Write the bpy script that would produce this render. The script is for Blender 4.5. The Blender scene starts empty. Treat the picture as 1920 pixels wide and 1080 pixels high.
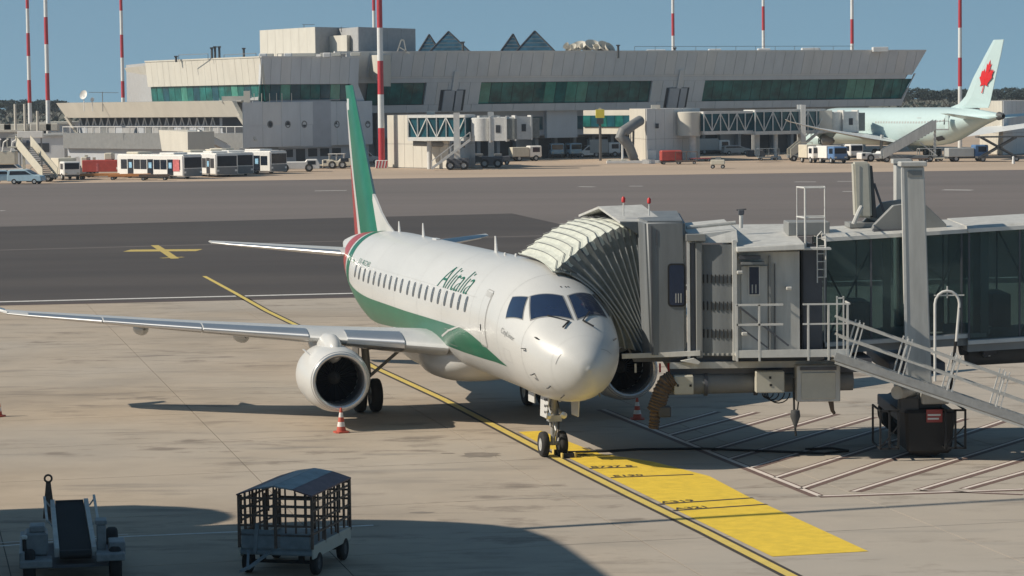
import bpy, bmesh, math, random
from mathutils import Vector, Matrix
R = math.radians
random.seed(7)
scn = bpy.context.scene
col = scn.collection
# ---------------------------------------------------------------- camera
F_PX, PITCH, ROLL, CAM_H = 4991.5, .0706, .0118, 9.242
cam = bpy.data.cameras.new('camera'); co = bpy.data.objects.new('camera', cam); col.objects.link(co)
cam.sensor_width = 36; cam.lens = F_PX/1920*36; cam.clip_end = 20000; cam.clip_start = .5
_up = Vector((0, math.sin(PITCH), math.cos(PITCH))); _fw = Vector((0, math.cos(PITCH), -math.sin(PITCH))); _rt = Vector((1, 0, 0))
_r = _rt*math.cos(ROLL)-_up*math.sin(ROLL); _u = _rt*math.sin(ROLL)+_up*math.cos(ROLL)
co.matrix_world = Matrix(((_r.x, _u.x, -_fw.x, 0), (_r.y, _u.y, -_fw.y, 0), (_r.z, _u.z, -_fw.z, CAM_H), (0, 0, 0, 1)))
scn.camera = co
# ---------------------------------------------------------------- sky and sun
SUN_EL, SHADOW_AZ = R(37.5), R(10)        # shadows fall to the right, slightly away
wd = bpy.data.worlds.new('World'); scn.world = wd; wd.use_nodes = True
nt = wd.node_tree; bg = nt.nodes['Background']
sky = nt.nodes.new('ShaderNodeTexSky'); sky.sky_type = 'NISHITA'; sky.sun_disc = False
sky.sun_elevation = SUN_EL
sky.sun_rotation = R(270)-SHADOW_AZ
sky.air_density = 1.0; sky.dust_density = .1; sky.ozone_density = 3.0; sky.altitude = 500
_tc = nt.nodes.new('ShaderNodeTexCoord'); _ad = nt.nodes.new('ShaderNodeVectorMath'); _ad.operation = 'ADD'; _ad.inputs[1].default_value = (0, 0, .16)
_nm = nt.nodes.new('ShaderNodeVectorMath'); _nm.operation = 'NORMALIZE'; nt.links.new(_tc.outputs['Generated'], _ad.inputs[0]); nt.links.new(_ad.outputs[0], _nm.inputs[0]); nt.links.new(_nm.outputs[0], sky.inputs[0])
hsv = nt.nodes.new('ShaderNodeHueSaturation'); hsv.inputs['Saturation'].default_value = .97; hsv.inputs['Hue'].default_value = .478
nt.links.new(sky.outputs[0], hsv.inputs['Color']); nt.links.new(hsv.outputs[0], bg.inputs[0])
bg.inputs[1].default_value = .072
sl = bpy.data.lights.new('sun', 'SUN'); sl.energy = 3.9; sl.angle = R(.53); sl.color = (1, .90, .75)
so = bpy.data.objects.new('sun', sl); col.objects.link(so)
_d = Vector((math.cos(SUN_EL)*math.cos(SHADOW_AZ), math.cos(SUN_EL)*math.sin(SHADOW_AZ), -math.sin(SUN_EL)))
so.rotation_euler = _d.to_track_quat('-Z', 'Y').to_euler()
so.location = (-60, -20, 60)
vs = scn.view_settings; vs.view_transform = 'Standard'; vs.look = 'None'; vs.exposure = .34; vs.gamma = 1; vs.use_curve_mapping = False

# ---------------------------------------------------------------- surveying helpers (picture reading -> metres)
def ray(px, py):
    u, w = px-960, 540-py
    a = u*math.cos(ROLL)+w*math.sin(ROLL); b = -u*math.sin(ROLL)+w*math.cos(ROLL)
    return _rt*(a/F_PX)+_up*(b/F_PX)+_fw
CP = Vector((0, 0, CAM_H))
def gp(px, py, z=0.):
    d = ray(px, py); return CP+d*((z-CAM_H)/d.z)
def at(px, py, Y):
    d = ray(px, py); return CP+d*(Y/d.y)

# ---------------------------------------------------------------- materials
MT = {}
def mat(name, c, rough=.6, metal=0., var=.08, vs_=1.5, bump=0., spec=.5, alpha=None, emis=None, streak=None, coat=0.):
    if name in MT: return MT[name]
    m = bpy.data.materials.new(name); m.use_nodes = True; n = m.node_tree; b = n.nodes['Principled BSDF']
    b.inputs['Roughness'].default_value = rough; b.inputs['Metallic'].default_value = metal
    b.inputs['Specular IOR Level'].default_value = spec
    if coat: b.inputs['Coat Weight'].default_value = coat; b.inputs['Coat Roughness'].default_value = .12
    tc = n.nodes.new('ShaderNodeTexCoord'); mp = n.nodes.new('ShaderNodeMapping'); n.links.new(tc.outputs['Object'], mp.inputs[0])
    if streak: mp.inputs['Scale'].default_value = streak
    nz = n.nodes.new('ShaderNodeTexNoise'); nz.inputs['Scale'].default_value = vs_; nz.inputs['Detail'].default_value = 6; nz.inputs['Roughness'].default_value = .65
    n.links.new(mp.outputs[0], nz.inputs['Vector'])
    mr = n.nodes.new('ShaderNodeMapRange'); mr.inputs[1].default_value = .3; mr.inputs[2].default_value = .7
    mr.inputs[3].default_value = 1-var; mr.inputs[4].default_value = 1+var
    n.links.new(nz.outputs['Fac'], mr.inputs[0])
    mx = n.nodes.new('ShaderNodeVectorMath'); mx.operation = 'SCALE'; mx.inputs[0].default_value = c
    n.links.new(mr.outputs[0], mx.inputs['Scale']); n.links.new(mx.outputs[0], b.inputs['Base Color'])
    if bump:
        bp = n.nodes.new('ShaderNodeBump'); bp.inputs['Strength'].default_value = bump; bp.inputs['Distance'].default_value = .02
        nz2 = n.nodes.new('ShaderNodeTexNoise'); nz2.inputs['Scale'].default_value = vs_*14; nz2.inputs['Detail'].default_value = 3
        n.links.new(tc.outputs['Object'], nz2.inputs['Vector']); n.links.new(nz2.outputs['Fac'], bp.inputs['Height']); n.links.new(bp.outputs[0], b.inputs['Normal'])
    if alpha is not None:                      # tinted see-through glass
        tr = n.nodes.new('ShaderNodeBsdfTransparent'); tr.inputs[0].default_value = alpha[1]
        ms = n.nodes.new('ShaderNodeMixShader'); ms.inputs[0].default_value = alpha[0]
        out = n.nodes['Material Output']
        n.links.new(b.outputs[0], ms.inputs[1]); n.links.new(tr.outputs[0], ms.inputs[2]); n.links.new(ms.outputs[0], out.inputs[0])
    if emis: b.inputs['Emission Color'].default_value = (*emis[0], 1); b.inputs['Emission Strength'].default_value = emis[1]
    MT[name] = m; return m
def ground_mat(name, c1, c2, sc, stain, stc, aniso=(1, 1, 1), rough=.85, bump=.15, marks=0.):
    m = bpy.data.materials.new(name); m.use_nodes = True; n = m.node_tree; L = n.links; b = n.nodes['Principled BSDF']
    b.inputs['Roughness'].default_value = rough; b.inputs['Specular IOR Level'].default_value = .3
    g = n.nodes.new('ShaderNodeNewGeometry'); mp = n.nodes.new('ShaderNodeMapping'); mp.inputs['Scale'].default_value = aniso; L.new(g.outputs['Position'], mp.inputs[0])
    def noise(s, d=8, r=.6, src=mp): 
        z = n.nodes.new('ShaderNodeTexNoise'); z.inputs['Scale'].default_value = s; z.inputs['Detail'].default_value = d; z.inputs['Roughness'].default_value = r; L.new(src.outputs[0], z.inputs['Vector']); return z
    def ramp(src, lo, hi, a=0., bb=1.):
        r_ = n.nodes.new('ShaderNodeMapRange'); r_.inputs[1].default_value = lo; r_.inputs[2].default_value = hi; r_.inputs[3].default_value = a; r_.inputs[4].default_value = bb; L.new(src, r_.inputs[0]); return r_
    def mix(f, a, bb, bt='MIX'):
        x = n.nodes.new('ShaderNodeMix'); x.data_type = 'RGBA'; x.blend_type = bt
        if hasattr(f, 'links') or hasattr(f, 'is_output'): L.new(f, x.inputs[0])
        else: x.inputs[0].default_value = f
        for i, v in ((6, a), (7, bb)):
            if isinstance(v, tuple): x.inputs[i].default_value = (*v, 1)
            else: L.new(v, x.inputs[i])
        return x.outputs[2]
    n1 = noise(sc); n2 = noise(sc*.23, 5); n3 = noise(sc*9, 3, .7)
    base = mix(ramp(n1.outputs['Fac'], .3, .7).outputs[0], c1, c2)
    base = mix(ramp(n2.outputs['Fac'], .5, .66, 0, stain).outputs[0], base, stc)
    base = mix(ramp(n3.outputs['Fac'], .35, .7, 0, .25).outputs[0], base, tuple(v*.8 for v in c1))
    if marks:
        mp2 = n.nodes.new('ShaderNodeMapping'); mp2.inputs['Scale'].default_value = (.28, 1.25, 1); mp2.inputs['Rotation'].default_value = (0, 0, .06); L.new(g.outputs['Position'], mp2.inputs[0])
        n4 = noise(.62, 7, .62, mp2); base = mix(ramp(n4.outputs['Fac'], .56, .70, 0, marks).outputs[0], base, stc)
        mp3 = n.nodes.new('ShaderNodeMapping'); mp3.inputs['Location'].default_value = (9, 3, 0); mp3.inputs['Scale'].default_value = (.10, .8, 1); L.new(g.outputs['Position'], mp3.inputs[0])
        n5 = noise(1.6, 6, .7, mp3); base = mix(ramp(n5.outputs['Fac'], .60, .72, 0, marks*.8).outputs[0], base, tuple(v*.7 for v in stc))
    if marks:
        n6 = noise(.055, 3, .5); base = mix(ramp(n6.outputs['Fac'], .42, .62, 0, .55).outputs[0], base, (.40, .365, .32))
        sx = n.nodes.new('ShaderNodeSeparateXYZ'); L.new(g.outputs['Position'], sx.inputs[0]); base = mix(ramp(sx.outputs[0], -4, 10, 0, .5).outputs[0], base, (.395, .37, .335))
        mp4 = n.nodes.new('ShaderNodeMapping'); mp4.inputs['Scale'].default_value = (.5, 1.0, 1); mp4.inputs['Location'].default_value = (4, 7, 0); L.new(g.outputs['Position'], mp4.inputs[0])
        n7 = noise(.9, 9, .68, mp4); n8 = noise(.12, 2, .5, mp4); mm = n.nodes.new('ShaderNodeMath'); mm.operation = 'MULTIPLY'; L.new(ramp(n7.outputs['Fac'], .53, .64).outputs[0], mm.inputs[0]); L.new(ramp(n8.outputs['Fac'], .40, .58, 0, .75).outputs[0], mm.inputs[1])
        base = mix(mm.outputs[0], base, (.17, .14, .115))
    L.new(base, b.inputs['Base Color'])
    bp = n.nodes.new('ShaderNodeBump'); bp.inputs['Strength'].default_value = bump; bp.inputs['Distance'].default_value = .01
    nb = noise(sc*22, 4); L.new(nb.outputs['Fac'], bp.inputs['Height']); L.new(bp.outputs[0], b.inputs['Normal'])
    MT[name] = m; return m
ground_mat('concrete', (.455, .372, .285), (.36, .295, .225), .5, .45, (.21, .178, .145), marks=1.)
ground_mat('joint', (.13, .115, .10), (.09, .08, .07), 1., .3, (.06, .055, .05))
ground_mat('asphalt_dark', (.086, .074, .067), (.058, .050, .047), .14, .6, (.050, .045, .043), (.22, 1, 1), rough=.8)
ground_mat('asphalt_mid', (.182, .156, .145), (.150, .13, .12), .10, .6, (.118, .105, .098), (.2, 1, 1), rough=.8)
ground_mat('tan_road', (.50, .385, .29), (.43, .335, .25), .08, .4, (.25, .20, .155), (.3, 1, 1))
ground_mat('land', (.16, .14, .10), (.11, .11, .07), .02, .4, (.07, .08, .05))
mat('paint_white', (.62, .62, .61), .32, var=.03, coat=.3)
mat('fuselage_white', (.565, .565, .55), .36, var=.05, vs_=.9, coat=.18, streak=(.35, 1, 1))
mat('livery_green', (.008, .135, .075), .38, var=.12, vs_=1.1, coat=.15)
mat('dark_green', (.010, .12, .06), .35, var=.08)
mat('livery_red', (.34, .05, .045), .35, var=.08)
mat('cockpit_glass', (.016, .028, .065), .06, var=.2, vs_=.8, coat=.6)
mat('cabin_glass', (.10, .10, .10), .25, var=.2)
mat('black', (.012, .012, .013), .6, var=.2)
mat('rubber', (.020, .019, .019), .8, var=.3, vs_=6)
mat('dark_grey', (.07, .072, .075), .6, var=.15)
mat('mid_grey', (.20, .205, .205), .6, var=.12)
mat('light_grey', (.42, .42, .41), .5, var=.08)
mat('line_grey', (.33, .33, .32), .5, var=.1)
mat('slat_metal', (.62, .62, .62), .28, .85, var=.06, vs_=.8)
mat('wing_grey', (.50, .51, .51), .38, .1, var=.06)
mat('lip_metal', (.66, .66, .66), .25, .7, var=.05)
mat('fan_dark', (.03, .035, .05), .35, .4, var=.3, vs_=3)
mat('steel', (.42, .42, .41), .45, .5, var=.15, vs_=5)
mat('gear_grey', (.36, .35, .32), .5, .2, var=.2, vs_=8)
mat('cab_slate', (.165, .178, .188), .5, var=.18, vs_=1.8, streak=(1.6, 1.6, .22))
mat('bridge_grey', (.24, .245, .24), .55, var=.10, vs_=1.2, streak=(1, 1, .25))
mat('bridge_light', (.49, .485, .46), .5, var=.17, vs_=2.2, streak=(1.6, 1.6, .22))
mat('bridge_white', (.62, .615, .59), .5, var=.10, vs_=3)
mat('hoop_light', (.36, .37, .36), .5, var=.1)
mat('bridge_dark', (.085, .09, .105), .6, var=.15)
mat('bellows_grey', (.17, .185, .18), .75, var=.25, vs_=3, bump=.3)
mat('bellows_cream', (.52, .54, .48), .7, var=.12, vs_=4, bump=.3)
mat('tube_glass', (.12, .165, .175), .05, var=.35, vs_=.5, alpha=(.74, (.66, .76, .76, 1)), coat=.2)
mat('cream_box', (.50, .48, .41), .5, var=.08, vs_=3)
mat('duct_brown', (.11, .075, .05), .75, var=.35, vs_=7)
mat('yellow_line', (.62, .47, .12), .7, var=.12, vs_=4)
mat('yellow_stop', (.73, .51, .05), .7, var=.13, vs_=2.6)
mat('yellow_faded', (.50, .38, .11), .8, var=.25, vs_=5)
mat('black_line', (.045, .038, .034), .8, var=.25, vs_=6)
mat('pink_line', (.66, .58, .52), .8, var=.12, vs_=5)
mat('brown_line', (.15, .095, .08), .8, var=.25, vs_=6)
mat('white_line', (.62, .60, .57), .8, var=.2, vs_=5)
mat('tar_line', (.075, .055, .05), .8, var=.2)
mat('patch_dark', (.21, .18, .15), .85, var=.2, vs_=3)
mat('mast_white', (.72, .72, .70), .5, var=.06)
mat('mast_red', (.48, .035, .045), .5, var=.08)
mat('cone_red', (.50, .09, .055), .55, var=.12, vs_=6)
mat('cone_white', (.75, .70, .66), .5, var=.1, vs_=6)
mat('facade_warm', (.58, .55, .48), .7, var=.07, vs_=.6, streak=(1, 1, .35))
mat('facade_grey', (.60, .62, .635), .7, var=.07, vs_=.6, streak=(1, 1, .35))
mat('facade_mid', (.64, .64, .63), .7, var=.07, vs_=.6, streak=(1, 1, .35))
mat('facade_joint', (.36, .36, .36), .8, var=.1)
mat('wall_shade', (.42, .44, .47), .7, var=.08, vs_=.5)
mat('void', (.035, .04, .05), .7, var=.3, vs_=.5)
mat('roof_grey', (.33, .33, .32), .8, var=.15, vs_=.4)
mat('facade_glass', (.014, .115, .105), .05, var=.75, vs_=.35, spec=.3)
mat('facade_glass_light', (.06, .26, .20), .15, var=.3, vs_=.5)
mat('facade_glass_blue', (.012, .075, .10), .08, var=.5, vs_=.4, spec=.3)
mat('mullion', (.03, .07, .07), .5, var=.1)
mat('pyramid_glass', (.03, .085, .13), .06, var=.5, vs_=.8)
mat('jet_mint', (.50, .63, .63), .35, var=.03, coat=.3)
mat('jet_grey', (.42, .43, .42), .4, var=.06)
mat('leaf_red', (.62, .018, .02), .4, var=.06)
mat('veh_white', (.80, .78, .74), .4, var=.07, vs_=2, coat=.2)
mat('veh_cream', (.62, .57, .46), .5, var=.08, vs_=2)
mat('veh_blue', (.10, .20, .38), .4, var=.1)
mat('veh_lightblue', (.36, .50, .58), .4, var=.1)
mat('veh_red', (.42, .06, .045), .5, var=.15, vs_=2)
mat('veh_orange', (.62, .26, .08), .5, var=.12, vs_=2)
mat('veh_yellow', (.62, .52, .06), .5, var=.1)
mat('jet_wing', (.66, .68, .68), .4, var=.04)
mat('veh_glass', (.012, .018, .03), .08, var=.3)
mat('poster_pink', (.55, .15, .15), .4, var=.35, vs_=3)
mat('ad_blue', (.30, .55, .75), .4, var=.4, vs_=4)
mat('bark', (.085, .06, .045), .9, var=.3, vs_=3)
mat('pine', (.030, .046, .040), .85, var=.45, vs_=.7)
mat('wood_red', (.16, .10, .11), .6, var=.25, vs_=4)
mat('cart_steel', (.20, .23, .25), .5, var=.2, vs_=4)
mat('roof_sheet', (.27, .31, .33), .6, var=.3, vs_=3)
mat('cart_rust', (.13, .09, .07), .6, var=.35, vs_=6)
mat('loader_grey', (.22, .235, .245), .55, var=.25, vs_=4)
mat('belt_black', (.012, .012, .014), .9, var=.2)
mat('concourse', (.40, .38, .35), .8, var=.08)
mat('brake_red', (.55, .03, .03), .5)

# ---------------------------------------------------------------- mesh builder
class MB:
    def __init__(s): s.v = []; s.f = []; s.m = []
    def add(s, vs_, fs, mi=0):
        o = len(s.v); s.v += [tuple(p) for p in vs_]; s.f += [tuple(i+o for i in f) for f in fs]; s.m += [mi]*len(fs); return s
    def hexa(s, b4, t4, mi=0):
        return s.add(list(b4)+list(t4), [(3, 2, 1, 0), (4, 5, 6, 7), (0, 1, 5, 4), (1, 2, 6, 5), (2, 3, 7, 6), (3, 0, 4, 7)], mi)
    def box(s, x0, x1, y0, y1, z0, z1, mi=0):
        return s.hexa([(x0, y0, z0), (x1, y0, z0), (x1, y1, z0), (x0, y1, z0)], [(x0, y0, z1), (x1, y0, z1), (x1, y1, z1), (x0, y1, z1)], mi)
    def cbox(s, c, sx, sy, sz, rz=0, mi=0):
        ca, sa = math.cos(rz), math.sin(rz); P = []
        for z in (-sz/2, sz/2):
            for x, y in ((-sx/2, -sy/2), (sx/2, -sy/2), (sx/2, sy/2), (-sx/2, sy/2)): P.append((c[0]+x*ca-y*sa, c[1]+x*sa+y*ca, c[2]+z))
        return s.hexa(P[:4], P[4:], mi)
    def bar(s, a, b, w, h=None, mi=0, up=(0, 0, 1)):
        h = h or w; a = Vector(a); b = Vector(b); d = (b-a).normalized(); u = Vector(up)
        if abs(d.dot(u)) > .99: u = Vector((0, 1, 0))
        x = d.cross(u).normalized()*w/2; y = x.cross(d).normalized()*h/2
        return s.hexa([a-x-y, a+x-y, a+x+y, a-x+y], [b-x-y, b+x-y, b+x+y, b-x+y], mi)
    def tube(s, pts, r, n=8, mi=0, cap=True):
        pts = [Vector(p) for p in pts]; rr = r if isinstance(r, (list, tuple)) else [r]*len(pts); V = []; F = []
        ref = None
        for i, p in enumerate(pts):
            d = (pts[min(i+1, len(pts)-1)]-pts[max(i-1, 0)]).normalized()
            if ref is None: ref = Vector((0, 0, 1)) if abs(d.z) < .9 else Vector((1, 0, 0))
            x = d.cross(ref).normalized(); y = d.cross(x).normalized(); ref = x.cross(d)
            for k in range(n): a = 2*math.pi*k/n; V.append(p+(x*math.cos(a)+y*math.sin(a))*rr[i])
        for i in range(len(pts)-1):
            for k in range(n): F.append((i*n+k, i*n+(k+1) % n, (i+1)*n+(k+1) % n, (i+1)*n+k))
        if cap: F.append(tuple(range(n-1, -1, -1))); F.append(tuple((len(pts)-1)*n+k for k in range(n)))
        return s.add(V, F, mi)
    def lathe(s, c, axis, prof, n=24, mi=0, cap=False):
        """prof: list (distance along axis, radius)"""
        ax = Vector(axis).normalized(); ref = Vector((0, 0, 1)) if abs(ax.z) < .9 else Vector((1, 0, 0))
        x = ax.cross(ref).normalized(); y = ax.cross(x); c = Vector(c); V = []; F = []
        for d, r in prof:
            for k in range(n): a = 2*math.pi*k/n; V.append(c+ax*d+(x*math.cos(a)+y*math.sin(a))*r)
        for i in range(len(prof)-1):
            for k in range(n): F.append((i*n+k, i*n+(k+1) % n, (i+1)*n+(k+1) % n, (i+1)*n+k))
        if cap: F.append(tuple(range(n-1, -1, -1))); F.append(tuple((len(prof)-1)*n+k for k in range(n)))
        return s.add(V, F, mi)
    def prism(s, poly, z0, z1, mi=0):
        n = len(poly); V = [(p[0], p[1], z0) for p in poly]+[(p[0], p[1], z1) for p in poly]
        F = [tuple(range(n-1, -1, -1)), tuple(range(n, 2*n))]+[(i, (i+1) % n, n+(i+1) % n, n+i) for i in range(n)]
        return s.add(V, F, mi)
    def extr(s, pts, vec, mi=0):
        n = len(pts); vec = Vector(vec); V = [Vector(p) for p in pts]; V += [p+vec for p in V]
        return s.add(V, [tuple(range(n-1, -1, -1)), tuple(range(n, 2*n))]+[(i, (i+1) % n, n+(i+1) % n, n+i) for i in range(n)], mi)
    def grid(s, P, mi=0, closeu=False):
        nr = len(P); nc = len(P[0]); V = [p for row in P for p in row]; F = []
        for i in range(nr-1):
            for j in range(nc-(0 if closeu else 1)): F.append((i*nc+j, i*nc+(j+1) % nc, (i+1)*nc+(j+1) % nc, (i+1)*nc+j))
        return s.add(V, F, mi)
    def build(s, name, m, parent=None, smooth=None, bevel=0., off=None, seg=1):
        me = bpy.data.meshes.new(name)
        V = s.v if off is None else [(p[0]-off[0], p[1]-off[1], p[2]-off[2]) for p in s.v]
        me.from_pydata(V, [], s.f); ml = m if isinstance(m, (list, tuple)) else [m]
        for q in ml: me.materials.append(MT[q])
        if len(ml) > 1: me.polygons.foreach_set('material_index', s.m)
        b = bmesh.new(); b.from_mesh(me); bmesh.ops.recalc_face_normals(b, faces=b.faces)
        if bevel: bmesh.ops.bevel(b, geom=[e for e in b.edges if e.is_manifold and e.calc_face_angle(0) > .5], offset=bevel, segments=seg, affect='EDGES', clamp_overlap=True)
        if smooth is not None:
            for f in b.faces: f.smooth = True
            for e in b.edges:
                if not e.is_manifold or e.calc_face_angle(0) > smooth: e.smooth = False
        b.to_mesh(me); b.free(); me.update()
        o = bpy.data.objects.new(name, me); col.objects.link(o)
        if parent: o.parent = parent
        return o
SM = R(38)
def tag(o, label, cat, group=None, kind=None):
    if label: o['label'] = label
    if cat: o['category'] = cat
    if group: o['group'] = group
    if kind: o['kind'] = kind
    return o
def thing(name, label, cat, loc=(0, 0, 0), rz=0., group=None):
    o = bpy.data.objects.new(name, None); col.objects.link(o); o.location = loc; o.rotation_euler = (0, 0, rz); o.empty_display_size = .3
    return tag(o, label, cat, group)
def copy_tree(o, loc, rz, label=None, group=None):
    def cp(a, par):
        c = a.copy(); col.objects.link(c); c.parent = par
        for ch in list(a.children): cp(ch, c)
        return c
    r = cp(o, None); r.location = loc; r.rotation_euler = (0, 0, rz)
    if label: r['label'] = label
    if group: r['group'] = group
    return r
def struct(o): o['kind'] = 'structure'; return o

# ---------------------------------------------------------------- ground
def sheet(name, pts, z, m, kind='structure', parent=None, off=None):
    mb = MB(); mb.add([(p[0], p[1], z) for p in pts], [tuple(range(len(pts)))]); o = mb.build(name, m, parent, off=off)
    if kind: o['kind'] = kind
    return o
sheet('ground', [(-3500, -300), (3500, -300), (3500, 6000), (-3500, 6000)], -.06, 'land')
def yedge(pa, pb, x): t = (x-pa[0])/(pb[0]-pa[0]); return pa[1]+t*(pb[1]-pa[1])
A0, A1 = gp(0, 572), gp(1860, 531)          # far edge of the concrete
T0, T1 = gp(0, 345), gp(1440, 325)          # near edge of the tan service road
XL, XR = -260, 300
aeL, aeR = yedge(A0, A1, -60), yedge(A0, A1, 60)
teL, teR = yedge(T0, T1, XL), yedge(T0, T1, XR)
sheet('taxiway', [(XL, yedge(A0, A1, XL)), (XR, yedge(A0, A1, XR)), (XR, teR), (XL, teL)], -.006, 'asphalt_mid')
sheet('service_road', [(XL, teL), (XR, teR), (XR, 620), (XL, 620)], -.004, 'tan_road')
# darker resurfaced asphalt near the stands
D0, D1, D2 = gp(0, 425), gp(960, 400), gp(1085, 428)
sheet('asphalt_patch', [(XL, yedge(A0, A1, XL)+.02), (XR, yedge(A0, A1, XR)+.02), (XR, yedge(gp(300, 462), gp(900, 450), XR)), (D2.x+9, D2.y-16), (D2.x, D2.y), (D1.x, D1.y), (XL, yedge(D0, D1, XL))], -.002, 'asphalt_dark')
# concrete apron: base sheet and slabs cast between joints
AP = [(-60, aeL), (60, aeR), (60, 20), (-60, 20)]
apron = sheet('apron', AP, -.010, 'joint')
JR = R(13.0); jn = Vector((math.cos(JR), math.sin(JR), 0)); jt = Vector((-math.sin(JR), math.cos(JR), 0)); SP = 6.5; off_n = 15.0; off_t = 1.2
def clipline(poly, a, b, c):                     # keep a*x+b*y<=c
    out = []
    for i in range(len(poly)):
        p, q = poly[i], poly[(i+1) % len(poly)]; dp = a*p[0]+b*p[1]-c; dq = a*q[0]+b*q[1]-c
        if dp <= 0: out.append(p)
        if dp*dq < 0: t = dp/(dp-dq); out.append((p[0]+t*(q[0]-p[0]), p[1]+t*(q[1]-p[1])))
    return out
for i in range(-7, 9):
    for j in range(5, 22):
        n0, n1 = off_n+i*SP+.012, off_n+(i+1)*SP-.012; t0, t1 = off_t+j*SP+.012, off_t+(j+1)*SP-.012
        P = [jn*n0+jt*t0, jn*n1+jt*t0, jn*n1+jt*t1, jn*n0+jt*t1]
        c = P[0]+(P[2]-P[0])*.5
        if abs(c.x) > 9+abs(c.y)*.215+3 or c.y < 38: continue
        poly = clipline([(p.x, p.y) for p in P], aeL-aeR, 120., (aeL-aeR)*-60+120*aeL-1.)
        if len(poly) < 3: continue
        zt = random.uniform(-.0008, 0)
        MB().prism(poly, -.028, zt).build('concrete_slab', 'concrete', apron)
for nm, q in (('apron_left', [(-60, aeL-.02), (-60, 43), (-17.7, 43), (-35, 123.5)]), ('apron_right', [(60, aeR-.02), (60, 43), (17.7, 43), (36, 126)]), ('apron_near', [(-60, 20), (60, 20), (60, 42.99), (-60, 42.99)])):
    if nm != 'apron_near': q[3] = (q[3][0], yedge(A0, A1, q[3][0])-.02)
    sheet(nm, q, -.005, 'concrete')

def strip(name, pts, w, z, m, closed=False, kind='structure'):
    """a painted line w wide along a ground polyline"""
    P = [Vector((p[0], p[1], 0)) for p in pts]; Lf = []; Rt = []
    for i, p in enumerate(P):
        a = (P[i]-P[i-1]).normalized() if i > 0 else (P[1]-P[0]).normalized()
        b = (P[i+1]-P[i]).normalized() if i < len(P)-1 else a
        d = (a+b).normalized(); n = Vector((-d.y, d.x, 0))/max(.5, d.dot(a)); Lf.append(p+n*w/2); Rt.append(p-n*w/2)
    mb = MB(); V = []
    for a, b in zip(Lf, Rt): V += [(a.x, a.y, z), (b.x, b.y, z)]
    mb.add(V, [(2*i, 2*i+1, 2*i+3, 2*i+2) for i in range(len(P)-1)]); o = mb.build(name, m)
    if kind: o['kind'] = kind
    return o
# lead-in line, yellow on a black border
cl = [gp(*p) for p in [(383, 518), (440, 549), (500, 583), (562, 613), (640, 655), (700, 688), (830, 748), (930, 800), (1060, 868), (1180, 928), (1320, 996), (1480, 1078)]]
dd = (cl[-1]-cl[-2]).normalized(); cl.append(cl[-1]+dd*12)
strip('lead_in_border', cl[3:], .42, .004, 'black_line'); strip('lead_in_line', cl[:], .22, .008, 'yellow_line')
strip('lead_in_border_far', cl[1:4], .42, .004, 'black_line')
# holding mark on the taxiway
strip('taxi_bar', [gp(238, 470), gp(374, 469)], 2.2, .004, 'yellow_faded'); strip('taxi_mark', [gp(290, 460), gp(312, 474), gp(328, 485)], .5, .008, 'yellow_faded')
strip('taxi_foot', [gp(302, 484), gp(344, 482)], .5, .006, 'yellow_faded')
# white edge line and dark sealing strip between asphalt and concrete
eA, eB = gp(0, 566), gp(1860, 521)
strip('edge_line', [(XL+5, yedge(eA, eB, XL+5)), (XR-5, yedge(eA, eB, XR-5))], .55, .004, 'white_line')
eA, eB = gp(0, 571.5), gp(1860, 529)
strip('sealing_strip', [(-150, yedge(eA, eB, -150)), (200, yedge(eA, eB, 200))], 1.1, .004, 'tar_line')
eA, eB = gp(0, 469), gp(640, 452)
strip('asphalt_seam', [(XL+5, yedge(eA, eB, XL+5)), (XR-5, yedge(eA, eB, XR-5))], .7, .002, 'asphalt_mid')
for i, (a, b, y0, y1) in enumerate([(1768, 1823, 356, 356.5), (1085, 1115, 350, 350.5), (1180, 1205, 349, 349), (590, 650, 358, 357), (1490, 1530, 341, 341), (1570, 1600, 340, 340), (0, 8, 395, 395), (1580, 1605, 359, 359)]):
    strip('lane_dash', [gp(a, y0), gp(b, y1)], 1.1 if i == 0 else .8, .004, 'white_line')
# yellow stop area with black bars and type labels
stop_pts = [gp(972, 810), gp(1020, 836), gp(1110, 880), gp(1250, 948), gp(1448, 1044), gp(1628, 1034), gp(1515, 982), gp(1400, 930), gp(1330, 893), gp(1225, 866), gp(1125, 851), gp(1050, 822), gp(1015, 808)]
sheet('stop_area', [(p.x, p.y) for p in stop_pts], .006, 'yellow_stop')
def gtext(txt, pa, pb, size, m, z=.010, name='ground_text'):
    cu = bpy.data.curves.new('t', 'FONT'); cu.body = txt; cu.size = size; cu.offset = .008; cu.fill_mode = 'FRONT'
    to = bpy.data.objects.new('t', cu); col.objects.link(to); bpy.context.view_layer.update()
    me = bpy.data.meshes.new_from_object(to.evaluated_get(bpy.context.evaluated_depsgraph_get())); bpy.data.objects.remove(to)
    me.materials.clear(); me.materials.append(MT[m]); o = bpy.data.objects.new(name, me); col.objects.link(o)
    d = Vector((pb[0]-pa[0], pb[1]-pa[1], 0)); o.location = (pa[0], pa[1], z); o.rotation_euler = (0, 0, math.atan2(d.y, d.x)); o['kind'] = 'structure'; return o
for a, b, t in [((1105, 879), (1195, 876), 'B737 8'), ((1145, 896), (1300, 890), 'E190'), ((1236, 946), (1412, 934), 'A319'), ((1262, 958), (1438, 946), 'A321')]:
    pa, pb = gp(*a), gp(*b); strip('stop_bar', [pa, pb], .13, .010, 'black_line'); q = pb-pa
    gtext(t, pa+q*.04+Vector((0, .12, 0)), pb+Vector((0, .10, 0)), .38, 'black_line')
for k, (a, b) in enumerate([((1085, 846), (1118, 860)), ((1080, 851), (1112, 866)), ((1090, 840), (1122, 856))]):
    gtext('320 %d' % (k+1), gp(*a), gp(*b), .3, 'black_line')
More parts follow.
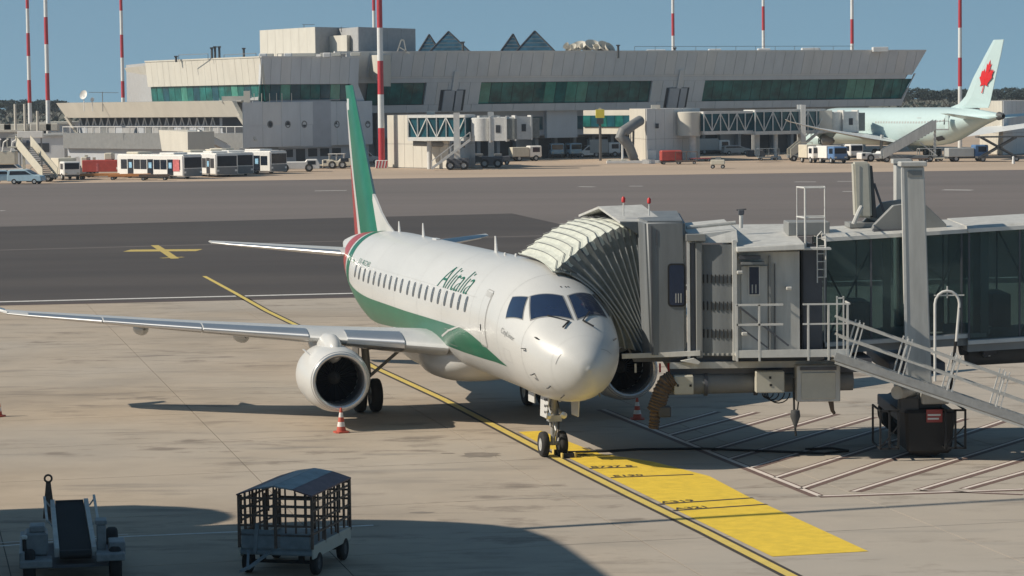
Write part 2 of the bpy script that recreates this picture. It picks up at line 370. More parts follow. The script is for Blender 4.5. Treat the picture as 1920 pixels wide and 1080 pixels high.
# equipment restraint area, pale lines edged in brown
def pinkline(a, b, w=.17):
    pa, pb = gp(*a), gp(*b); strip('hatch_border', [pa, pb], w+.20, .003, 'brown_line')
    n = Vector((-(pb-pa).y, (pb-pa).x, 0)).normalized(); n = n if n.y > 0 else -n
    strip('hatch_line', [pa+n*.05, pb+n*.05], w-.03, .007, 'pink_line')
pinkline((1128, 768), (1535, 931)); pinkline((1535, 931), (1919, 918)); pinkline((1720, 919), (1919, 927), .1)
base_a = [(1225, 805), (1256, 816), (1288, 829), (1331, 845), (1369, 861), (1410, 877), (1456, 896), (1504, 917), (1603, 922), (1723, 920), (1810, 917)]
base_b = [(1345, 772), (1417, 773), (1480, 775), (1567, 776), (1637, 782), (1722, 783), (1808, 785), (1883, 789), (2010, 795), (2110, 803), (2180, 812)]
for a, b in zip(base_a, base_b): pinkline(a, b, .14)
strip('shadow_side_line', [gp(0, 1024), gp(100, 1016), gp(240, 1006), gp(450, 997), gp(700, 985)], .12, .004, 'white_line')
strip('shadow_side_line', [gp(0, 1018), gp(100, 1011), gp(240, 1002)], .06, .004, 'white_line')
# old repair patches in the concrete
def blob(c, rx, ry, m, z, seed, nm='repair_patch'):
    rnd = random.Random(seed); n = 18; P = []
    for k in range(n): a = 2*math.pi*k/n; r = rnd.uniform(.72, 1.12); P.append((c.x+rx*r*math.cos(a), c.y+ry*r*math.sin(a)))
    sheet(nm, P, z, m)
blob(gp(900, 853), .55, .55, 'patch_dark', .003, 1); blob(gp(790, 961), .28, .12, 'patch_dark', .003, 2, 'oil_stain')
blob(gp(840, 560+290), .2, .1, 'patch_dark', .0035, 4, 'oil_stain')

FS=[0,.03,.08,.25,.5,.8,1.2,1.6,2.0,2.5,3.0,3.6,4.4,5.5,8,20,21.5,23,24.5,26,27.5,29,30.3,31.0]
FH=[0,.17,.28,.50,.73,.92,1.11,1.24,1.33,1.41,1.46,1.49,1.505,1.505,1.505,1.505,1.49,1.43,1.30,1.11,.86,.58,.33,.2]
FT=[2.6,2.76,2.88,3.09,3.31,3.48,3.69,3.93,4.17,4.42,4.60,4.77,4.91,4.98,5.0,5.0,5.0,4.97,4.92,4.84,4.74,4.60,4.45,4.36]
FB=[2.6,2.43,2.3,2.06,1.88,1.77,1.68,1.63,1.6,1.58,1.58,1.58,1.6,1.6,1.6,1.6,1.66,1.86,2.20,2.60,3.04,3.48,3.82,3.98]
FC=[2.6,2.6,2.6,2.61,2.65,2.72,2.83,2.95,3.05,3.15,3.22,3.28,3.32,3.33,3.33,3.33,3.36,3.42,3.55,3.74,3.92,4.06,4.15,4.18]
def interp(x,X,Y):
    if x<=X[0]: return Y[0]
    if x>=X[-1]: return Y[-1]
    for i in range(len(X)-1):
        if x<=X[i+1]: break
    # monotone cubic (catmull limited)
    h=X[i+1]-X[i]; t=(x-X[i])/h
    d=(Y[i+1]-Y[i])/h
    def sl(k):
        if k<=0 or k>=len(X)-1: 
            j=min(max(k,0),len(X)-2); j=min(j,len(X)-2); return (Y[j+1]-Y[j])/(X[j+1]-X[j])
        a=(Y[k]-Y[k-1])/(X[k]-X[k-1]); b=(Y[k+1]-Y[k])/(X[k+1]-X[k])
        return 0 if a*b<=0 else 2*a*b/(a+b)
    m0,m1=sl(i),sl(i+1)
    return Y[i]*(1+2*t)*(1-t)**2+m0*h*t*(1-t)**2+Y[i+1]*t*t*(3-2*t)+m1*h*t*t*(t-1)
def fpt(s,ph,off=0.0):
    hw=interp(s,FS,FH); zt=interp(s,FS,FT); zb=interp(s,FS,FB); zc=interp(s,FS,FC)
    y=hw*math.sin(ph); c=math.cos(ph); z=zc+(zt-zc)*c if c>0 else zc+(zc-zb)*c
    if off:
        hh=(zt-zc) if c>0 else (zc-zb)
        ny=math.sin(ph)/max(hw,.01); nz=c/max(hh,.01); 
        e=.02; y2=interp(s+e,FS,FH)*math.sin(ph); zt2=interp(s+e,FS,FT); zb2=interp(s+e,FS,FB); zc2=interp(s+e,FS,FC)
        z2=zc2+(zt2-zc2)*c if c>0 else zc2+(zc2-zb2)*c
        # tangent along s, tangent along phi
        T1=(e,y2-y,z2-z); T2=(0,hw*c,-(hh)*math.sin(ph))
        n=(T1[1]*T2[2]-T1[2]*T2[1],T1[2]*T2[0]-T1[0]*T2[2],T1[0]*T2[1]-T1[1]*T2[0])
        l=math.sqrt(sum(k*k for k in n)) or 1; sg=1 if n[1]*ny+n[2]*nz>=0 else -1
        return (s+sg*n[0]/l*off,y+sg*n[1]/l*off,z+sg*n[2]/l*off)
    return (s,y,z)
# ---------------------------------------------------------------- the regional airliner
PH = .252
pa_ = Vector((-math.sin(PH), math.cos(PH), 0)); NOSE = Vector((1.0113, 68.604, 0))-pa_*3.5238
PL = thing('airliner', 'white regional jet with green side stripe and green tail, parked at the jet bridge', 'airliner', NOSE, R(90)+PH)
fs_ = []
n = 96
for i in range(len(FS)-1):
    k = 3 if FS[i+1] < 6 else (8 if FS[i+1]-FS[i] > 5 else 2)
    fs_ += [FS[i]+(FS[i+1]-FS[i])*j/k for j in range(k)]
fs_.append(FS[-1])
fu = MB(); fu.grid([[fpt(max(s, .0), 2*math.pi*k/64) for k in range(64)] for s in fs_ if s > .005], closeu=True)
fu.v.append((0-.02, 0, 2.6)); ti = len(fu.v)-1
fu.f += [(ti, (k+1) % 64, k) for k in range(64)]; fu.m += [0]*64
last = len([s for s in fs_ if s > .005])-1
fu.f.append(tuple(last*64+k for k in range(64))); fu.m.append(0)
FUS = fu.build('fuselage', 'fuselage_white', PL, smooth=R(60))
def fpatch(name, m, par, s0, s1, topf, botf, ns=24, nv=8, off=.006, side=1, sm=True):
    mb = MB(); P = []
    for i in range(ns+1):
        s = s0+(s1-s0)*i/ns; a, b = topf(s), botf(s)
        P.append([fpt(s, side*R(a+(b-a)*j/nv), off) for j in range(nv+1)])
    mb.grid(P); return mb.build(name, m, par, smooth=R(60) if sm else None)
def lin(tab):
    X = [t[0] for t in tab]; Y = [t[1] for t in tab]
    def f(s):
        if s <= X[0]: return Y[0]
        if s >= X[-1]: return Y[-1]
        for i in range(len(X)-1):
            if s <= X[i+1]: return Y[i]+(Y[i+1]-Y[i])*(s-X[i])/(X[i+1]-X[i])
    return f
# green side stripe: starts in a point behind the nose and widens towards the tail
gt = lin([(3.2, 119), (4.2, 112.5), (5.4, 105.5), (6.4, 100.5), (7.2, 98.5), (9.6, 98.8), (14.6, 100.5), (19.4, 100.5), (24.2, 99)])
gb = lin([(3.2, 119.5), (4.2, 121), (5.6, 122.8), (8.1, 124.5), (11.4, 124), (13.2, 122.5), (15.2, 124), (17.6, 127), (20, 131), (22, 134), (24.2, 138)])
for sd in (1, -1):
    fpatch('livery_stripe', 'livery_green', PL, 3.2, 24.2, gt, gb, 84, 10, .006, sd)
    fpatch('livery_highlight', 'fuselage_white', PL, 6.9, 10.2, lin([(6.9, 96.8), (7.6, 96.6), (9.0, 104), (10.2, 113)]), lin([(6.9, 97.6), (7.6, 98.0), (9.0, 105.6), (10.2, 115)]), 20, 1, .012, sd)
    fpatch('livery_stripe', 'dark_green', PL, 24.1, 25.0, lambda s: 2, lambda s: 178, 3, 28, .006, sd)
    fpatch('livery_stripe', 'livery_red', PL, 25.4, 27.2, lambda s: 4, lambda s: 176, 4, 28, .006, sd)
# cabin windows
for sd in (1, -1):
    for k in range(20):
        s = 6.95+k*.812+(.12 if k > 9 else 0); mb = MB(); nn = 14
        hh, ww = .215, .135; zc_ = 3.76-.004*k
        V = []
        for q in range(nn):
            a = 2*math.pi*q/nn; ca, sa_ = math.cos(a), math.sin(a)
            ds = ww*math.copysign(abs(ca)**.6, ca); dz = hh*math.copysign(abs(sa_)**.6, sa_)
            ph = math.acos(max(-1, min(1, (zc_+dz-3.33)/1.67))); V.append(fpt(s+ds, sd*ph, .008))
        ph0 = math.acos((zc_-3.33)/1.67); V.append(fpt(s, sd*ph0, .009))
        mb.add(V, [(nn, q, (q+1) % nn) for q in range(nn)])
        mb.build('cabin_window', 'cabin_glass', PL)
# windshield: quads on the curved nose, given as (station, angle) corners
def quad(name, m, par, c4, off=.008, n=10, frame=None):
    P = []
    for i in range(n+1):
        t = i/n; a = [c4[0][q]+(c4[1][q]-c4[0][q])*t for q in (0, 1)]; b = [c4[3][q]+(c4[2][q]-c4[3][q])*t for q in (0, 1)]; row = []
        for j in range(n+1): u = j/n; row.append(fpt(a[0]+(b[0]-a[0])*u, R(a[1]+(b[1]-a[1])*u), off))
        P.append(row)
    mb = MB(); mb.grid(P); return mb.build(name, m, par, smooth=R(60))
for sd in (1, -1):
    for nm, c4 in (('windshield', [(2.60, 33.5), (2.17, 3.6), (1.30, 3.6), (1.86, 49)]), ('cockpit_side_window', [(3.22, 48.5), (2.66, 37), (2.14, 57), (2.93, 69)])):
        cx = sum(c[0] for c in c4)/4; cy = sum(c[1] for c in c4)/4
        big = [(cx+(c[0]-cx)*1.09, cy+(c[1]-cy)*1.09) for c in c4]
        fr = quad('windshield_frame', 'mid_grey', PL, [(c[0], sd*c[1]) for c in big], .005)
        quad('windshield' if nm == 'windshield' else nm, 'cockpit_glass', PL, [(c[0], sd*c[1]) for c in c4], .011)
    w0 = Vector(fpt(1.22, R(sd*9), .03)); w1 = Vector(fpt(1.62, R(sd*(30 if sd > 0 else 22)), .04)); 
    MB().bar(w0, Vector(fpt(1.02, R(sd*22), .05)), .035, .03).bar(w0, w1, .02, .02).build('wiper', 'black', PL)
# doors: thin outline strips round a curved door
def fline(name, m, par, pts, w, off=.009, side=1, seg=.12):
    mb = MB(); Q = []
    for (s0, a0), (s1, a1) in zip(pts, pts[1:]):
        L = math.hypot(s1-s0, R(a1-a0)*1.5); k = max(1, int(L/seg)); Q += [(s0+(s1-s0)*i/k, a0+(a1-a0)*i/k) for i in range(k)]
    Q.append(pts[-1]); P = [Vector(fpt(s, side*R(a), off)) for s, a in Q]; V = []
    for i, p in enumerate(P):
        d = (P[min(i+1, len(P)-1)]-P[max(i-1, 0)]).normalized(); s, a = Q[i]; nrm = (Vector(fpt(s, side*R(a), .1))-Vector(fpt(s, side*R(a), 0))).normalized(); x = d.cross(nrm).normalized()*w/2; V += [p+x, p-x]
    mb.add(V, [(2*i, 2*i+1, 2*i+3, 2*i+2) for i in range(len(P)-1)]); return mb.build(name, m, par)
for sd in (1, -1):
    zt_, zb_ = 55, 108
    dr = fpatch('service_door' if sd > 0 else 'passenger_door', 'fuselage_white', PL, 4.62, 5.22, lambda s: zt_+1, lambda s: zb_-1, 6, 12, .012, sd)
    fline('door_outline', 'line_grey', dr, [(4.58, zt_+3), (4.68, zt_), (5.16, zt_), (5.26, zt_+3), (5.26, zb_-2), (5.16, zb_), (4.68, zb_), (4.58, zb_-2), (4.58, zt_+3)], .022, .016, sd)
    fpatch('door_window', 'light_grey', dr, 4.66, 5.18, lambda s: 57, lambda s: 62, 3, 3, .018, sd)
    fpatch('door_handle', 'black', dr, 5.0, 5.1, lambda s: 88.5, lambda s: 94, 1, 2, .02, sd)
    # registration, airline name and small marks
def ftext(txt, s_start, s_end, phi_base, phi_top, m, name, shear=0., offs=0., side=1):
    cu = bpy.data.curves.new('t', 'FONT'); cu.body = txt; cu.size = 1; cu.shear = shear; cu.offset = offs; cu.fill_mode = 'FRONT'; cu.resolution_u = 5
    to = bpy.data.objects.new('t', cu); col.objects.link(to); bpy.context.view_layer.update()
    me = bpy.data.meshes.new_from_object(to.evaluated_get(bpy.context.evaluated_depsgraph_get())); bpy.data.objects.remove(to)
    b = bmesh.new(); b.from_mesh(me); bmesh.ops.triangulate(b, faces=b.faces)
    for _ in range(3):
        ed = [e_ for e_ in b.edges if e_.calc_length() > .16]
        if ed: bmesh.ops.subdivide_edges(b, edges=ed, cuts=1); bmesh.ops.triangulate(b, faces=b.faces)
    x0 = min(v.co.x for v in b.verts); x1 = max(v.co.x for v in b.verts); y1 = max(v.co.y for v in b.verts)
    for v in b.verts:
        s = s_start+(s_end-s_start)*(v.co.x-x0)/(x1-x0); ph = phi_base+(phi_top-phi_base)*v.co.y/y1
        v.co = fpt(s, side*R(ph), .014)
    b.to_mesh(me); b.free(); me.materials.clear(); me.materials.append(MT[m]); o = bpy.data.objects.new(name, me); col.objects.link(o); o.parent = PL; return o
ftext('Alitalia', 10.75, 7.0, 66.5, 41.5, 'dark_green', 'airline_name', .6, -.012)
ftext('Alitalia', 7.0, 10.75, 66.5, 41.5, 'dark_green', 'airline_name', .55, .004, -1)
ftext('EI-RDB', 22.35, 20.4, 67.2, 61.5, 'dark_green', 'registration', .2, -.012)
ftext('CityLiner', 3.05, 2.15, 86.5, 80.5, 'mid_grey', 'name_lettering', .3)
fpatch('flag_mark', 'livery_green', PL, 23.2, 23.5, lambda s: 66, lambda s: 70, 2, 2, .012)
for s, a in ((2.58, -1), (2.58, -6), (2.6, -9)): fpatch('sensor', 'dark_grey', PL, s, s+.06, lambda q: a, lambda q: a+1.6, 1, 1, .012)
for s, a in ((1.25, 60), (1.55, 85), (1.3, 112), (.9, 128), (1.1, -62)):
    p = Vector(fpt(s, R(a), .0)); q = Vector(fpt(s, R(a), .09)); MB().bar(p, q, .05, .02).bar(q, q+Vector((.13, 0, -.01)), .022, .022).build('pitot_probe', 'dark_grey', PL)
for s, a in ((.75, 150), (.7, -150)):
    p = Vector(fpt(s, R(a), 0)); q = Vector(fpt(s+.05, R(a), .10)); MB().bar(p, q+Vector((.1, 0, 0)), .03, .02).build('pitot_probe', 'dark_grey', PL)
fline('nose_panel_line', 'light_grey', PL, [(.62, k) for k in range(-170, 171, 10)], .004, .003)
for s_ in (1.75, 3.45, 6.3, 9.7, 12.9, 16.1, 19.4, 21.8):
    for sd in (1, -1): fline('skin_joint', 'line_grey', PL, [(s_, k) for k in range(2, 150, 8)], .010, .0035, sd)
for sd in (1, -1):
    fline('skin_joint', 'light_grey', PL, [(s_*.5, 66+0*s_) for s_ in range(12, 46, 2)], .008, .0035, sd)
    fline('hatch_outline', 'light_grey', PL, [(8.6, 104), (9.5, 104), (9.5, 120), (8.6, 120), (8.6, 104)], .012, .010, sd)
    fline('hatch_outline', 'light_grey', PL, [(2.5, 100), (3.0, 100), (3.0, 112), (2.5, 112), (2.5, 100)], .010, .006, sd)
fline('nose_scratch', 'dark_grey', PL, [(.45, 60), (.5, 85)], .010, .007)
fline('nose_scratch', 'mid_grey', PL, [(.35, -40), (.55, -70)], .010, .007)
# antennas
for s, h in ((22.2, .34), (18.6, .42), (9.3, .45)):
    z0 = interp(s, FS, FT); MB().hexa([(s-.14, -.02, z0-.02), (s+.14, -.02, z0-.02), (s+.14, .02, z0-.02), (s-.14, .02, z0-.02)], [(s+.02, -.01, z0+h), (s+.13, -.01, z0+h), (s+.13, .01, z0+h), (s+.02, .01, z0+h)]).build('antenna', 'paint_white', PL)
for c_, sz in (((16.8, 0, 5.01), (.5, .16, .06)), ((7.9, .1, 5.0), (.1, .06, .14)), ((7.3, -.05, 5.0), (.1, .06, .14))): MB().cbox(c_, *sz).build('antenna_fairing', 'paint_white', PL, bevel=.02)
# wing-to-body fairing
P = []
for s, w, h, zc_ in ((9.9, .05, .05, 1.95), (10.05, .62, .30, 1.92), (10.4, 1.10, .52, 1.90), (10.9, 1.40, .64, 1.88), (11.5, 1.58, .70, 1.86), (12.2, 1.60, .72, 1.86), (12.8, 1.46, .72, 1.9), (13.4, 1.38, .74, 1.92), (15.5, 1.38, .74, 1.95), (17.5, 1.3, .66, 2.0), (19, 1.0, .5, 2.1), (20.3, .5, .3, 2.05)):
    P.append([(s, w*math.copysign(abs(math.sin(a))**.85, math.sin(a)), zc_+h*math.copysign(abs(math.cos(a))**.85, math.cos(a))) for a in [2*math.pi*k/40 for k in range(40)]])
fa = MB(); fa.grid(P, closeu=True); fa.build('belly_fairing', 'fuselage_white', PL, smooth=R(60))
# airfoil loft
AFX = [0, .006, .02, .05, .1, .18, .3, .45, .6, .75, .9, 1.0]
def aft(x): return 5*(.2969*math.sqrt(x)-.126*x-.3516*x*x+.2843*x**3-.1036*x**4)
def foil(x0=0., x1=1., th=.12, grow=0.):
    xs = [x for x in AFX if x0 <= x <= x1]
    if x1 not in xs: xs.append(x1)
    up = [(x, aft(x)*th+grow+.018*math.sin(math.pi*x)) for x in xs]; lo = [(x, -aft(x)*th*.85-grow+.018*math.sin(math.pi*x)) for x in xs]
    return up[::-1]+lo[1:]
def wing(name, m, par, secs, side, x0=0., x1=1., grow=0., vert=False, dx=0.):
    """secs: (span, le, chord, height, thickness, incidence)"""
    P = []
    for (y, le, c, z, th, inc) in secs:
        row = []
        for x, t in foil(x0, x1, th, grow):
            X = le-dx+x*c*(1 if not dx else 1); Z = t*c
            if vert: row.append((X, Z*side, z+y*0)) 
            else: row.append((X, side*y, z+Z-inc*(x-.3)*c))
        P.append(row)
    mb = MB(); mb.grid(P, closeu=True); L = len(P[0])
    mb.f.append(tuple(range(L-1, -1, -1))); mb.m.append(0); mb.f.append(tuple((len(P)-1)*L+k for k in range(L))); mb.m.append(0)
    return mb.build(name, m, par, smooth=R(35))
WS = [(1.2, 10.15, 6.2, 2.18, .13, .05), (4.3, 12.35, 4.1, 2.42, .12, .035), (8.0, 14.95, 2.75, 2.66, .11, .02), (12.3, 18.0, 1.55, 2.95, .10, .0), (12.9, 18.5, 1.3, 3.0, .10, .0)]
def wsec(y):
    for a, b in zip(WS, WS[1:]):
        if y <= b[0]: t = (y-a[0])/(b[0]-a[0]); return tuple(a[k]+(b[k]-a[k])*t for k in range(6))
    return WS[-1]
for sd in (1, -1):
    wing('wing', 'wing_grey', PL, WS, sd)
    for a, b in ((2.3, 3.75), (4.75, 7.5), (7.56, 10.2), (10.26, 12.3)):
        wing('slat', 'slat_metal', PL, [wsec(a), wsec((a+b)/2), wsec(b)], sd, 0, .13, .006, dx=.03)
    wl = MB(); wl.grid([[(18.5, sd*12.9, 3.0), (19.8, sd*12.9, 2.99)], [(18.9, sd*13.25, 3.1), (19.95, sd*13.25, 3.1)], [(19.6, sd*13.55, 3.75), (20.2, sd*13.55, 3.75)], [(20.1, sd*13.7, 4.3), (20.5, sd*13.7, 4.3)]])
    o = wl.build('winglet', 'paint_white', PL); md = o.modifiers.new('t', 'SOLIDIFY'); md.thickness = .07
    for y in (6.2, 9.0):
        q = wsec(y); MB().lathe((q[1]+q[2]*.42, sd*y, q[3]-.20), (1, 0, -.03), [(0, .02), (.15, .12), (.5, .2), (1.1, .21), (1.7, .13), (2.3, .02)], 14).build('flap_fairing', 'wing_grey', PL, smooth=SM)
    # tail plane
    wing('tailplane', 'wing_grey', PL, [(.3, 26.0, 3.2, 4.0, .10, 0), (4.6, 29.75, 1.25, 4.33, .10, 0), (5.0, 30.3, .95, 4.36, .10, 0)], sd)
    wing('tailplane_edge', 'slat_metal', PL, [(1.1, 26.7, 2.83, 4.06, .10, 0), (4.6, 29.75, 1.25, 4.33, .10, 0)], sd, 0, .08, .005, dx=.015)
# fin with its painted bands
def finx(z): return 25.35+(z-5.0)*(29.75-25.35)/4.8          # leading edge
def tex(z): return 29.75+(z-4.5)*(31.1-29.75)/5.3
def finband(name, m, fa_, fb_, z0, z1, nz=10, grow=0.):
    P = []
    for i in range(nz+1):
        z = z0+(z1-z0)*i/nz; le, te = finx(z), tex(z); c = te-le; a, b = fa_(z), fb_(z)
        xs = [max(0., (a+(b-a)*j/8-le)/c) for j in range(9)]
        up = [(le+x*c, (aft(min(x, 1))*.10*c+grow), z) for x in xs]; lo = [(le+x*c, -(aft(min(x, 1))*.10*c+grow), z) for x in xs]
        P.append(up+lo[::-1])
    mb = MB(); mb.grid(P, closeu=True); L = 18
    mb.f.append(tuple(range(L))); mb.m.append(0); mb.f.append(tuple(nz*L+k for k in range(L))); mb.m.append(0)
    return mb.build(name, m, PL, smooth=R(50))
gw = lin([(4.4, 27.6), (5.35, 28.3), (6.6, 29.25), (8.1, 30.05), (9.0, 30.6), (9.8, 31.1)])
wr = lin([(4.4, 28.4), (5.35, 28.9), (6.6, 29.75), (7.6, 30.5), (9.8, 31.1)])
finband('tail_fin', 'livery_green', finx, lambda z: min(gw(z), tex(z)-.02), 4.4, 9.82, 16)
finband('fin_white_band', 'fuselage_white', lambda z: gw(z)+.0, lambda z: min(max(wr(z), gw(z)+.02), tex(z)), 4.4, 9.2, 14)
finband('fin_red_band', 'livery_red', lambda z: wr(z), lambda z: max(tex(z), wr(z)+.01), 4.4, 7.0, 10)
MB().box(29.95, 30.45, .066, .074, 8.95, 9.35).build('fin_emblem', 'paint_white', PL); MB().box(29.95, 30.45, -.074, -.066, 8.95, 9.35).build('fin_emblem', 'paint_white', PL)
P = []
for s, zt_ in ((23.0, 4.96), (24.0, 5.18), (25.0, 5.52), (25.9, 5.95), (26.3, 6.1)):
    wd_ = .02+.1*(s-23)/3.3; P.append([(s, wd_, 4.6), (s, .015+wd_*.25, zt_), (s, -.015-wd_*.25, zt_), (s, -wd_, 4.6)])
df = MB(); df.grid(P, closeu=True); df.f.append((0, 1, 2, 3)); df.m.append(0); df.f.append((16, 17, 18, 19)); df.m.append(0); df.build('dorsal_fillet', 'fuselage_white', PL)
# engines
for sd in (1, -1):
    c = (10.48, sd*4.25, 1.42)
    na = MB(); na.lathe(c, (1, 0, 0), [(.10, .72), (.02, .74), (0, .79), (.05, .835), (.25, .89), (.7, .935), (1.4, .945), (2.2, .89), (3.0, .74), (3.05, .70), (2.8, .69)], 44)
    ne = na.build('engine_nacelle', 'fuselage_white', PL, smooth=R(50))
    MB().lathe(c, (1, 0, 0), [(.30, .665), (.12, .672), (.03, .695), (-.005, .735), (-.006, .765), (.015, .80), (.05, .8385)], 44).build('inlet_lip', 'lip_metal', ne, smooth=R(60))
    MB().lathe(c, (1, 0, 0), [(.28, .664), (.8, .68), (1.0, .68)], 36).build('inlet_duct', 'bridge_dark', ne, smooth=SM)
    MB().lathe((c[0]+.98, c[1], c[2]), (1, 0, 0), [(-.32, .005), (-.28, .05), (-.1, .15), (0, .19)], 18).build('spinner', 'dark_grey', ne, smooth=SM)
    fb = MB()
    for k in range(24):
        a = 2*math.pi*k/24; y0, z0 = math.cos(a), math.sin(a); y1, z1 = math.cos(a+.14), math.sin(a+.14)
        fb.add([(c[0]+.93, c[1]+y0*.16, c[2]+z0*.16), (c[0]+.98, c[1]+y1*.16, c[2]+z1*.16), (c[0]+1.06, c[1]+math.cos(a+.2)*.675, c[2]+math.sin(a+.2)*.675), (c[0]+.92, c[1]+y0*.675, c[2]+z0*.675)], [(0, 1, 2, 3)])
    fo = fb.build('fan_blades', 'fan_dark', ne); fo['kind'] = 'stuff'
    MB().lathe((c[0]+1.1, c[1], c[2]), (1, 0, 0), [(0, .01), (0, .69)], 24).build('fan_case', 'black', ne)
    MB().lathe((c[0]+2.7, c[1], c[2]), (1, 0, 0), [(0, .62), (.1, .55), (1.0, .40), (1.05, .36), (.6, .3)], 24).build('exhaust_nozzle', 'steel', ne, smooth=SM)
    py = MB(); PP = []
    for s, zt_, zb_, w in ((10.95, 2.28, 2.0, .10), (11.2, 2.52, 1.9, .22), (11.7, 2.66, 1.8, .28), (12.6, 2.62, 1.8, .28), (13.8, 2.35, 1.7, .24), (15.2, 2.3, 2.1, .1)):
        PP.append([(s, c[1]+w*ca, (zt_+zb_)/2+(zt_-zb_)/2*sa_) for ca, sa_ in [(math.cos(2*math.pi*k/16), math.sin(2*math.pi*k/16)) for k in range(16)]])
    py.grid(PP, closeu=True); py.f.append(tuple(range(16))); py.m.append(0); py.build('engine_pylon', 'fuselage_white', PL, smooth=R(60))
    MB().bar((c[0]+.9, c[1]+sd*.62, c[2]+.62), (c[0]+1.5, c[1]+sd*.78, c[2]+.80), .05, .02).build('nacelle_strake', 'fuselage_white', ne)
def wheel(par, c, r, w, nm='wheel', rimm='gear_grey'):
    t = MB(); t.lathe((c[0], c[1]-w/2, c[2]), (0, 1, 0), [(0, r*.52), (0, r*.80), (w*.08, r*.93), (w*.25, r), (w*.75, r), (w*.92, r*.93), (w, r*.80), (w, r*.52)], 26)
    o = t.build(nm, 'rubber', par, smooth=R(40))
    q = MB(); q.lathe((c[0], c[1]-w*.46, c[2]), (0, 1, 0), [(0, .01), (0, r*.16), (w*.06, r*.2), (w*.1, r*.42), (0, r*.55), (w*.92, r*.55), (w*.84, r*.42), (w*.9, r*.2), (w*.94, r*.16), (w*.94, .01)], 22).build('rim', rimm, o, smooth=R(40))
    return o
# main landing gear
for sd in (1, -1):
    mg = MB(); mg.tube([(14.9, sd*2.6, .5), (14.9, sd*2.72, 2.3)], .085, 12).tube([(14.9, sd*2.6, 1.15), (14.9, sd*2.68, 2.2)], .12, 12)
    mg = mg.build('landing_gear_leg', 'gear_grey', PL, smooth=SM)
    MB().tube([(14.9, sd*2.62, 1.0), (14.8, sd*1.35, 2.05)], .05, 8).tube([(14.9, sd*2.66, 1.9), (14.8, sd*1.35, 2.0)], .045, 8).tube([(14.75, sd*2.6, .6), (14.55, sd*2.6, 1.0), (14.78, sd*2.6, 1.35)], .03, 6).build('side_brace', 'gear_grey', mg, smooth=SM)
    for dy in (-.24, .24): wheel(PL, (14.924, sd*2.6+dy, .50), .50, .32)
    MB().box(14.4, 15.3, sd*2.95-.02, sd*2.95+.02, .95, 2.1).build('gear_door', 'paint_white', PL, bevel=.01)
# nose landing gear
ng = MB(); ng.tube([(3.52, 0, .34), (3.46, 0, 1.0)], .065, 12).tube([(3.48, 0, .8), (3.36, 0, 1.75)], .10, 12).tube([(3.52, -.3, .34), (3.52, .3, .34)], .05, 8)
ng = ng.build('nose_gear_leg', 'gear_grey', PL, smooth=SM)
MB().tube([(3.4, 0, .5), (3.18, 0, .72), (3.38, 0, .98)], .035, 6).tube([(3.2, .12, 1.15), (3.9, .12, 1.65)], .035, 6).tube([(3.2, -.12, 1.15), (3.9, -.12, 1.65)], .035, 6).cbox((3.36, 0, 1.02), .26, .34, .16).build('torque_link', 'steel', ng)
for y in (-.21, .21): MB().lathe((3.3, y, 1.10), (-1, 0, 0), [(0, .01), (0, .085), (.12, .09), (.13, .01)], 14).build('taxi_light', 'lip_metal', ng, smooth=SM)
MB().tube([(3.35, -.05, 1.7), (3.3, -.12, 1.25), (3.28, -.1, .9), (3.4, -.12, .55)], .016, 5).tube([(3.35, .07, 1.7), (3.27, .12, 1.3), (3.3, .1, .8)], .014, 5).build('hydraulic_line', 'black', ng)
for y in (-.245, .245): wheel(PL, (3.524, y, .33), .33, .20, rimm='light_grey')
for sd in (1, -1):
    MB().hexa([(2.55, sd*.42-.015, 1.12), (3.15, sd*.42-.015, 1.12), (3.15, sd*.42+.015, 1.12), (2.55, sd*.42+.015, 1.12)], [(2.35, sd*.40-.015, 1.68), (3.15, sd*.40-.015, 1.68), (3.15, sd*.40+.015, 1.68), (2.35, sd*.40+.015, 1.68)]).build('nose_gear_door', 'paint_white', PL, bevel=.006)
for k, yy in enumerate((0, .16, .32)):   # number on the nose gear door
    MB().box(2.42, 2.5, .438, .442, 1.58-yy, 1.64-yy).build('door_marking', 'black', PL); MB().box(2.6, 2.7, .438, .442, 1.56-yy, 1.62-yy).build('door_marking', 'black', PL)
MB().box(4.0, 4.6, .33, .36, 1.35, 1.65).build('gear_bay_door', 'paint_white', PL); MB().box(4.0, 4.6, -.36, -.33, 1.35, 1.65).build('gear_bay_door', 'paint_white', PL)
# chocks under the nose wheels
def wloc(s, y, z=0.): return NOSE+pa_*s+Vector((-math.cos(PH), -math.sin(PH), 0))*y+Vector((0, 0, z))
def chock(s, y, lab):
    p = wloc(s, y); o = thing('wheel_chock', lab, 'wheel chock', p, R(90)+PH, 'wheel chocks at the nose gear')
    MB().extr([(-.08, -.15, .005), (.08, -.15, .005), (.03, -.15, .12), (-.03, -.15, .12)], (0, .3, 0)).build('block', 'black', o); MB().box(-.09, .09, .152, .19, .005, .13).build('end_plate', 'yellow_faded', o); MB().box(-.09, .09, -.19, -.152, .005, .13).build('end_plate', 'yellow_faded', o)
chock(3.1, -.30, 'black wheel chock ahead of the right-hand nose tyre in the picture'); chock(3.92, -.30, 'black wheel chock behind the right-hand nose tyre in the picture')

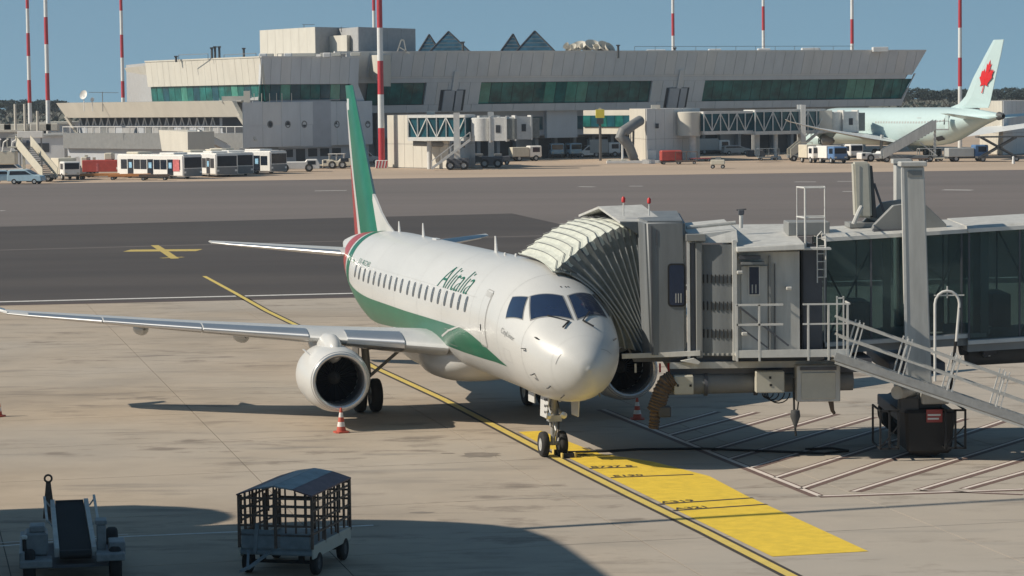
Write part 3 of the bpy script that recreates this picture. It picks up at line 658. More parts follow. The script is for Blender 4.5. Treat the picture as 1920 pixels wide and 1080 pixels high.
# ---------------------------------------------------------------- traffic cones
def cone(p, h, lab):
    o = thing('traffic_cone', lab, 'traffic cone', (p[0], p[1], 0), random.uniform(0, 1), 'red and white traffic cones round the airliner')
    b = MB().prism([(-.2, -.13), (-.13, -.2), (.13, -.2), (.2, -.13), (.2, .13), (.13, .2), (-.13, .2), (-.2, .13)], .0, .04); b.build('base', 'cone_red', o)
    r0, r1, z0 = .135, .028, .04; N = 5
    for k in range(N):
        a, c = k/N, (k+1)/N; MB().lathe((0, 0, z0), (0, 0, 1), [((h-z0)*a, r0+(r1-r0)*a), ((h-z0)*c, r0+(r1-r0)*c)], 18, cap=True).build('band', 'cone_red' if k % 2 == 0 else 'cone_white', o, smooth=SM)
    return o
cone(gp(640, 811), .70, 'red and white cone standing before the left engine intake'); cone(gp(1195, 786), .62, 'red and white cone in shade below the right engine'); cone(gp(-4, 781), .66, 'orange cone cut by the left edge of the picture')
# ---------------------------------------------------------------- the near jet bridge
def Xp(px, Y, py=500): return at(px, py, Y).x
def Zp(px, py, Y): return at(px, py, Y).z
JO = Vector((10.5, 69.5, 0))
JB = thing('jet_bridge', 'grey jet bridge with glass tunnel and folding canopy docked to the white regional jet', 'jet bridge', JO)
def jb(mb, name, m, par=None, **k): return mb.build(name, m, par or JB, off=JO, **k)
YN = 67.7                                    # near side of the cab
# --- folding canopy: hoops fanning from the cab frame to the fuselage skin
NH = 16
def hug(u, s):                               # curve over the fuselage skin: u 0 at the low hinge, 1 at the crown
    a = -104+u*104; p = fpt(s, R(a), .10); return wloc(p[0], p[1], p[2])
def frm(u, s):
    zb_, zt_ = 2.62, 6.02; y0 = -2.62
    return wloc(s, y0-.10*u, zb_+(zt_-zb_)*u)
def hoop(t, s0, s1, inset=0.):
    """near leg, crown, far leg as one list"""
    s0f, s1f = 3.25+.0*t, 6.75
    pts = []
    te = t**1.15
    for k in range(13):
        u = k/12; A = frm(u, s0f-.10); B = hug(u, s0f+.12); p = frm(0, s0f-.10).lerp(frm(1, s0f-.10).lerp(hug(1, s0f+.12), te)+Vector((0, 0, .38*math.sin(math.pi*te))), u).lerp(B, t**6)
        pts.append(p)
    for k in range(1, 8):
        v = k/8; A = frm(1, s0f+(s1f-s0f)*v); B = hug(1., s0f+(s1f-s0f)*v); p = A.lerp(B, te)+Vector((0, 0, .38*math.sin(math.pi*te))); pts.append(p)
    for k in range(12, -1, -1):
        u = k/12; A = frm(u, s1f); B = hug(u, s1f); p = frm(0, s1f).lerp(frm(1, s1f).lerp(hug(1, s1f), te)+Vector((0, 0, .38*math.sin(math.pi*te))), u).lerp(B, t**6)
        pts.append(p)
    return pts
cen = wloc(5.0, -1.6, 3.6)
H = [hoop(k/(NH-1), 0, 0) for k in range(NH)]
side = MB(); topm = MB(); far = MB()
def shrink(p, f): return p+(cen-p)*f
for k in range(NH-1):
    A, B = H[k], H[k+1]; M = [shrink((a+b)*.5, .032) for i, (a, b) in enumerate(zip(A, B))]
    side.grid([A[:13], M[:13], B[:13]]); far.grid([A[20:], M[20:], B[20:]])
    # cream top pieces with a zigzag fold
    Mt = [shrink((a+b)*.5, .018) for a, b in zip(A, B)]
    topm = MB(); topm.grid([[A[i] for i in range(11, 22)], [Mt[i]+(Vector((0, 0, .03)) if i % 2 else Vector()) for i in range(11, 22)], [B[i] for i in range(11, 22)]])
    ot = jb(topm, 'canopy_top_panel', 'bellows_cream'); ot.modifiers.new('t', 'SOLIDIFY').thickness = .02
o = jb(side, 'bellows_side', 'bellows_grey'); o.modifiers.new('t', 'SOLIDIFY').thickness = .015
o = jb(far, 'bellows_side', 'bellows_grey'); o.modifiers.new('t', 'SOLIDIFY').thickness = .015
for k in range(NH):
    out = [shrink(p, -.012) for p in H[k]]
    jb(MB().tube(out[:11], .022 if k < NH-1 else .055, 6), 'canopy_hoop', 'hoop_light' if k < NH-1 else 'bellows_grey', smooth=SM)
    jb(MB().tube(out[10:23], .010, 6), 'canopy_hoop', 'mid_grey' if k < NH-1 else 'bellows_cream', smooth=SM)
    if k % 1 == 0:
        for q in (11, 21): jb(MB().bar(out[q], out[q]+Vector((-.05, 0, .13)), .03, .02), 'hoop_clip', 'bridge_dark')
# --- cab front frame, hood and cab shell
c0 = frm(0, 3.1); c1 = frm(1, 3.1); d0 = frm(0, 6.9)
zT = 6.0; zB = 2.62
fx = wloc(3.05, -2.68); gx = wloc(6.95, -2.68)
nrm = Vector((math.cos(PH), math.sin(PH), 0))              # outward from the fuselage
for P_ in (fx, gx): jb(MB().hexa([P_+Vector((0, 0, zB)), P_+nrm*.16+Vector((0, 0, zB)), P_+nrm*.16+pa_*.12+Vector((0, 0, zB)), P_+pa_*.12+Vector((0, 0, zB))], [P_+Vector((0, 0, zT)), P_+nrm*.16+Vector((0, 0, zT)), P_+nrm*.16+pa_*.12+Vector((0, 0, zT)), P_+pa_*.12+Vector((0, 0, zT))]), 'cab_front_post', 'bridge_light', bevel=.01)
jb(MB().hexa([fx+Vector((0, 0, zT)), fx+nrm*.2+Vector((0, 0, zT)), gx+nrm*.2+Vector((0, 0, zT)), gx+Vector((0, 0, zT))], [fx+Vector((0, 0, zT+.1)), fx+nrm*.2+Vector((0, 0, zT+.1)), gx+nrm*.2+Vector((0, 0, zT+.1)), gx+Vector((0, 0, zT+.1))]), 'cab_front_beam', 'bridge_grey')
# hood over the canopy: shallow gable pushed out of the cab roof
hA = fx-nrm*.95; hB = gx-nrm*.95; hm = (hA+hB)/2; bA = fx+nrm*.25; bB = gx+nrm*.25; bm = (bA+bB)/2
def V3(p, z): return (p.x, p.y, z)
hd = MB(); rf = [(hA, 6.08), (hm, 6.40), (hB, 6.10)]; rb = [(bA, 6.05), (bm, 6.42), (bB, 6.1)]
hd.grid([[V3(p, z) for p, z in rf], [V3(p, z) for p, z in rb]]); o = jb(hd, 'hood_roof', 'bridge_light'); o.modifiers.new('t', 'SOLIDIFY').thickness = .06
hs = MB(); hs.hexa([V3(hA+nrm*.5, 5.72), V3(bA, 5.0), V3(bA+pa_*.05, 5.0), V3(hA+nrm*.5+pa_*.05, 5.72)], [V3(hA, 6.05), V3(bA, 6.05), V3(bA+pa_*.05, 6.05), V3(hA+pa_*.05, 6.05)]); jb(hs, 'hood_side', 'cab_slate')
# cab body (rounded end wall with window)
xa, xb = Xp(1219, YN), Xp(1287, YN)
cab = MB(); cab.hexa([(xa, YN, 2.62), (xb, YN, 2.62), (xb+.1, 72.0, 2.62), (xa-.6, 72.0, 2.62)], [(xa-.12, YN, 6.12), (xb-.02, YN, 6.12), (xb+.1, 72.0, 6.2), (xa-.7, 72.0, 6.2)])
CB = jb(cab, 'cab', 'cab_slate', bevel=.07, seg=3, smooth=SM)
wn = MB(); wx0, wx1 = Xp(1254, YN), Xp(1283, YN); wz0, wz1 = Zp(1270, 572, YN), Zp(1270, 497, YN)
def rrect(x0, x1, z0, z1, y, r, th):
    P = []
    for cx_, cz_, a0_ in ((x1-r, z1-r, 0), (x0+r, z1-r, 90), (x0+r, z0+r, 180), (x1-r, z0+r, 270)):
        for k in range(5): a = R(a0_+22.5*k); P.append((cx_+r*math.cos(a), y, cz_+r*math.sin(a)))
    return MB().extr(P, (0, -th, 0))
jb(rrect(wx0-.03, wx1+.03, wz0-.04, wz1+.04, YN-.002, .09, .02), 'window_frame', 'black', CB)
jb(rrect(wx0+.01, wx1-.01, wz0, wz1, YN-.024, .07, .006), 'cab_window', 'cockpit_glass', CB)
for k in range(3): jb(MB().box(wx0+.16+k*.065, wx0+.185+k*.065, YN-.036, YN-.031, wz0+.06, wz0+.3), 'console_light', 'light_grey', CB)
jb(MB().box(xa+.16, xa+.19, YN-.012, YN, 5.5, 5.9), 'rain_channel', 'bridge_dark', CB)
jb(MB().box(xa+.02, xa+.05, YN-.03, YN, 2.7, 6.0), 'rain_channel', 'bridge_dark', CB)
# two red lamps on the cab roof
for px, py in ((1170, 370), (1218, 372)):
    x = Xp(px, 69); z = Zp(px, py, 69); l = jb(MB().tube([(x, 69, 6.2), (x, 69, z-.12)], .02, 6), 'beacon_pole', 'bridge_white')
    jb(MB().lathe((x, 69, z-.14), (0, 0, 1), [(0, .02), (.02, .05), (.12, .05), (.16, .02)], 12), 'beacon_lamp', 'brake_red', l, smooth=SM)
# corner posts and curved rolling wall with vent slots
xc0, xc1 = Xp(1288, YN), Xp(1313, YN)
jb(MB().box(xc0-.0, xc0+.07, YN-.05, YN+.05, 2.55, 5.62), 'corner_post', 'bridge_white')
jb(MB().box(xc0+.09, xc0+.20, YN, YN+.3, 2.65, 5.6), 'corner_recess', 'bridge_dark')
jb(MB().box(xc0+.21, xc1+.05, YN-.04, YN+.2, 2.6, 5.58), 'corner_post', 'bridge_grey', bevel=.03)
x0, x1 = Xp(1315, YN), Xp(1376, YN); cx, cy, rad = (x0+x1)/2+.45, YN+2.15, 2.22
a0 = math.acos((x0-cx)/rad); a1 = math.acos((x1-cx)/rad)
rw = MB(); rw.grid([[(cx+rad*math.cos(a0+(a1-a0)*i/10), cy-rad*math.sin(a0+(a1-a0)*i/10), z) for i in range(11)] for z in (2.65, 3.5, 4.5, 5.5)])
RW = jb(rw, 'rolling_wall', 'cab_slate', smooth=SM); RW.modifiers.new('t', 'SOLIDIFY').thickness = .03
for zr in (3.12, 3.83, 4.52):
    for k in range(8):
        a = a0+(a1-a0)*(k+.7)/8.4; x, y = cx+(rad+.025)*math.cos(a), cy-(rad+.025)*math.sin(a); jb(MB().cbox((x, y, zr+.11), .035, .03, .23, math.pi/2-a+math.pi/2), 'vent_slot', 'black', RW, bevel=.012)
for k in range(7):
    a = a0+(a1-a0)*(.5+k)/7; jb(MB().cbox((cx+(rad+.02)*math.cos(a), cy-(rad+.02)*math.sin(a), 2.70), .05, .03, .06), 'wall_foot', 'bridge_light', RW)
jb(MB().hexa([(x0-.3, YN-.02, 5.55), (x1+.1, YN-.02, 5.55), (x1+.1, 72, 5.55), (x0-.3, 72, 5.55)], [(x0-.3, YN+.05, 5.75), (x1+.1, YN+.3, 5.85), (x1+.1, 72, 5.95), (x0-.3, 72, 5.85)]), 'rotunda_roof', 'bridge_light')
jb(MB().box(Xp(1286, YN), Xp(1323, YN), YN-.12, YN+.3, 5.60, 5.78), 'roof_bracket', 'bridge_grey', bevel=.01)
jb(MB().tube([(Xp(1290, YN), YN+.5, 5.92), (Xp(1380, YN+.6), YN+.7, 6.02)], .05, 8), 'roof_conduit', 'bridge_light', smooth=SM)
# --- fixed head: service door section
xd0, xd1, xd2 = Xp(1373, 67.6), Xp(1381, 67.6), Xp(1500, 67.6)
jb(MB().box(xd0, xd1, 67.5, 67.68, 2.55, 5.62), 'corner_post', 'bridge_white')
sb = MB(); sb.hexa([(xd1, 67.72, 2.65), (xd2, 67.72, 2.65), (xd2, 72.0, 2.65), (xd1, 72.0, 2.65)], [(xd1, 67.72, 5.3), (xd2, 67.72, 5.3), (xd2, 72.0, 5.55), (xd1, 72.0, 5.55)]); SB = jb(sb, 'head_section', 'bridge_light')
sx = Xp(1440, 67.6)
jb(MB().hexa([(xd1-.02, 67.3, 5.32), (xd2+.1, 67.3, 5.36), (xd2+.1, 72.1, 5.6), (xd1-.02, 72.1, 5.6)], [(xd1-.02, 67.34, 5.44), (xd2+.1, 67.34, 5.52), (xd2+.1, 72.1, 5.8), (xd1-.02, 72.1, 5.8)]), 'head_roof', 'bridge_light', bevel=.02)
jb(MB().box(xd1+.05, sx-.2, 67.45, 67.6, 5.14, 5.22), 'door_canopy', 'bridge_dark'); jb(MB().box(xd1+.1, sx-.1, 67.4, 67.7, 5.00, 5.06), 'door_canopy', 'bridge_grey')
dx0, dx1 = xd1+.12, Xp(1440, 67.6); DR = jb(MB().box(dx0, dx1, 67.665, 67.715, 2.75, 4.95), 'service_door', 'bridge_light', bevel=.01)
wx0, wx1 = Xp(1405, 67.6), Xp(1423, 67.6); wz0, wz1 = Zp(1410, 552, 67.6), Zp(1410, 501, 67.6)
jb(MB().box(wx0-.03, wx1+.03, 67.64, 67.662, wz0-.03, wz1+.03), 'door_window_frame', 'bridge_white', DR); jb(MB().box(wx0, wx1, 67.625, 67.638, wz0, wz1), 'door_window', 'cockpit_glass', DR)
for k in range(2): jb(MB().box(wx0+.06+k*.09, wx0+.09+k*.09, 67.618, 67.624, wz0+.03, wz0+.25), 'window_sticker', 'light_grey', DR)
jb(MB().box(sx+.02, sx+.07, 67.63, 67.715, 2.7, 5.2), 'panel_post', 'bridge_grey'); jb(MB().box(sx+.17, sx+.19, 67.65, 67.715, 2.7, 5.0), 'panel_post', 'bridge_dark')
for (px, py) in ((1384, 510), (1392, 625), (1476, 540)):
    x, z = Xp(px, 67.5), Zp(px, py, 67.5); l = jb(MB().bar((x, 67.7, z), (x, 67.35, z+.03), .04), 'lamp_bracket', 'dark_grey'); jb(MB().cbox((x+.03, 67.33, z), .15, .12, .09), 'spot_lamp', 'bridge_light', l, bevel=.02)
# dark re-entrant link between the head and the tunnel
xe0, xe1 = Xp(1500, 68.2), Xp(1541, 68.2)
jb(MB().box(xe0+.02, xe1, 68.05, 71.6, 2.75, 5.35), 'link_wall', 'bridge_dark', bevel=.02)
jb(MB().box(xe0+.0, xe0+.05, 67.9, 68.04, 2.7, 5.4), 'link_post', 'black'); jb(MB().box(xe1+.06, xe1+.1, 68.3, 68.4, 2.9, 5.3), 'link_post', 'bridge_light')
# roof platform with equipment cabinet and cage ladder
px0, px1 = Xp(1478, 69.2), Xp(1556, 69.2)
jb(MB().box(px0, px1, 69.2, 70.4, 5.62, 5.98), 'roof_cabinet', 'bridge_grey', bevel=.02)
jb(MB().box(Xp(1503, 68.2), Xp(1556, 68.2), 67.9, 68.3, Zp(1530, 466, 68.2)-.02, Zp(1530, 466, 68.2)+.03), 'ladder_landing', 'bridge_white')
gx_ = [Xp(1497, 68.6), Xp(1510, 68.1), Xp(1547, 68.1), Xp(1549, 68.6)]; zt_ = Zp(1520, 352, 68.2); zm_ = Zp(1520, 408, 68.2); zb_ = Zp(1520, 464, 68.2)
for i, (x, y) in enumerate([(gx_[0], 68.9), (gx_[1], 68.1), (gx_[2], 68.1), (gx_[3], 68.9)]): jb(MB().tube([(x, y, zb_), (x, y, zt_)], .03 if i == 1 else .014, 6), 'cage_post', 'bridge_white')
for z in (zt_, zm_):
    c4 = [(gx_[1], 68.1), (gx_[2], 68.1), (gx_[3], 68.9), (gx_[0], 68.9)]; jb(MB().tube([(x, y, z) for x, y in c4+c4[:1]], .022, 6, cap=False), 'cage_rail', 'bridge_white')
lx0, lx1 = Xp(1532, 68.0), Xp(1548, 68.0); ld = MB().tube([(lx0, 67.95, Zp(1540, 530, 68)), (lx0, 67.95, zb_+.3)], .018, 6).tube([(lx1, 67.95, Zp(1540, 520, 68)), (lx1, 67.95, zb_+.3)], .018, 6)
ld.tube([(lx0, 67.95, zb_+.3), ((lx0+lx1)/2, 67.95, zb_+.42), (lx1, 67.95, zb_+.3)], .018, 6)
LD = jb(ld, 'ladder_rail', 'bridge_white')
for k in range(6): jb(MB().tube([(lx0, 67.95, zb_-.75+k*.2), (lx1, 67.95, zb_-.75+k*.2)], .012, 5), 'rung', 'bridge_white', LD)
# vent post with weather vane on the roof
vx = Xp(1390, 70); jb(MB().tube([(vx, 70, 5.8), (vx, 70, 6.15)], .05, 8), 'vent_post', 'bridge_white'); jb(MB().cbox((vx, 70, 6.22), .16, .12, .14), 'vent_head', 'bridge_dark', bevel=.02); jb(MB().tube([(vx-.12, 70, 6.28), (vx+.14, 70, 6.30)], .02, 5), 'vent_vane', 'dark_grey')
# --- glazed telescopic tunnel
def tn(x): return 68.55+.055*(x-8)            # y of near face
def tz(x): return 2.80+.045*(x-8)             # floor level
X0, X1, X2 = Xp(1545, 68.6), Xp(1812, 68.8), 33.0
for (a, b, g, hgt, nm) in ((X0, X1+.5, 0., 2.72, 'inner'), (X1, X2, .16, 2.74, 'outer')):
    yl = lambda x, g=g: tn(x)-g; yr = lambda x, g=g: tn(x)+3.0+g
    zf = lambda x, g=g: tz(x)-g; zc = lambda x, g=g, h=hgt: tz(x)-g+h+g
    def rib(x, y, w, m, nm2, z0=None, z1=None): jb(MB().box(x-w/2, x+w/2, y, y+.06, z0 or zf(x)+.1, z1 or zc(x)-.05), nm2, m)
    # floor girder, roof, edge profiles
    jb(MB().hexa([(a, yl(a), zf(a)-.22), (b, yl(b), zf(b)-.22), (b, yr(b), zf(b)-.22), (a, yr(a), zf(a)-.22)], [(a, yl(a), zf(a)+.1), (b, yl(b), zf(b)+.1), (b, yr(b), zf(b)+.1), (a, yr(a), zf(a)+.1)]), 'tunnel_floor', 'bridge_grey')
    jb(MB().hexa([(a, yl(a)-.04, zc(a)), (b, yl(b)-.04, zc(b)), (b, yr(b)+.04, zc(b)), (a, yr(a)+.04, zc(a))], [(a, yl(a)+.1, zc(a)+.14), (b, yl(b)+.1, zc(b)+.14), (b, yr(b)-.1, zc(b)+.2), (a, yr(a)-.1, zc(a)+.2)]), 'tunnel_roof', 'bridge_light')
    for y_, zz in ((yl, zc), (yl, zf)):
        jb(MB().bar((a, y_(a)-.05, zz(a)+.03), (b, y_(b)-.05, zz(b)+.03), .08, .10), 'edge_profile', 'bridge_white')
    pw = 1.18 if nm == 'inner' else 1.32; x = a+.06; k = 0
    while x < b-.1:
        xe = min(x+pw-.04, b)
        if x < 19:
            for y_ in (yl, yr):
                jb(MB().hexa([(x, y_(x)+.02, zf(x)+.1), (xe, y_(xe)+.02, zf(xe)+.1), (xe, y_(xe)+.035, zf(xe)+.1), (x, y_(x)+.035, zf(x)+.1)], [(x, y_(x)+.02, zc(x)), (xe, y_(xe)+.02, zc(xe)), (xe, y_(xe)+.035, zc(xe)), (x, y_(x)+.035, zc(x))]), 'glass_pane', 'tube_glass')
            rib(x-.02, yl(x), .045, 'bridge_dark', 'mullion'); rib(x-.02, yr(x)-.06, .045, 'bridge_dark', 'mullion')
            if k % 2 == (0 if nm == 'inner' else 1):
                jb(MB().bar((x, yl(x)+.14, zf(x)+.1), (x+pw, yl(x)+.14, zc(x)-.2), .07, .05), 'diagonal_brace', 'bridge_dark'); jb(MB().bar((x+pw, yr(x)-.14, zf(x)+.1), (x, yr(x)-.14, zc(x)-.2), .07, .05), 'diagonal_brace', 'bridge_dark')
            else: jb(MB().box(x+.3, x+.5, yl(x)+.10, yl(x)+.2, zf(x)+.1, zc(x)), 'inner_post', 'bridge_grey')
        x += pw; k += 1
    if nm == 'outer': jb(MB().hexa([(19.3, yl(19.3)+.01, zf(19.3)), (b, yl(b)+.01, zf(b)), (b, yr(b), zf(b)), (19.3, yr(19.3), zf(19.3))], [(19.3, yl(19.3)+.01, zc(19.3)), (b, yl(b)+.01, zc(b)), (b, yr(b), zc(b)), (19.3, yr(19.3), zc(19.3))]), 'tunnel_wall', 'bridge_grey')
for k, (x, w) in enumerate(((8.9, .5), (10.9, .4), (12.6, .5), (14.2, .4))): jb(MB().box(x, x+w, tn(x)+.9, tn(x)+2.6, tz(x)+.12, tz(x)+1.0), 'bench', 'bridge_dark', bevel=.03)
# roof saddles over the lift columns
yf = 68.25
cxa, cxb = Xp(1691, yf), Xp(1731, yf)
for y in (tn(10.4)+.35, tn(10.4)+2.4):
    z = tz(10.4)+2.86; jb(MB().extr([(cxa-.65, y, z), (cxb+.75, y, z), (cxb+.72, y, z+.12), (cxb+.2, y, z+.62), (cxb-.05, y, z+.70), (cxa-.1, y, z+.62), (cxa-.6, y, z+.12)], (0, .3, 0)), 'roof_saddle', 'bridge_grey', bevel=.01)
jb(MB().box(cxa-.65, cxa+.35, tn(10.4)+.1, tn(10.4)+.4, tz(10.4)+2.76, tz(10.4)+2.86), 'saddle_grille', 'bridge_dark')
# --- wheel carriage with two lift columns
WC = None
zt1 = Zp(1713, 312, yf)
col1 = jb(MB().hexa([(cxa+.12, yf-.22, .9), (cxb+.22, yf-.22, .9), (cxb+.22, yf+.22, .9), (cxa+.12, yf+.22, .9)], [(cxa, yf-.2, zt1), (cxb, yf-.2, zt1), (cxb, yf+.2, zt1), (cxa, yf+.2, zt1)]), 'lift_column', 'bridge_light', bevel=.03)
jb(MB().box(cxa-.07, cxb+.06, yf-.27, yf+.27, zt1, zt1+.13), 'column_cap', 'bridge_light', col1, bevel=.02); jb(MB().box(cxa+.12, cxb-.06, yf-.215, yf-.2, zt1-.26, zt1-.10), 'column_plate', 'bridge_grey', col1)
jb(MB().hexa([(cxa+.085, yf-.235, .9), (cxa+.15, yf-.235, .9), (cxa+.15, yf-.19, .9), (cxa+.085, yf-.19, .9)], [(cxa-.035, yf-.215, zt1), (cxa+.03, yf-.215, zt1), (cxa+.03, yf-.19, zt1), (cxa-.035, yf-.19, zt1)]), 'column_edge', 'bridge_white', col1)
yk = 72.6; k0, k1 = Xp(1677, yk), Xp(1703, yk); zt2 = Zp(1690, 306, yk)
col2 = jb(MB().box(k0, k1, yk-.2, yk+.2, .9, zt2), 'lift_column', 'bridge_light', bevel=.03); jb(MB().box(k0-.06, k1+.06, yk-.25, yk+.25, zt2, zt2+.12), 'column_cap', 'bridge_light', col2)
bx0, bx1 = Xp(1678, 68.1), Xp(1790, 68.1); bz = gp(1720, 850)
jb(MB().box(cxa-.3, cxb+.6, yf+.2, yk+.3, 2.05, 2.35), 'cross_beam', 'bridge_dark', bevel=.02)
jb(MB().box(cxa+.0, cxb+.5, yf-.3, yk+.3, .75, 1.05), 'axle_beam', 'bridge_dark', bevel=.02)
ty = 67.75
for y in (yf-.55, yf+.35, yk-.5, yk+.35):
    w = wheel(JB, (0, 0, 0), .55, .38, "tyre", "dark_grey")
    w.location = (Xp(1733, 68.2)-JO.x, y-JO.y, .55)
jb(MB().hexa([(bx0+.2, yf-.9, .12), (bx1-.2, yf-.9, .12), (bx1-.2, yf+.6, .12), (bx0+.2, yf+.6, .12)], [(bx0+.12, yf-1.0, 1.25), (bx1-.1, yf-1.0, 1.25), (bx1-.1, yf+.6, 1.25), (bx0+.12, yf+.6, 1.25)]), 'carriage_housing', 'black', bevel=.08)
jb(MB().box(bx0+.4, bx1-.4, yf-.7, yf+.5, 1.25, 1.5), 'carriage_top', 'dark_grey', bevel=.03)
rx0, rx1 = Xp(1737, 67.2), Xp(1767, 67.2); sg = jb(MB().box(rx0, rx1, yf-1.04, yf-1.005, Zp(1750, 792, 67.2), Zp(1750, 768, 67.2)), 'warning_plate', 'livery_red'); 
for k in range(2): jb(MB().box(rx0+.03, rx1-.04-.05*k, yf-1.046, yf-1.042, Zp(1750, 778+k*7, 67.2)-.025, Zp(1750, 778+k*7, 67.2)+.02), 'plate_lettering', 'mast_white', sg)
mx, mz = Xp(1677, 67.6), Zp(1677, 733, 67.6); jb(MB().tube([(mx, 67.2, mz), (mx+.5, 67.9, mz-.02)], .17, 16), 'drive_motor', 'bridge_light', smooth=SM); jb(MB().box(mx+.65, mx+1.35, 67.3, 67.9, mz-.32, mz+.1), 'motor_housing', 'bridge_light', bevel=.03)
jb(MB().box(mx+.1, mx+.6, 67.4, 67.8, mz-.55, mz-.15), 'gear_box', 'dark_grey', bevel=.03)
# black guard frames either side of the carriage
for (xa_, xb_) in ((Xp(1646, 67.3), Xp(1680, 67.3)), (Xp(1768, 67.3), Xp(1805, 67.3))):
    for z in (.32, 1.28): jb(MB().bar((xa_, 66.9, z), (xb_, 66.9, z-.0), .05), 'guard_rail', 'black'); jb(MB().bar((xa_, 66.9, z), (xa_, 68.3, z), .04), 'guard_rail', 'black'); jb(MB().bar((xb_, 66.9, z), (xb_, 68.3, z), .04), 'guard_rail', 'black')
    for x in (xa_, (xa_+xb_)/2, xb_): jb(MB().bar((x, 66.9, .3), (x, 66.9, 1.3), .05), 'guard_post', 'black')
    jb(MB().bar((xa_, 68.3, .3), (xa_, 68.3, 1.3), .05), 'guard_post', 'black'); jb(MB().bar((xa_, 66.9, .35), (xb_, 66.9, .9), .03), 'guard_brace', 'black')
# --- tall air unit on the tunnel roof
ya = 70.6; u0, u1 = Xp(1598, ya, 400), Xp(1632, ya, 400); zu0, zu1 = Zp(1600, 408, ya), Zp(1600, 304, ya)
AU = jb(MB().hexa([(u0+.06, ya-.2, zu0), (u1+.02, ya-.2, zu0), (u1+.12, ya+.6, zu0), (u0+.1, ya+.6, zu0)], [(u0, ya-.2, zu1), (u1-.04, ya-.2, zu1), (u1+.02, ya+.6, zu1), (u0+.05, ya+.6, zu1)]), 'air_unit', 'cream_box', bevel=.05, seg=2)
jb(MB().hexa([(u1+.05, ya-.1, zu0), (u1+.16, ya-.1, zu0), (u1+.16, ya+.6, zu0), (u1+.05, ya+.6, zu0)], [(u1-.03, ya-.1, zu1-.1), (u1+.04, ya-.1, zu1-.1), (u1+.04, ya+.6, zu1-.1), (u1-.03, ya+.6, zu1-.1)]), 'air_unit_back', 'dark_grey', AU)
jb(MB().box(u0+.16, u0+.19, ya-.212, ya-.2, zu0+.1, zu1-.1), 'panel_seam', 'line_grey', AU)
jb(MB().bar((u1+.1, ya, zu0+.9), (Xp(1662, ya), ya, zu0-.05), .06), 'unit_brace', 'bridge_dark'); jb(MB().bar((u1-.1, ya+.2, zu0+.02), (Xp(1650, ya), ya+.2, zu0-.1), .08), 'unit_bracket', 'bridge_light')
jb(MB().tube([(Xp(1596, ya), ya-.5, zu0-.15), (Xp(1606, ya), ya-.5, zu0+.18), (Xp(1612, ya), ya-.4, zu0+.3)], .06, 8), 'unit_hose', 'bridge_light', smooth=SM)
jb(MB().box(Xp(1590, ya), Xp(1660, ya), ya-.4, ya+.7, zu0-.25, zu0-.13), 'unit_base', 'bridge_grey')
# --- service platform and railing
pz = Zp(1400, 668, 66.9); pf0, pf1 = Xp(1380, 66.9), Xp(1592, 66.9)
jb(MB().box(pf0, pf1, 66.85, 67.7, pz-.02, pz+.04), 'platform_deck', 'bridge_light'); jb(MB().box(pf0, pf1, 66.80, 66.845, pz-.03, pz+.16), 'kick_plate', 'bridge_white')
for px in (1381, 1423, 1515, 1553, 1589):
    x = Xp(px, 66.82); jb(MB().bar((x, 66.82, pz-.12), (x, 66.82, Zp(px, 571, 66.82)), .05), 'railing_post', 'bridge_white')
zr = Zp(1480, 571, 66.82); zm = Zp(1480, 608, 66.82)
for z in (zr, zm):
    jb(MB().bar((pf0, 66.82, z), (Xp(1468, 66.82), 66.82, z), .05), 'railing_bar', 'bridge_white'); jb(MB().bar((Xp(1505, 66.82), 66.82, z), (pf1, 66.82, z), .04), 'railing_bar', 'bridge_white'); jb(MB().bar((pf1, 66.82, z), (pf1, 67.7, z), .04), 'railing_bar', 'bridge_white')
jb(MB().bar((Xp(1386, 67.5), 67.5, zr-.1), (Xp(1478, 67.5), 67.5, pz+.2), .05), 'platform_brace', 'bridge_dark'); jb(MB().bar((Xp(1386, 67.4), 67.4, zm-.1), (Xp(1440, 67.4), 67.4, pz+.15), .04), 'platform_brace', 'bridge_dark')
gt = MB()
for x in (Xp(1572, 66.9), Xp(1584, 66.9)): gt.bar((x, 67.2, pz), (x, 67.2, Zp(1575, 557, 66.9)), .035)
gt.bar((Xp(1572, 66.9), 67.2, zr+.12), (Xp(1584, 66.9), 67.2, zr+.12), .035); jb(gt, 'gate_frame', 'bridge_white')
# --- service stairs, long shallow flight to the right
sA = Vector((Xp(1565, 66.5), 66.5, Zp(1565, 668, 66.5))); sB_ = Vector((Xp(1925, 66.2), 66.2, Zp(1925, 790, 66.2))); dv = (sB_-sA); sE = sA+dv*((sA.z-.12)/(sA.z-sB_.z))
L_ = (sE-sA).length; dirn = (sE-sA).normalized()
for dy in (0, .8):
    q = Vector((0, dy, 0)); jb(MB().bar(sA+q, sE+q, .07, .20), 'stair_stringer', 'steel'); jb(MB().bar(sA+q-Vector((0, 0, .16)), sE+q-Vector((0, 0, .16)), .04, .06), 'stair_lower_rail', 'bridge_light')
    for hh in (.95, .50):
        jb(MB().bar(sA+q+Vector((.1, 0, hh)), sE+q+Vector((-.2, 0, hh)), .04, .055), 'hand_rail', 'bridge_light')
    n_ = 9
    for k in range(n_):
        p = sA+dirn*(.35+k*1.28)+q; jb(MB().bar(p+Vector((.02, 0, 0)), p+Vector((.30, 0, .97)), .035), 'rail_post', 'bridge_white'); jb(MB().bar(p+Vector((.14, 0, 0)), p+Vector((.40, 0, .95)), .03), 'rail_post', 'bridge_white')
ns = 34
for k in range(ns):
    p = sA+dirn*(L_*(k+.5)/ns)+Vector((0, .4, .02)); jb(MB().cbox(p, .24, .76, .035), 'stair_tread', 'steel')
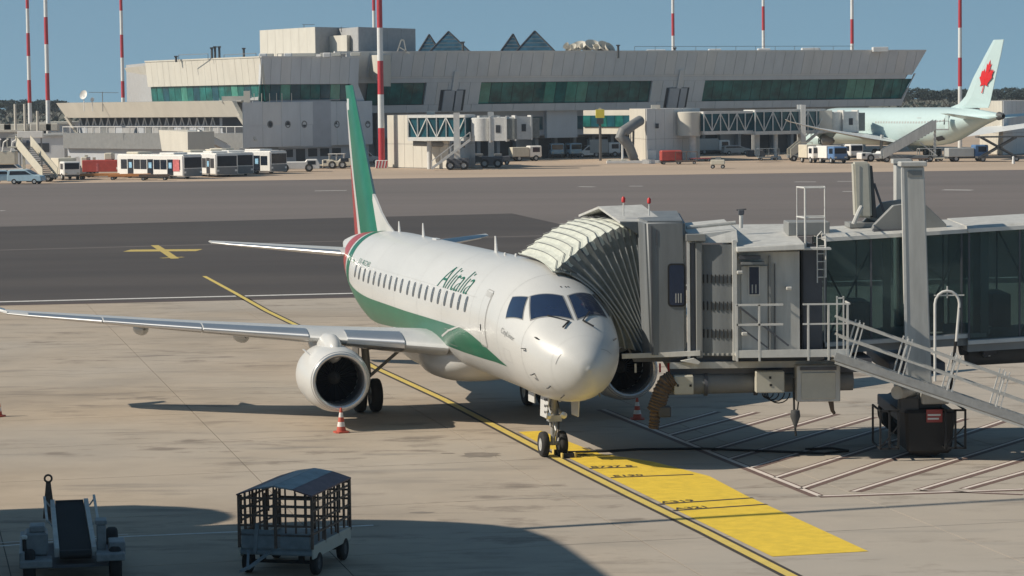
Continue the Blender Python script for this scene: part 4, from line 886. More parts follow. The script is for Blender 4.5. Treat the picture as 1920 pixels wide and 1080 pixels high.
# hooped hand-hold beside the column
hx0, hx1 = Xp(1753, 66.9), Xp(1799, 66.9); zh = Zp(1775, 570, 66.9)
hp = [(hx0, 66.9, Zp(1753, 715, 66.9)), (hx0, 66.9, zh)]+[((hx0+hx1)/2-(hx1-hx0)/2*math.cos(math.pi*k/8), 66.9, zh+.33*math.sin(math.pi*k/8)) for k in range(1, 8)]+[(hx1, 66.9, zh), (hx1-.08, 66.9, Zp(1799, 640, 66.9))]
jb(MB().tube(hp, .035, 8), 'hand_hold_hoop', 'bridge_white', smooth=SM); jb(MB().bar((hx0-.02, 66.9, zh+.22), (hx1+.12, 66.9, zh+.22), .03), 'hoop_crossbar', 'bridge_white'); jb(MB().bar(((hx0+hx1)/2, 66.9, zh+.15), ((hx0+hx1)/2, 66.9, zh+.45), .03), 'hoop_crossbar', 'bridge_white')
jb(MB().tube([(hx1, 66.9, zh-.1), (hx1-.1, 67.2, 2.5), (hx1-.15, 67.4, 1.6)], .04, 6), 'cable_drop', 'black', smooth=SM)
# --- under-floor equipment
fb_ = Zp(1250, 668, 67.6); 
jb(MB().bar((Xp(1165, 67.9), 67.9, Zp(1165, 668, 67.9)), (Xp(1312, 67.6), 67.6, Zp(1312, 662, 67.6)), .12, .12), 'cab_floor_beam', 'bridge_light'); jb(MB().hexa([(3.1, 67.95, 2.50), (xe1, 67.75, 2.5), (xe1, 71.8, 2.5), (3.1, 71.8, 2.5)], [(3.1, 67.95, 2.62), (xe1, 67.75, 2.66), (xe1, 71.8, 2.66), (3.1, 71.8, 2.62)]), 'cab_floor', 'bridge_dark')
jb(MB().box(Xp(1255, 67.7), Xp(1570, 67.7), 67.7, 67.9, Zp(1400, 690, 67.7), Zp(1400, 678, 67.7)), 'under_frame', 'bridge_light'); jb(MB().box(Xp(1255, 67.9), 9.2, 67.92, 71.2, Zp(1400, 702, 67.7), Zp(1400, 676, 67.7)), 'under_frame', 'bridge_dark')
for px in (1190, 1236, 1252): jb(MB().bar((Xp(px, 68), 68, 2.45), (Xp(px, 68), 68, 2.22), .05), 'hanger', 'bridge_light' if px == 1190 else 'brake_red')
jb(MB().extr([(Xp(1275, 67.5), 67.5, 2.55), (Xp(1300, 67.5), 67.5, 2.62), (Xp(1312, 67.5), 67.5, 2.52), (Xp(1308, 67.5), 67.5, 2.46)], (0, .2, 0)), 'floor_flap', 'bridge_white')
tzc = Zp(1380, 720, 67.9); tx0, tx1 = Xp(1252, 67.9), Xp(1600, 67.9)
TB = jb(MB().tube([(tx0, 68.0, tzc), (tx1, 68.2, tzc+.04)], .27, 24), 'air_duct', 'mid_grey', smooth=SM)
for px in (1318, 1412): jb(MB().tube([(Xp(px, 68), 68.03, tzc), (Xp(px, 68)+.09, 68.03, tzc)], .31, 24), 'duct_clamp', 'bridge_dark', TB, smooth=SM)
def ubox(pxa, pya, pxb, pyb, y, dpt, nm, m, holes=()):
    o = jb(MB().box(Xp(pxa, y), Xp(pxb, y), y, y+dpt, Zp(pxa, pyb, y), Zp(pxa, pya, y)), nm, m, bevel=.02)
    for (a, b) in holes: jb(MB().box(Xp(a, y), Xp(a, y)+.06, y-.012, y-.001, Zp(a, b, y)-.03, Zp(a, b, y)+.03), 'hole', 'black', o)
    return o
ubox(1262, 705, 1299, 740, 67.5, .5, 'junction_box', 'cream_box', ((1267, 723), (1291, 723))); ubox(1416, 697, 1470, 737, 67.4, .35, 'control_box', 'cream_box', ((1441, 708), (1442, 722)))
EC = ubox(1493, 686, 1575, 754, 67.2, .7, 'equipment_cabinet', 'bridge_light'); jb(MB().box(Xp(1502, 67.19), Xp(1566, 67.19), 67.17, 67.198, Zp(1500, 748, 67.2), Zp(1500, 699, 67.2)), 'cabinet_door', 'cream_box', EC, bevel=.008); jb(MB().box(Xp(1500, 67.1), Xp(1568, 67.1), 67.12, 67.2, Zp(1500, 694, 67.2), Zp(1500, 688, 67.2)), 'cabinet_slot', 'bridge_dark', EC)
for k in range(4):
    r_ = .14+.05*k; cx_ = Xp(1438+k*7, 67.6); jb(MB().tube([(cx_+r_*math.cos(a), 67.55+.03*k, Zp(1440, 738, 67.5)-r_*.9*math.sin(a)) for a in [math.pi*i/8 for i in range(9)]], .016, 5), 'cable_loop', 'black')
jb(MB().tube([(Xp(1487, 67.3), 67.3, 2.1), (Xp(1488, 67.3), 67.3, 1.1), (Xp(1491, 67.3), 67.3, .62)], .03, 6), 'hanging_cable', 'black'); jb(MB().tube([(Xp(1498, 67.3), 67.3, 1.75), (Xp(1492, 67.3), 67.3, 1.0)], .02, 6), 'hanging_cable', 'black')
jb(MB().lathe((Xp(1490, 67.3), 67.3, Zp(1490, 806, 67.3)), (0, 0, 1), [(0, .02), (.1, .04), (.35, .13), (.5, .11), (.52, .03)], 12), 'cable_plug', 'dark_grey', smooth=SM)
jb(MB().tube([(Xp(1557, 67.3), 67.3, Zp(1557, 752, 67.3)), (Xp(1560, 67.3), 67.3, Zp(1560, 770, 67.3)), (Xp(1564, 67.3), 67.3, Zp(1564, 776, 67.3))], [.07, .05, .04], 8), 'hook', 'duct_brown')
# ribbed elbow hose
hs_ = [(1262, 708), (1250, 716), (1240, 735), (1235, 752), (1229, 768), (1227, 790), (1225, 806)]
hp = [Vector((Xp(a, 67.6, b), 67.6, Zp(a, b, 67.6))) for a, b in hs_]; pp = []; rr = []
for a, b in zip(hp, hp[1:]):
    for k in range(6): pp.append(a.lerp(b, k/6)); rr.append((.20 if len(pp) < 26 else .12)+(.03 if len(pp) % 2 else 0))
jb(MB().tube(pp, rr, 14), 'elbow_hose', 'duct_brown', smooth=R(20)); jb(MB().box(Xp(1232, 67.5), Xp(1256, 67.5), 67.4, 67.7, Zp(1240, 782, 67.5), Zp(1240, 762, 67.5)), 'hose_coupling', 'dark_grey', bevel=.03)
# pipes below the outer tunnel at the right
for (pa_y, r_, m_, px) in ((650, .22, 'bridge_dark', 1800), (664, .30, 'dark_grey', 1812)): 
    y = 69.6; z = Zp(1860, pa_y, y); jb(MB().tube([(Xp(px, y), y, z), (26, y+.9, z+.5)], r_, 20), 'tunnel_pipe', m_, smooth=SM)
for px in (1845, 1855): jb(MB().bar((Xp(px, 69.2), 69.2, Zp(px, 618, 69.2)), (Xp(px, 69.2), 69.2, Zp(px, 668, 69.2)), .05), 'pipe_hanger', 'bridge_white')
jb(MB().tube([(Xp(1838, 69.3), 69.3, 2.65), (Xp(1862, 69.3), 69.3, 2.75)], .30, 14), 'pipe_clamp', 'bridge_dark', smooth=SM)
# rotunda column where the bridge meets the terminal (outside the picture)
jb(MB().lathe((34.2, 71.5, 0), (0, 0, 1), [(0, .5), (3.2, .5)], 20, cap=True), 'rotunda_column', 'bridge_light', smooth=SM); jb(MB().lathe((34.2, 71.5, 3.2), (0, 0, 1), [(0, 2.4), (3.8, 2.4)], 28, cap=True), 'rotunda', 'bridge_light', smooth=SM)
# cable lying on the apron
tag(MB().tube([gp(a, b, .03) for a, b in ((1060, 848), (1130, 846), (1200, 842), (1320, 841), (1420, 845), (1500, 848), (1545, 850), (1590, 845), (1560, 840), (1510, 842))], .035, 6).build('ground_cable', 'black', smooth=SM), 'black cable trailing across the shaded apron below the jet bridge', 'cable')

# ---------------------------------------------------------------- baggage cart
g1, g2 = gp(458, 1075), gp(560, 1080)
CW = gp(548, 1078); CT = thing('baggage_cart', 'open-sided baggage cart with mesh walls and patched metal roof', 'baggage cart', (CW.x, CW.y+1.0, 0), R(-14))
def cp(mb, nm, m, par=None, **k): return mb.build(nm, m, par or CT, **k)
hw, hl = .75, 1.22; fz = .56; tzz = 1.60
cp(MB().box(-hw, hw, -hl, hl, fz-.14, fz-.04), 'chassis', 'cart_steel', bevel=.02); cp(MB().box(-hw+.02, hw-.02, -hl+.02, hl-.02, fz-.038, fz), 'deck', 'cart_steel')
for x in (-hw, hw):
    cp(MB().box(x-.02, x+.02, -hl, hl, fz-.2, fz+.06), 'side_sill', 'cream_box', bevel=.01)
for x in (-hw, 0., hw):
    for y in (-hl, hl): cp(MB().bar((x, y, fz), (x, y, tzz+(.0 if x else .12)), .05), 'corner_post', 'cart_rust')
for y in (-.42, .42):
    for x in (-hw, hw): cp(MB().bar((x, y, fz), (x, y, tzz), .04), 'side_post', 'cart_rust')
for x in (-hw, hw):
    for k in range(9):
        y = -hl+.14+k*(2*hl-.28)/8; cp(MB().bar((x, y, fz+(.1 if k % 3 else .45)), (x+random.uniform(-.03, .03), y+random.uniform(-.03, .03), tzz-.02), .03), 'side_bar', 'cart_rust')
    for z in (.85, 1.08, 1.30, 1.48): cp(MB().bar((x, -hl, z), (x, hl, z), .035), 'side_rail', 'cart_rust')
for y in (-hl, hl):
    for k in range(7):
        x = -hw+.12+k*(2*hw-.24)/6; cp(MB().bar((x, y, fz+.05), (x, y, tzz+.05), .03), 'end_bar', 'cart_rust')
    for z in (.82, 1.0, 1.2, 1.38, 1.54): cp(MB().bar((-hw, y, z), (hw, y, z), .04), 'end_rail', 'cart_rust')
cols = ['wood_red', 'cart_steel', 'roof_sheet', 'wood_red']
for k in range(4):
    xa_ = -hw-.03+k*(2*hw+.06)/4; xb_ = xa_+(2*hw+.06)/4-.01; zz = lambda x: tzz+.17-.17*(abs(x)/hw)**1.6
    cp(MB().hexa([(xa_, -hl-.06, zz(xa_)), (xb_, -hl-.06, zz(xb_)), (xb_, hl+.06, zz(xb_)), (xa_, hl+.06, zz(xa_))], [(xa_, -hl-.06, zz(xa_)+.03), (xb_, -hl-.06, zz(xb_)+.03), (xb_, hl+.06, zz(xb_)+.03), (xa_, hl+.06, zz(xa_)+.03)]), 'roof_panel', cols[k])
cp(MB().box(-hw+.05, -.02, -hl-.02, -hl+.02, fz+.0, fz+.36), 'tail_board', 'cart_steel'); cp(MB().box(.1, hw-.05, -hl-.02, -hl+.02, fz+.0, fz+.30), 'tail_board', 'cart_steel')
for x in (-hw+.05, hw-.05):
    for y in (-.85, .85):
        w = wheel(CT, (0, 0, 0), .24, .15, 'wheel', 'dark_grey'); w.location = (x, y, .24); w.rotation_euler = (0, 0, math.pi/2)
for y in (-.85, .85): cp(MB().bar((-hw, y, .24), (hw, y, .24), .06), 'axle', 'black'); cp(MB().bar((-.4, y, .24), (-.4, y, .5), .1), 'axle_mount', 'black'); cp(MB().bar((.4, y, .24), (.4, y, .5), .1), 'axle_mount', 'black')
db = MB(); db.bar((-.55, -hl-.05, .5), (-.32, -hl-.75, .28), .05); db.bar((-.1, -hl-.05, .5), (-.32, -hl-.75, .28), .05); db.bar((-.32, -hl-.7, .3), (-.32, -hl-1.15, .3), .05); cp(db, 'tow_bar', 'cart_steel')
cp(MB().bar((-.42, -hl-.03, fz-.1), (-.36, -hl-.03, 1.05), .07), 'brake_lever', 'cart_steel')

# ---------------------------------------------------------------- belt loader trailer
BW = gp(137, 1102)
BL = thing('belt_loader', 'towed belt loader with raised black belt, seen from its low end', 'belt loader', (BW.x, BW.y, 0), R(10))
def bl(mb, nm, m, par=None, **k): return mb.build(nm, m, par or BL, **k)
b0, b1 = Vector((.07, .2, .66)), Vector((-.0, 4.7, .98)); w0, w1 = .30, .29
def bp(t, x, dz=0): p = b0.lerp(b1, t); return (p.x+x, p.y, p.z+dz)
bl(MB().hexa([bp(0, -w0, -.06), bp(0, w0, -.06), bp(1, w1, -.06), bp(1, -w1, -.06)], [bp(0, -w0), bp(0, w0), bp(1, w1), bp(1, -w1)]), 'belt', 'belt_black')
bl(MB().tube([bp(0, -w0, -.05), bp(0, w0, -.05)], .09, 12), 'belt_roller', 'black', smooth=SM); bl(MB().tube([bp(1, -w1, -.05), bp(1, w1, -.05)], .08, 12), 'belt_roller', 'black', smooth=SM)
for sx_ in (-1, 1):
    bl(MB().hexa([bp(.03, sx_*(w0+.01), -.12), bp(.03, sx_*(w0+.10), -.12), bp(1, sx_*(w1+.10), -.12), bp(1, sx_*(w1+.01), -.12)], [bp(.03, sx_*(w0+.01), .05), bp(.03, sx_*(w0+.10), .05), bp(1, sx_*(w1+.10), .05), bp(1, sx_*(w1+.01), .05)]), 'belt_side_rail', 'bridge_light')
    bl(MB().bar(bp(.45, sx_*(w0+.20), .16), bp(.98, sx_*(w1+.22), .12), .05), 'guard_bar', 'bridge_light')
    for t in (.5, .9): bl(MB().bar(bp(t, sx_*(w0+.1), 0), bp(t, sx_*(w0+.21), .15), .03), 'guard_bracket', 'bridge_light')
bl(MB().box(-1.0, -.38, -.1, .5, .42, .56), 'chassis_arm', 'loader_grey', bevel=.02); bl(MB().box(.45, 1.0, -.1, .5, .5, .64), 'chassis_arm', 'loader_grey', bevel=.02)
bl(MB().box(-1.0, -.9, -.05, 2.6, .48, .72), 'side_box', 'loader_grey', bevel=.02); bl(MB().box(-.9, -.45, .5, 1.2, .55, 1.0), 'engine_cover', 'loader_grey', bevel=.04); bl(MB().box(-.8, -.5, .6, 1.1, 1.0, 1.12), 'control_panel', 'loader_grey', bevel=.02)
bl(MB().box(.48, .66, .5, .9, .6, 1.12), 'post_box', 'loader_grey', bevel=.02); bl(MB().box(.46, .68, .48, .92, 1.12, 1.2), 'post_cap', 'loader_grey', bevel=.01); bl(MB().box(.7, 1.02, .3, .9, .55, .8), 'battery_box', 'loader_grey', bevel=.02)
bl(MB().box(-.95, .95, .2, 2.8, .36, .42), 'chassis', 'bridge_dark')
for x in (-.82, .82):
    for y in (.35, 2.7):
        w = wheel(BL, (0, 0, 0), .36, .24, 'wheel', 'dark_grey'); w.location = (x, y, .36); w.rotation_euler = (0, 0, math.pi/2)
bl(MB().tube([(-.9, .2, .72), (-.9, .2, .95)], .04, 8), 'lamp_stalk', 'black'); bl(MB().cbox((-.9, .2, .98), .12, .1, .08), 'marker_lamp', 'bridge_white', bevel=.02)
# upright tow bar with ring
tb = MB(); tx, ty = -.42, 4.95; tb.hexa([(tx-.13, ty-.03, .6), (tx+.13, ty-.03, .6), (tx+.13, ty+.03, .6), (tx-.13, ty+.03, .6)], [(tx-.05, ty-.02, 1.36), (tx+.05, ty-.02, 1.36), (tx+.05, ty+.02, 1.36), (tx-.05, ty+.02, 1.36)]); bl(tb, 'tow_bar', 'cart_rust')
bl(MB().bar((tx, ty, .6), (0, 2.8, .4), .06), 'tow_bar_foot', 'cart_rust')
bl(MB().tube([(tx+.075*math.cos(a), ty, 1.44+.075*math.sin(a)) for a in [2*math.pi*k/12 for k in range(13)]], .024, 6, cap=False), 'tow_ring', 'cart_rust', smooth=SM)

# ---------------------------------------------------------------- the concourse we look out of: its rounded piers and roof throw the shadow in the foreground
sx_, sy_ = math.cos(SHADOW_AZ)/math.tan(SUN_EL), math.sin(SHADOW_AZ)/math.tan(SUN_EL)
HR = 11.5
def cast(px, py, h=HR): g = gp(px, py); return (g.x-h*sx_, g.y-h*sy_)
CC = thing('terminal_concourse', 'concrete concourse building outside the picture, casting the foreground shadow', 'terminal building', (-24, 40, 0))
p1 = [cast(*p) for p in ((0, 957), (120, 951), (250, 947), (340, 950), (400, 955), (430, 962), (440, 968), (432, 975), (400, 983), (340, 989))]
poly = [(-62, p1[0][1]-.6), (-40, p1[0][1]-.3)]+p1+[(-40, p1[-1][1]-.6), (-62, p1[-1][1]-.8)]
MB().prism(poly, HR-1.2, HR).build('roof_slab', 'concourse', CC, off=(-24, 40, 0))
p2_ = [cast(*p) for p in ((300, 989.5), (450, 984), (560, 978), (660, 974), (760, 975), (860, 979), (930, 984), (985, 991), (1030, 1006), (1065, 1024), (1100, 1048), (1145, 1080))]
ex = gp(1145, 1080); p2_ += [(ex.x-HR*sx_+1.6, ex.y-HR*sy_-3.5), (ex.x-HR*sx_+1.2, ex.y-HR*sy_-9), (-13.5, 25), (-62, 25), (-62, p2_[0][1])]
MB().prism(p2_, HR-1.3, HR-.02).build('roof_slab', 'concourse', CC, off=(-24, 40, 0))
MB().prism([(-62, 26), (-16, 26), (-15.5, 44), (-16.5, 52), (-24, 56), (-62, 56)], 0, HR-1.4).build('wall', 'concourse', CC, off=(-24, 40, 0))
# unseen slanted mast, added to cast the thin shadow line over the stop area
ga, gb_ = gp(985, 991), gp(1925, 935.5)
hA_, hB_ = HR, HR+8
A_ = Vector((ga.x-hA_*sx_, ga.y-hA_*sy_, hA_)); B_ = Vector((gb_.x-hB_*sx_, gb_.y-hB_*sy_, hB_))
tag(MB().tube([A_-(B_-A_)*.02, B_+(B_-A_)*.15], [.14, .10], 10).build('shadow_mast', 'bridge_light', smooth=SM), 'slim leaning mast added out of view, to cast the thin shadow across the yellow stop area', 'mast')
# ---------------------------------------------------------------- the terminal across the taxiway
class Facade:
    """a vertical or outward-leaning wall: u runs along it, z up, lean = setback per metre below ztop"""
    def __init__(s, A, B, ztop=0., lean=0.):
        s.A = Vector((A[0], A[1], 0)); s.U = Vector((B[0]-A[0], B[1]-A[1], 0)); s.L = s.U.length; s.U.normalize()
        s.N = Vector((s.U.y, -s.U.x, 0))                        # towards the camera
        if s.N.y > 0: s.N = -s.N
        s.zt, s.k = ztop, lean
    def p(s, u, z, out=0.): return s.A+s.U*u+s.N*(out-s.k*(s.zt-z))+Vector((0, 0, z))
    def uz(s, px, py):
        d = ray(px, py); n = s.U.cross(s.N*s.k+Vector((0, 0, 1))); o = s.A+Vector((0, 0, s.zt)); t = (o-CP).dot(n)/d.dot(n); q = CP+d*t; return (q-s.A).dot(s.U), q.z
    def quad(s, mb, c, o0, o1, mi=0):
        b = [s.p(u, z, o0) for u, z in c]; t = [s.p(u, z, o1) for u, z in c]; return mb.hexa(b, t, mi)
    def rect(s, mb, u0, u1, z0, z1, o0, o1, mi=0): return s.quad(mb, [(u0, z0), (u1, z0), (u1, z1), (u0, z1)], o0, o1, mi)
TM = thing('terminal_building', 'long grey airport terminal with green ribbon windows, overhanging facade and rounded left end', 'terminal building', (0, 420, 0))
TO = Vector((0, 420, 0))
def tb_(mb, nm, m, par=None, **k): return mb.build(nm, m, par or TM, off=TO, **k)
def panel_row(F, u0, u1, z0, z1, w, m, nm='facade_panel', o0=-.3, o1=.12, gap=.05, sl0=0., sl1=0., par=None):
    """panels side by side; sl0/sl1 shift the lower corner of the first/last edge"""
    n = max(1, round(abs(u1-u0)/w)); 
    for k in range(n):
        a, b = u0+(u1-u0)*k/n, u0+(u1-u0)*(k+1)/n; la = a+(sl0 if k == 0 else 0); lb = b+(sl1 if k == n-1 else 0)
        tb_(F.quad(MB(), [(la+gap/2, z0), (lb-gap/2, z0), (b-gap/2, z1), (a+gap/2, z1)], o0, o1+random.uniform(-.01, .01)), nm, m if isinstance(m, str) else random.choice(m), par)
def window_band(F, u0, u1, z0, z1, w, mats, sl0=0., sl1=0., o=-.35, par=None, trans=False):
    n = max(1, round(abs(u1-u0)/w)); fr = tb_(F.quad(MB(), [(u0+sl0, z0), (u1+sl1, z0), (u1, z1), (u0, z1)], o-.25, o-.08), 'window_frame', 'mullion')
    for k in range(n):
        a, b = u0+(u1-u0)*k/n, u0+(u1-u0)*(k+1)/n; la = a+(sl0 if k == 0 else 0); lb = b+(sl1 if k == n-1 else 0)
        j = random.uniform(-.012, .012)
        tb_(F.quad(MB(), [(la+.05, z0+.06), (lb-.05, z0+.06), (b-.05, z1-.04), (a+.05, z1-.04)], o-.06, o+j), 'window_pane', mats[k % len(mats)] if len(mats) > 1 else mats[0], fr)
# main facade
FA = at(700, 300, 400); FB = at(1736, 94, 445); ZT = 16.9
FM = Facade((FA.x, FA.y), (FB.x, FB.y), ZT, .36)
uR = FM.uz(1736, 94)[0]; ZT_ = FM.uz(1500, 98)[1]
zg = FM.uz(1100, 142)[1]; zw1 = FM.uz(1060, 153)[1]; zw0 = FM.uz(1060, 193)[1]; zl = FM.uz(1060, 207)[1]
zT = FM.uz(1100, 98)[1]
# core behind the facade
core = MB(); b4 = [FM.p(-6, zl, -.8), FM.p(uR-4.5, zl, -.8), FM.p(uR-4.5, zl, -45), FM.p(-6, zl, -45)]; t4 = [FM.p(-6, zT-.05, -.8), FM.p(uR-.3, zT-.05, -.8), FM.p(uR, zT-.05, -45), FM.p(-6, zT-.05, -45)]
tb_(core.hexa(b4, t4), 'upper_wall', 'facade_joint')
tb_(FM.rect(MB(), -6, uR, zT-.04, zT+.25, -.3, .16), 'roof_edge', 'facade_mid')
uu = lambda px, py: FM.uz(px, py)[0]
panel_row(FM, -4, uR, zg+.06, zT-.05, 1.85, ['facade_grey', 'facade_grey', 'facade_mid'], sl1=-(uR-uu(1710, 146)))
tb_(FM.quad(MB(), [(-4, zg-.22), (uu(1708, 148), zg-.22), (uu(1710, 146), zg+.04), (-4, zg+.04)], 0, .04), 'facade_groove', 'facade_mid')
segs = [(uu(690, 170), uu(798, 158), uu(798, 196)-uu(798, 158)), (uu(903, 155), uu(1223, 153), uu(1220, 193)-uu(1223, 153)), (uu(1323, 150), uu(1712, 148), uu(1690, 191)-uu(1712, 148))]
G = 'facade_glass'; GL = 'facade_glass_light'
wl = [[G], [GL, G, G, G, G, G, GL, G, GL, GL, G, G, G, G, G, G, G], [G, G, G, G, G, G, G, G, G, G, G, G, G, G, G, GL, GL, GL, G, G]]
for (a, b, sl), m in zip(segs, wl): window_band(FM, a, b, zw0, zw1, 1.85, m, 0, sl if sl < 0 else 0)
tb_(FM.rect(MB(), -4, uR-3, zw1+.02, zg-.24, .0, .06), 'window_head', 'facade_grey')
for a, b, s1 in ((segs[0][1]+.1, segs[1][0]-.1, 0), (segs[1][1]+.0, segs[2][0]-.1, 0)):
    n = 5; panel_row(FM, a, b, zw0, zw1, 1.9, ['facade_grey', 'facade_mid'], sl0=0)
    # pier standing in a dark recess between the windows
    m = (a+b)/2; tb_(FM.rect(MB(), m-2.1, m+2.1, zl+.2, zw1-1.1, .125, .16), 'recess', 'void'); tb_(FM.rect(MB(), m-1.6, m+.15, zl+.1, zw1-1.2, .165, .5), 'pier', 'wall_shade'); tb_(FM.rect(MB(), m+.45, m+1.6, zl+.1, zw1-1.2, .165, .45), 'pier', 'wall_shade')
    tb_(FM.rect(MB(), m-.3, m+.5, zw1-1.3, zg+.8, .13, .4), 'pier_cap', 'facade_mid')
panel_row(FM, -4, uu(1690, 195), zl, zw0-.03, 3.7, ['facade_grey'], 'lower_fascia')
tb_(FM.quad(MB(), [(uu(1690, 192)+.05, zl), (uR-3.3, zl), (uu(1712, 148)+.3, zg), (uu(1712, 148)+.05, zg)], -.2, .05), 'end_panel', 'facade_grey')
# roof plant: pipes, aerials, rail
for px, py0, py1, Y in ((1159, 97, 85, 412), (868, 99, 79, 408), (1265, 96, 90, 425)):
    a = at(px, py0, Y); b = at(px, py1, Y); tb_(MB().tube([a-Vector((0, 0, 1)), b], .18, 8).cbox(b, .6, .6, .18), 'roof_flue', 'dark_grey')
a = at(1190, 92, 424); b = at(1598, 92, 442); 
tb_(MB().bar((a.x, a.y, zT+.95), (b.x, b.y, zT+.95), .07), 'roof_rail', 'mid_grey')
for k in range(12): q = a.lerp(b, k/11); tb_(MB().bar((q.x, q.y, zT-.1), (q.x, q.y, zT+.95), .07), 'rail_post', 'mid_grey')
for k, (px, w) in enumerate(((1230, 3), (1340, 2), (1432, 2), (1520, 3), (1650, 2.5))): q = at(px, 95, 440); tb_(MB().cbox((q.x, q.y, zT+.3), w, 2, .8), 'roof_unit', 'facade_mid', bevel=.05)
# lower storeys set back under the overhang
FL = Facade(FM.p(-6, 0, -6.5-.36*0).xy, FM.p(uR-6, 0, -6.5).xy)
FL = Facade((FM.A+FM.N*-9.0-FM.U*6).xy, (FM.A+FM.N*-9.0+FM.U*(uR-6)).xy)
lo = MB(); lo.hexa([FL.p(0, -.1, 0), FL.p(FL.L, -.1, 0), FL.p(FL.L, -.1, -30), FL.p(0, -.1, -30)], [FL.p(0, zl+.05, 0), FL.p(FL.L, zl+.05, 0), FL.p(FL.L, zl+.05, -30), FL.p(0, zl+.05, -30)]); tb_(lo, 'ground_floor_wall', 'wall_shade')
zm0, zm1 = 3.7, 7.3
for k in range(30):
    u = 4+k*3.4
    if u > FL.L-3: break
    tb_(FL.rect(MB(), u, u+2.7, .0, 3.1, .02, .12), 'bay_door', random.choice(['void', 'void', 'bridge_dark', 'wall_shade']))
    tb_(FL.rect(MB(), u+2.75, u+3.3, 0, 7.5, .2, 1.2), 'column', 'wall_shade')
# mid-level gallery
FG = Facade((FM.A+FM.N*-5.2).xy, (FM.A+FM.N*-5.2+FM.U*(uR-8)).xy)
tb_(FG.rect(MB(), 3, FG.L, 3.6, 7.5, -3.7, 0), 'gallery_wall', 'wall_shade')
gu = lambda px, py=235: FG.uz(px, py)[0]
for a, b in ((870, 885), (960, 1017), (1078, 1180), (1312, 1330)):
    window_band(FG, gu(a), gu(b), 4.5, 6.55, 1.8, ['facade_glass_blue', G], o=.22)
tb_(FG.rect(MB(), gu(1021), gu(1078), 3.2, 7.45, .02, .8), 'gallery_block', 'facade_grey'); tb_(FG.rect(MB(), gu(1330), gu(1690), 4.4, 6.4, .02, .06), 'gallery_band', 'void')
# white bridge corridor standing out in the sun
FC_ = Facade(at(1094, 250, 408).xy, at(1190, 250, 400).xy)
tb_(FC_.rect(MB(), 0, FC_.L, 3.9, 7.5, -3.5, 0), 'corridor', 'facade_warm'); window_band(FC_, .2, FC_.L-.4, 4.95, 6.7, 1.7, [G, 'facade_glass_blue'], o=.30)
# left wing: two faces meeting at a near corner
cB, cC, cE = at(273, 112, 402), at(489, 108, 373), at(673, 112, 387)
F1 = Facade(cB.xy, cC.xy, 15.6, .10); F2 = Facade(cC.xy, cE.xy, 15.6, .10)
z15 = F1.uz(489, 108)[1]; F1.zt = F2.zt = z15
zf = F2.uz(560, 158)[1]; zb2 = F2.uz(560, 190)[1]
cA = at(233, 125, 425); 
back = [Vector((cB.x+35, cB.y+40, 0)), Vector((cA.x, cA.y+18, 0))]
tb_(MB().prism([(cA.x+.3, cA.y), (cB.x+.6, cB.y+.7), (cC.x, cC.y+1.3), (cE.x-.2, cE.y+1), (cE.x-1, cE.y+16), (cB.x+35, cB.y+26), back[1].xy], 9.6, z15-.05), 'wing_upper_wall', 'facade_joint')
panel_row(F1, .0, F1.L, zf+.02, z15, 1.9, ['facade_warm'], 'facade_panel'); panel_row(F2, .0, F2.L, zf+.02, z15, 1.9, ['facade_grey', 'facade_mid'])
F0 = Facade(cA.xy, cB.xy, z15-.3, .5); panel_row(F0, .2, F0.L+.3, zf-1.6, z15-.5, 2.4, ['facade_warm'])
window_band(F1, .3, F1.L-.3, zb2, zf, 1.9, [G, G, 'facade_glass_blue', G, G, GL, G, 'facade_glass_blue'], o=-.2); window_band(F2, .3, F2.L-1.3, zb2, zf, 1.85, [G, 'facade_glass_blue', GL, 'facade_glass_blue', G], o=-.2)
tb_(F2.quad(MB(), [(F2.L-1.2, zb2), (F2.L+1.5, zb2), (F2.L, zf), (F2.L-1.4, zf)], -.2, .05), 'facade_panel', 'facade_grey')
tb_(F2.rect(MB(), -.1, F2.L+.1, z15, z15+.2, -.5, .2), 'roof_edge', 'facade_mid'); tb_(F1.rect(MB(), 0, F1.L, z15, z15+.2, -.5, .2), 'roof_edge', 'facade_warm')
# flush wall below the windows with round portholes
F3 = Facade((F2.A-F2.U*3.6).xy, (F2.A+F2.U*(F2.L+2.5)).xy, 9.6, 0.0)
def deep(F, z0, z1, dx=5, dy=14, o=0., u0=0., u1=None):
    a, b = F.p(u0, 0, o), F.p(F.L if u1 is None else u1, 0, o); return MB().prism([a.xy, b.xy, (b.x-1, b.y+dy), (a.x+dx, a.y+dy+6)], z0, z1)
tb_(deep(F3, 3.0, zb2-.05), 'blank_wall', 'facade_grey')
panel_row(F3, .1, F3.L, 3.05, 6.0, 3.4, ['facade_grey'], 'wall_panel', .01, .06, .04); panel_row(F3, .1, F3.L, 6.06, zb2-.08, 3.4, ['facade_grey', 'facade_grey', 'facade_mid'], 'wall_panel', .01, .06, .04)
for px in (506, 539, 570, 601, 631, 689):
    u, z = F3.uz(px, 233); c = F3.p(u, z, .05); w = tb_(MB().lathe(c, F3.N, [(0, .52), (.06, .52), (.06, .36), (0, .36)], 20, cap=False), 'porthole_frame', 'mid_grey'); tb_(MB().lathe(c, F3.N, [(.012, .01), (.013, .37)], 20), 'porthole', 'void', w)
FG2 = Facade((F3.A-F3.N*.8).xy, (F3.A+F3.U*F3.L-F3.N*.8).xy)
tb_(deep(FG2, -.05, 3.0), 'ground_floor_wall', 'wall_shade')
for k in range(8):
    u = 1.3+k*2.35; tb_(FG2.rect(MB(), u, u+1.7, 1.5 if k != 4 else 0, 2.6, .02, .08), 'ground_window' if k != 4 else 'ground_door', 'void')
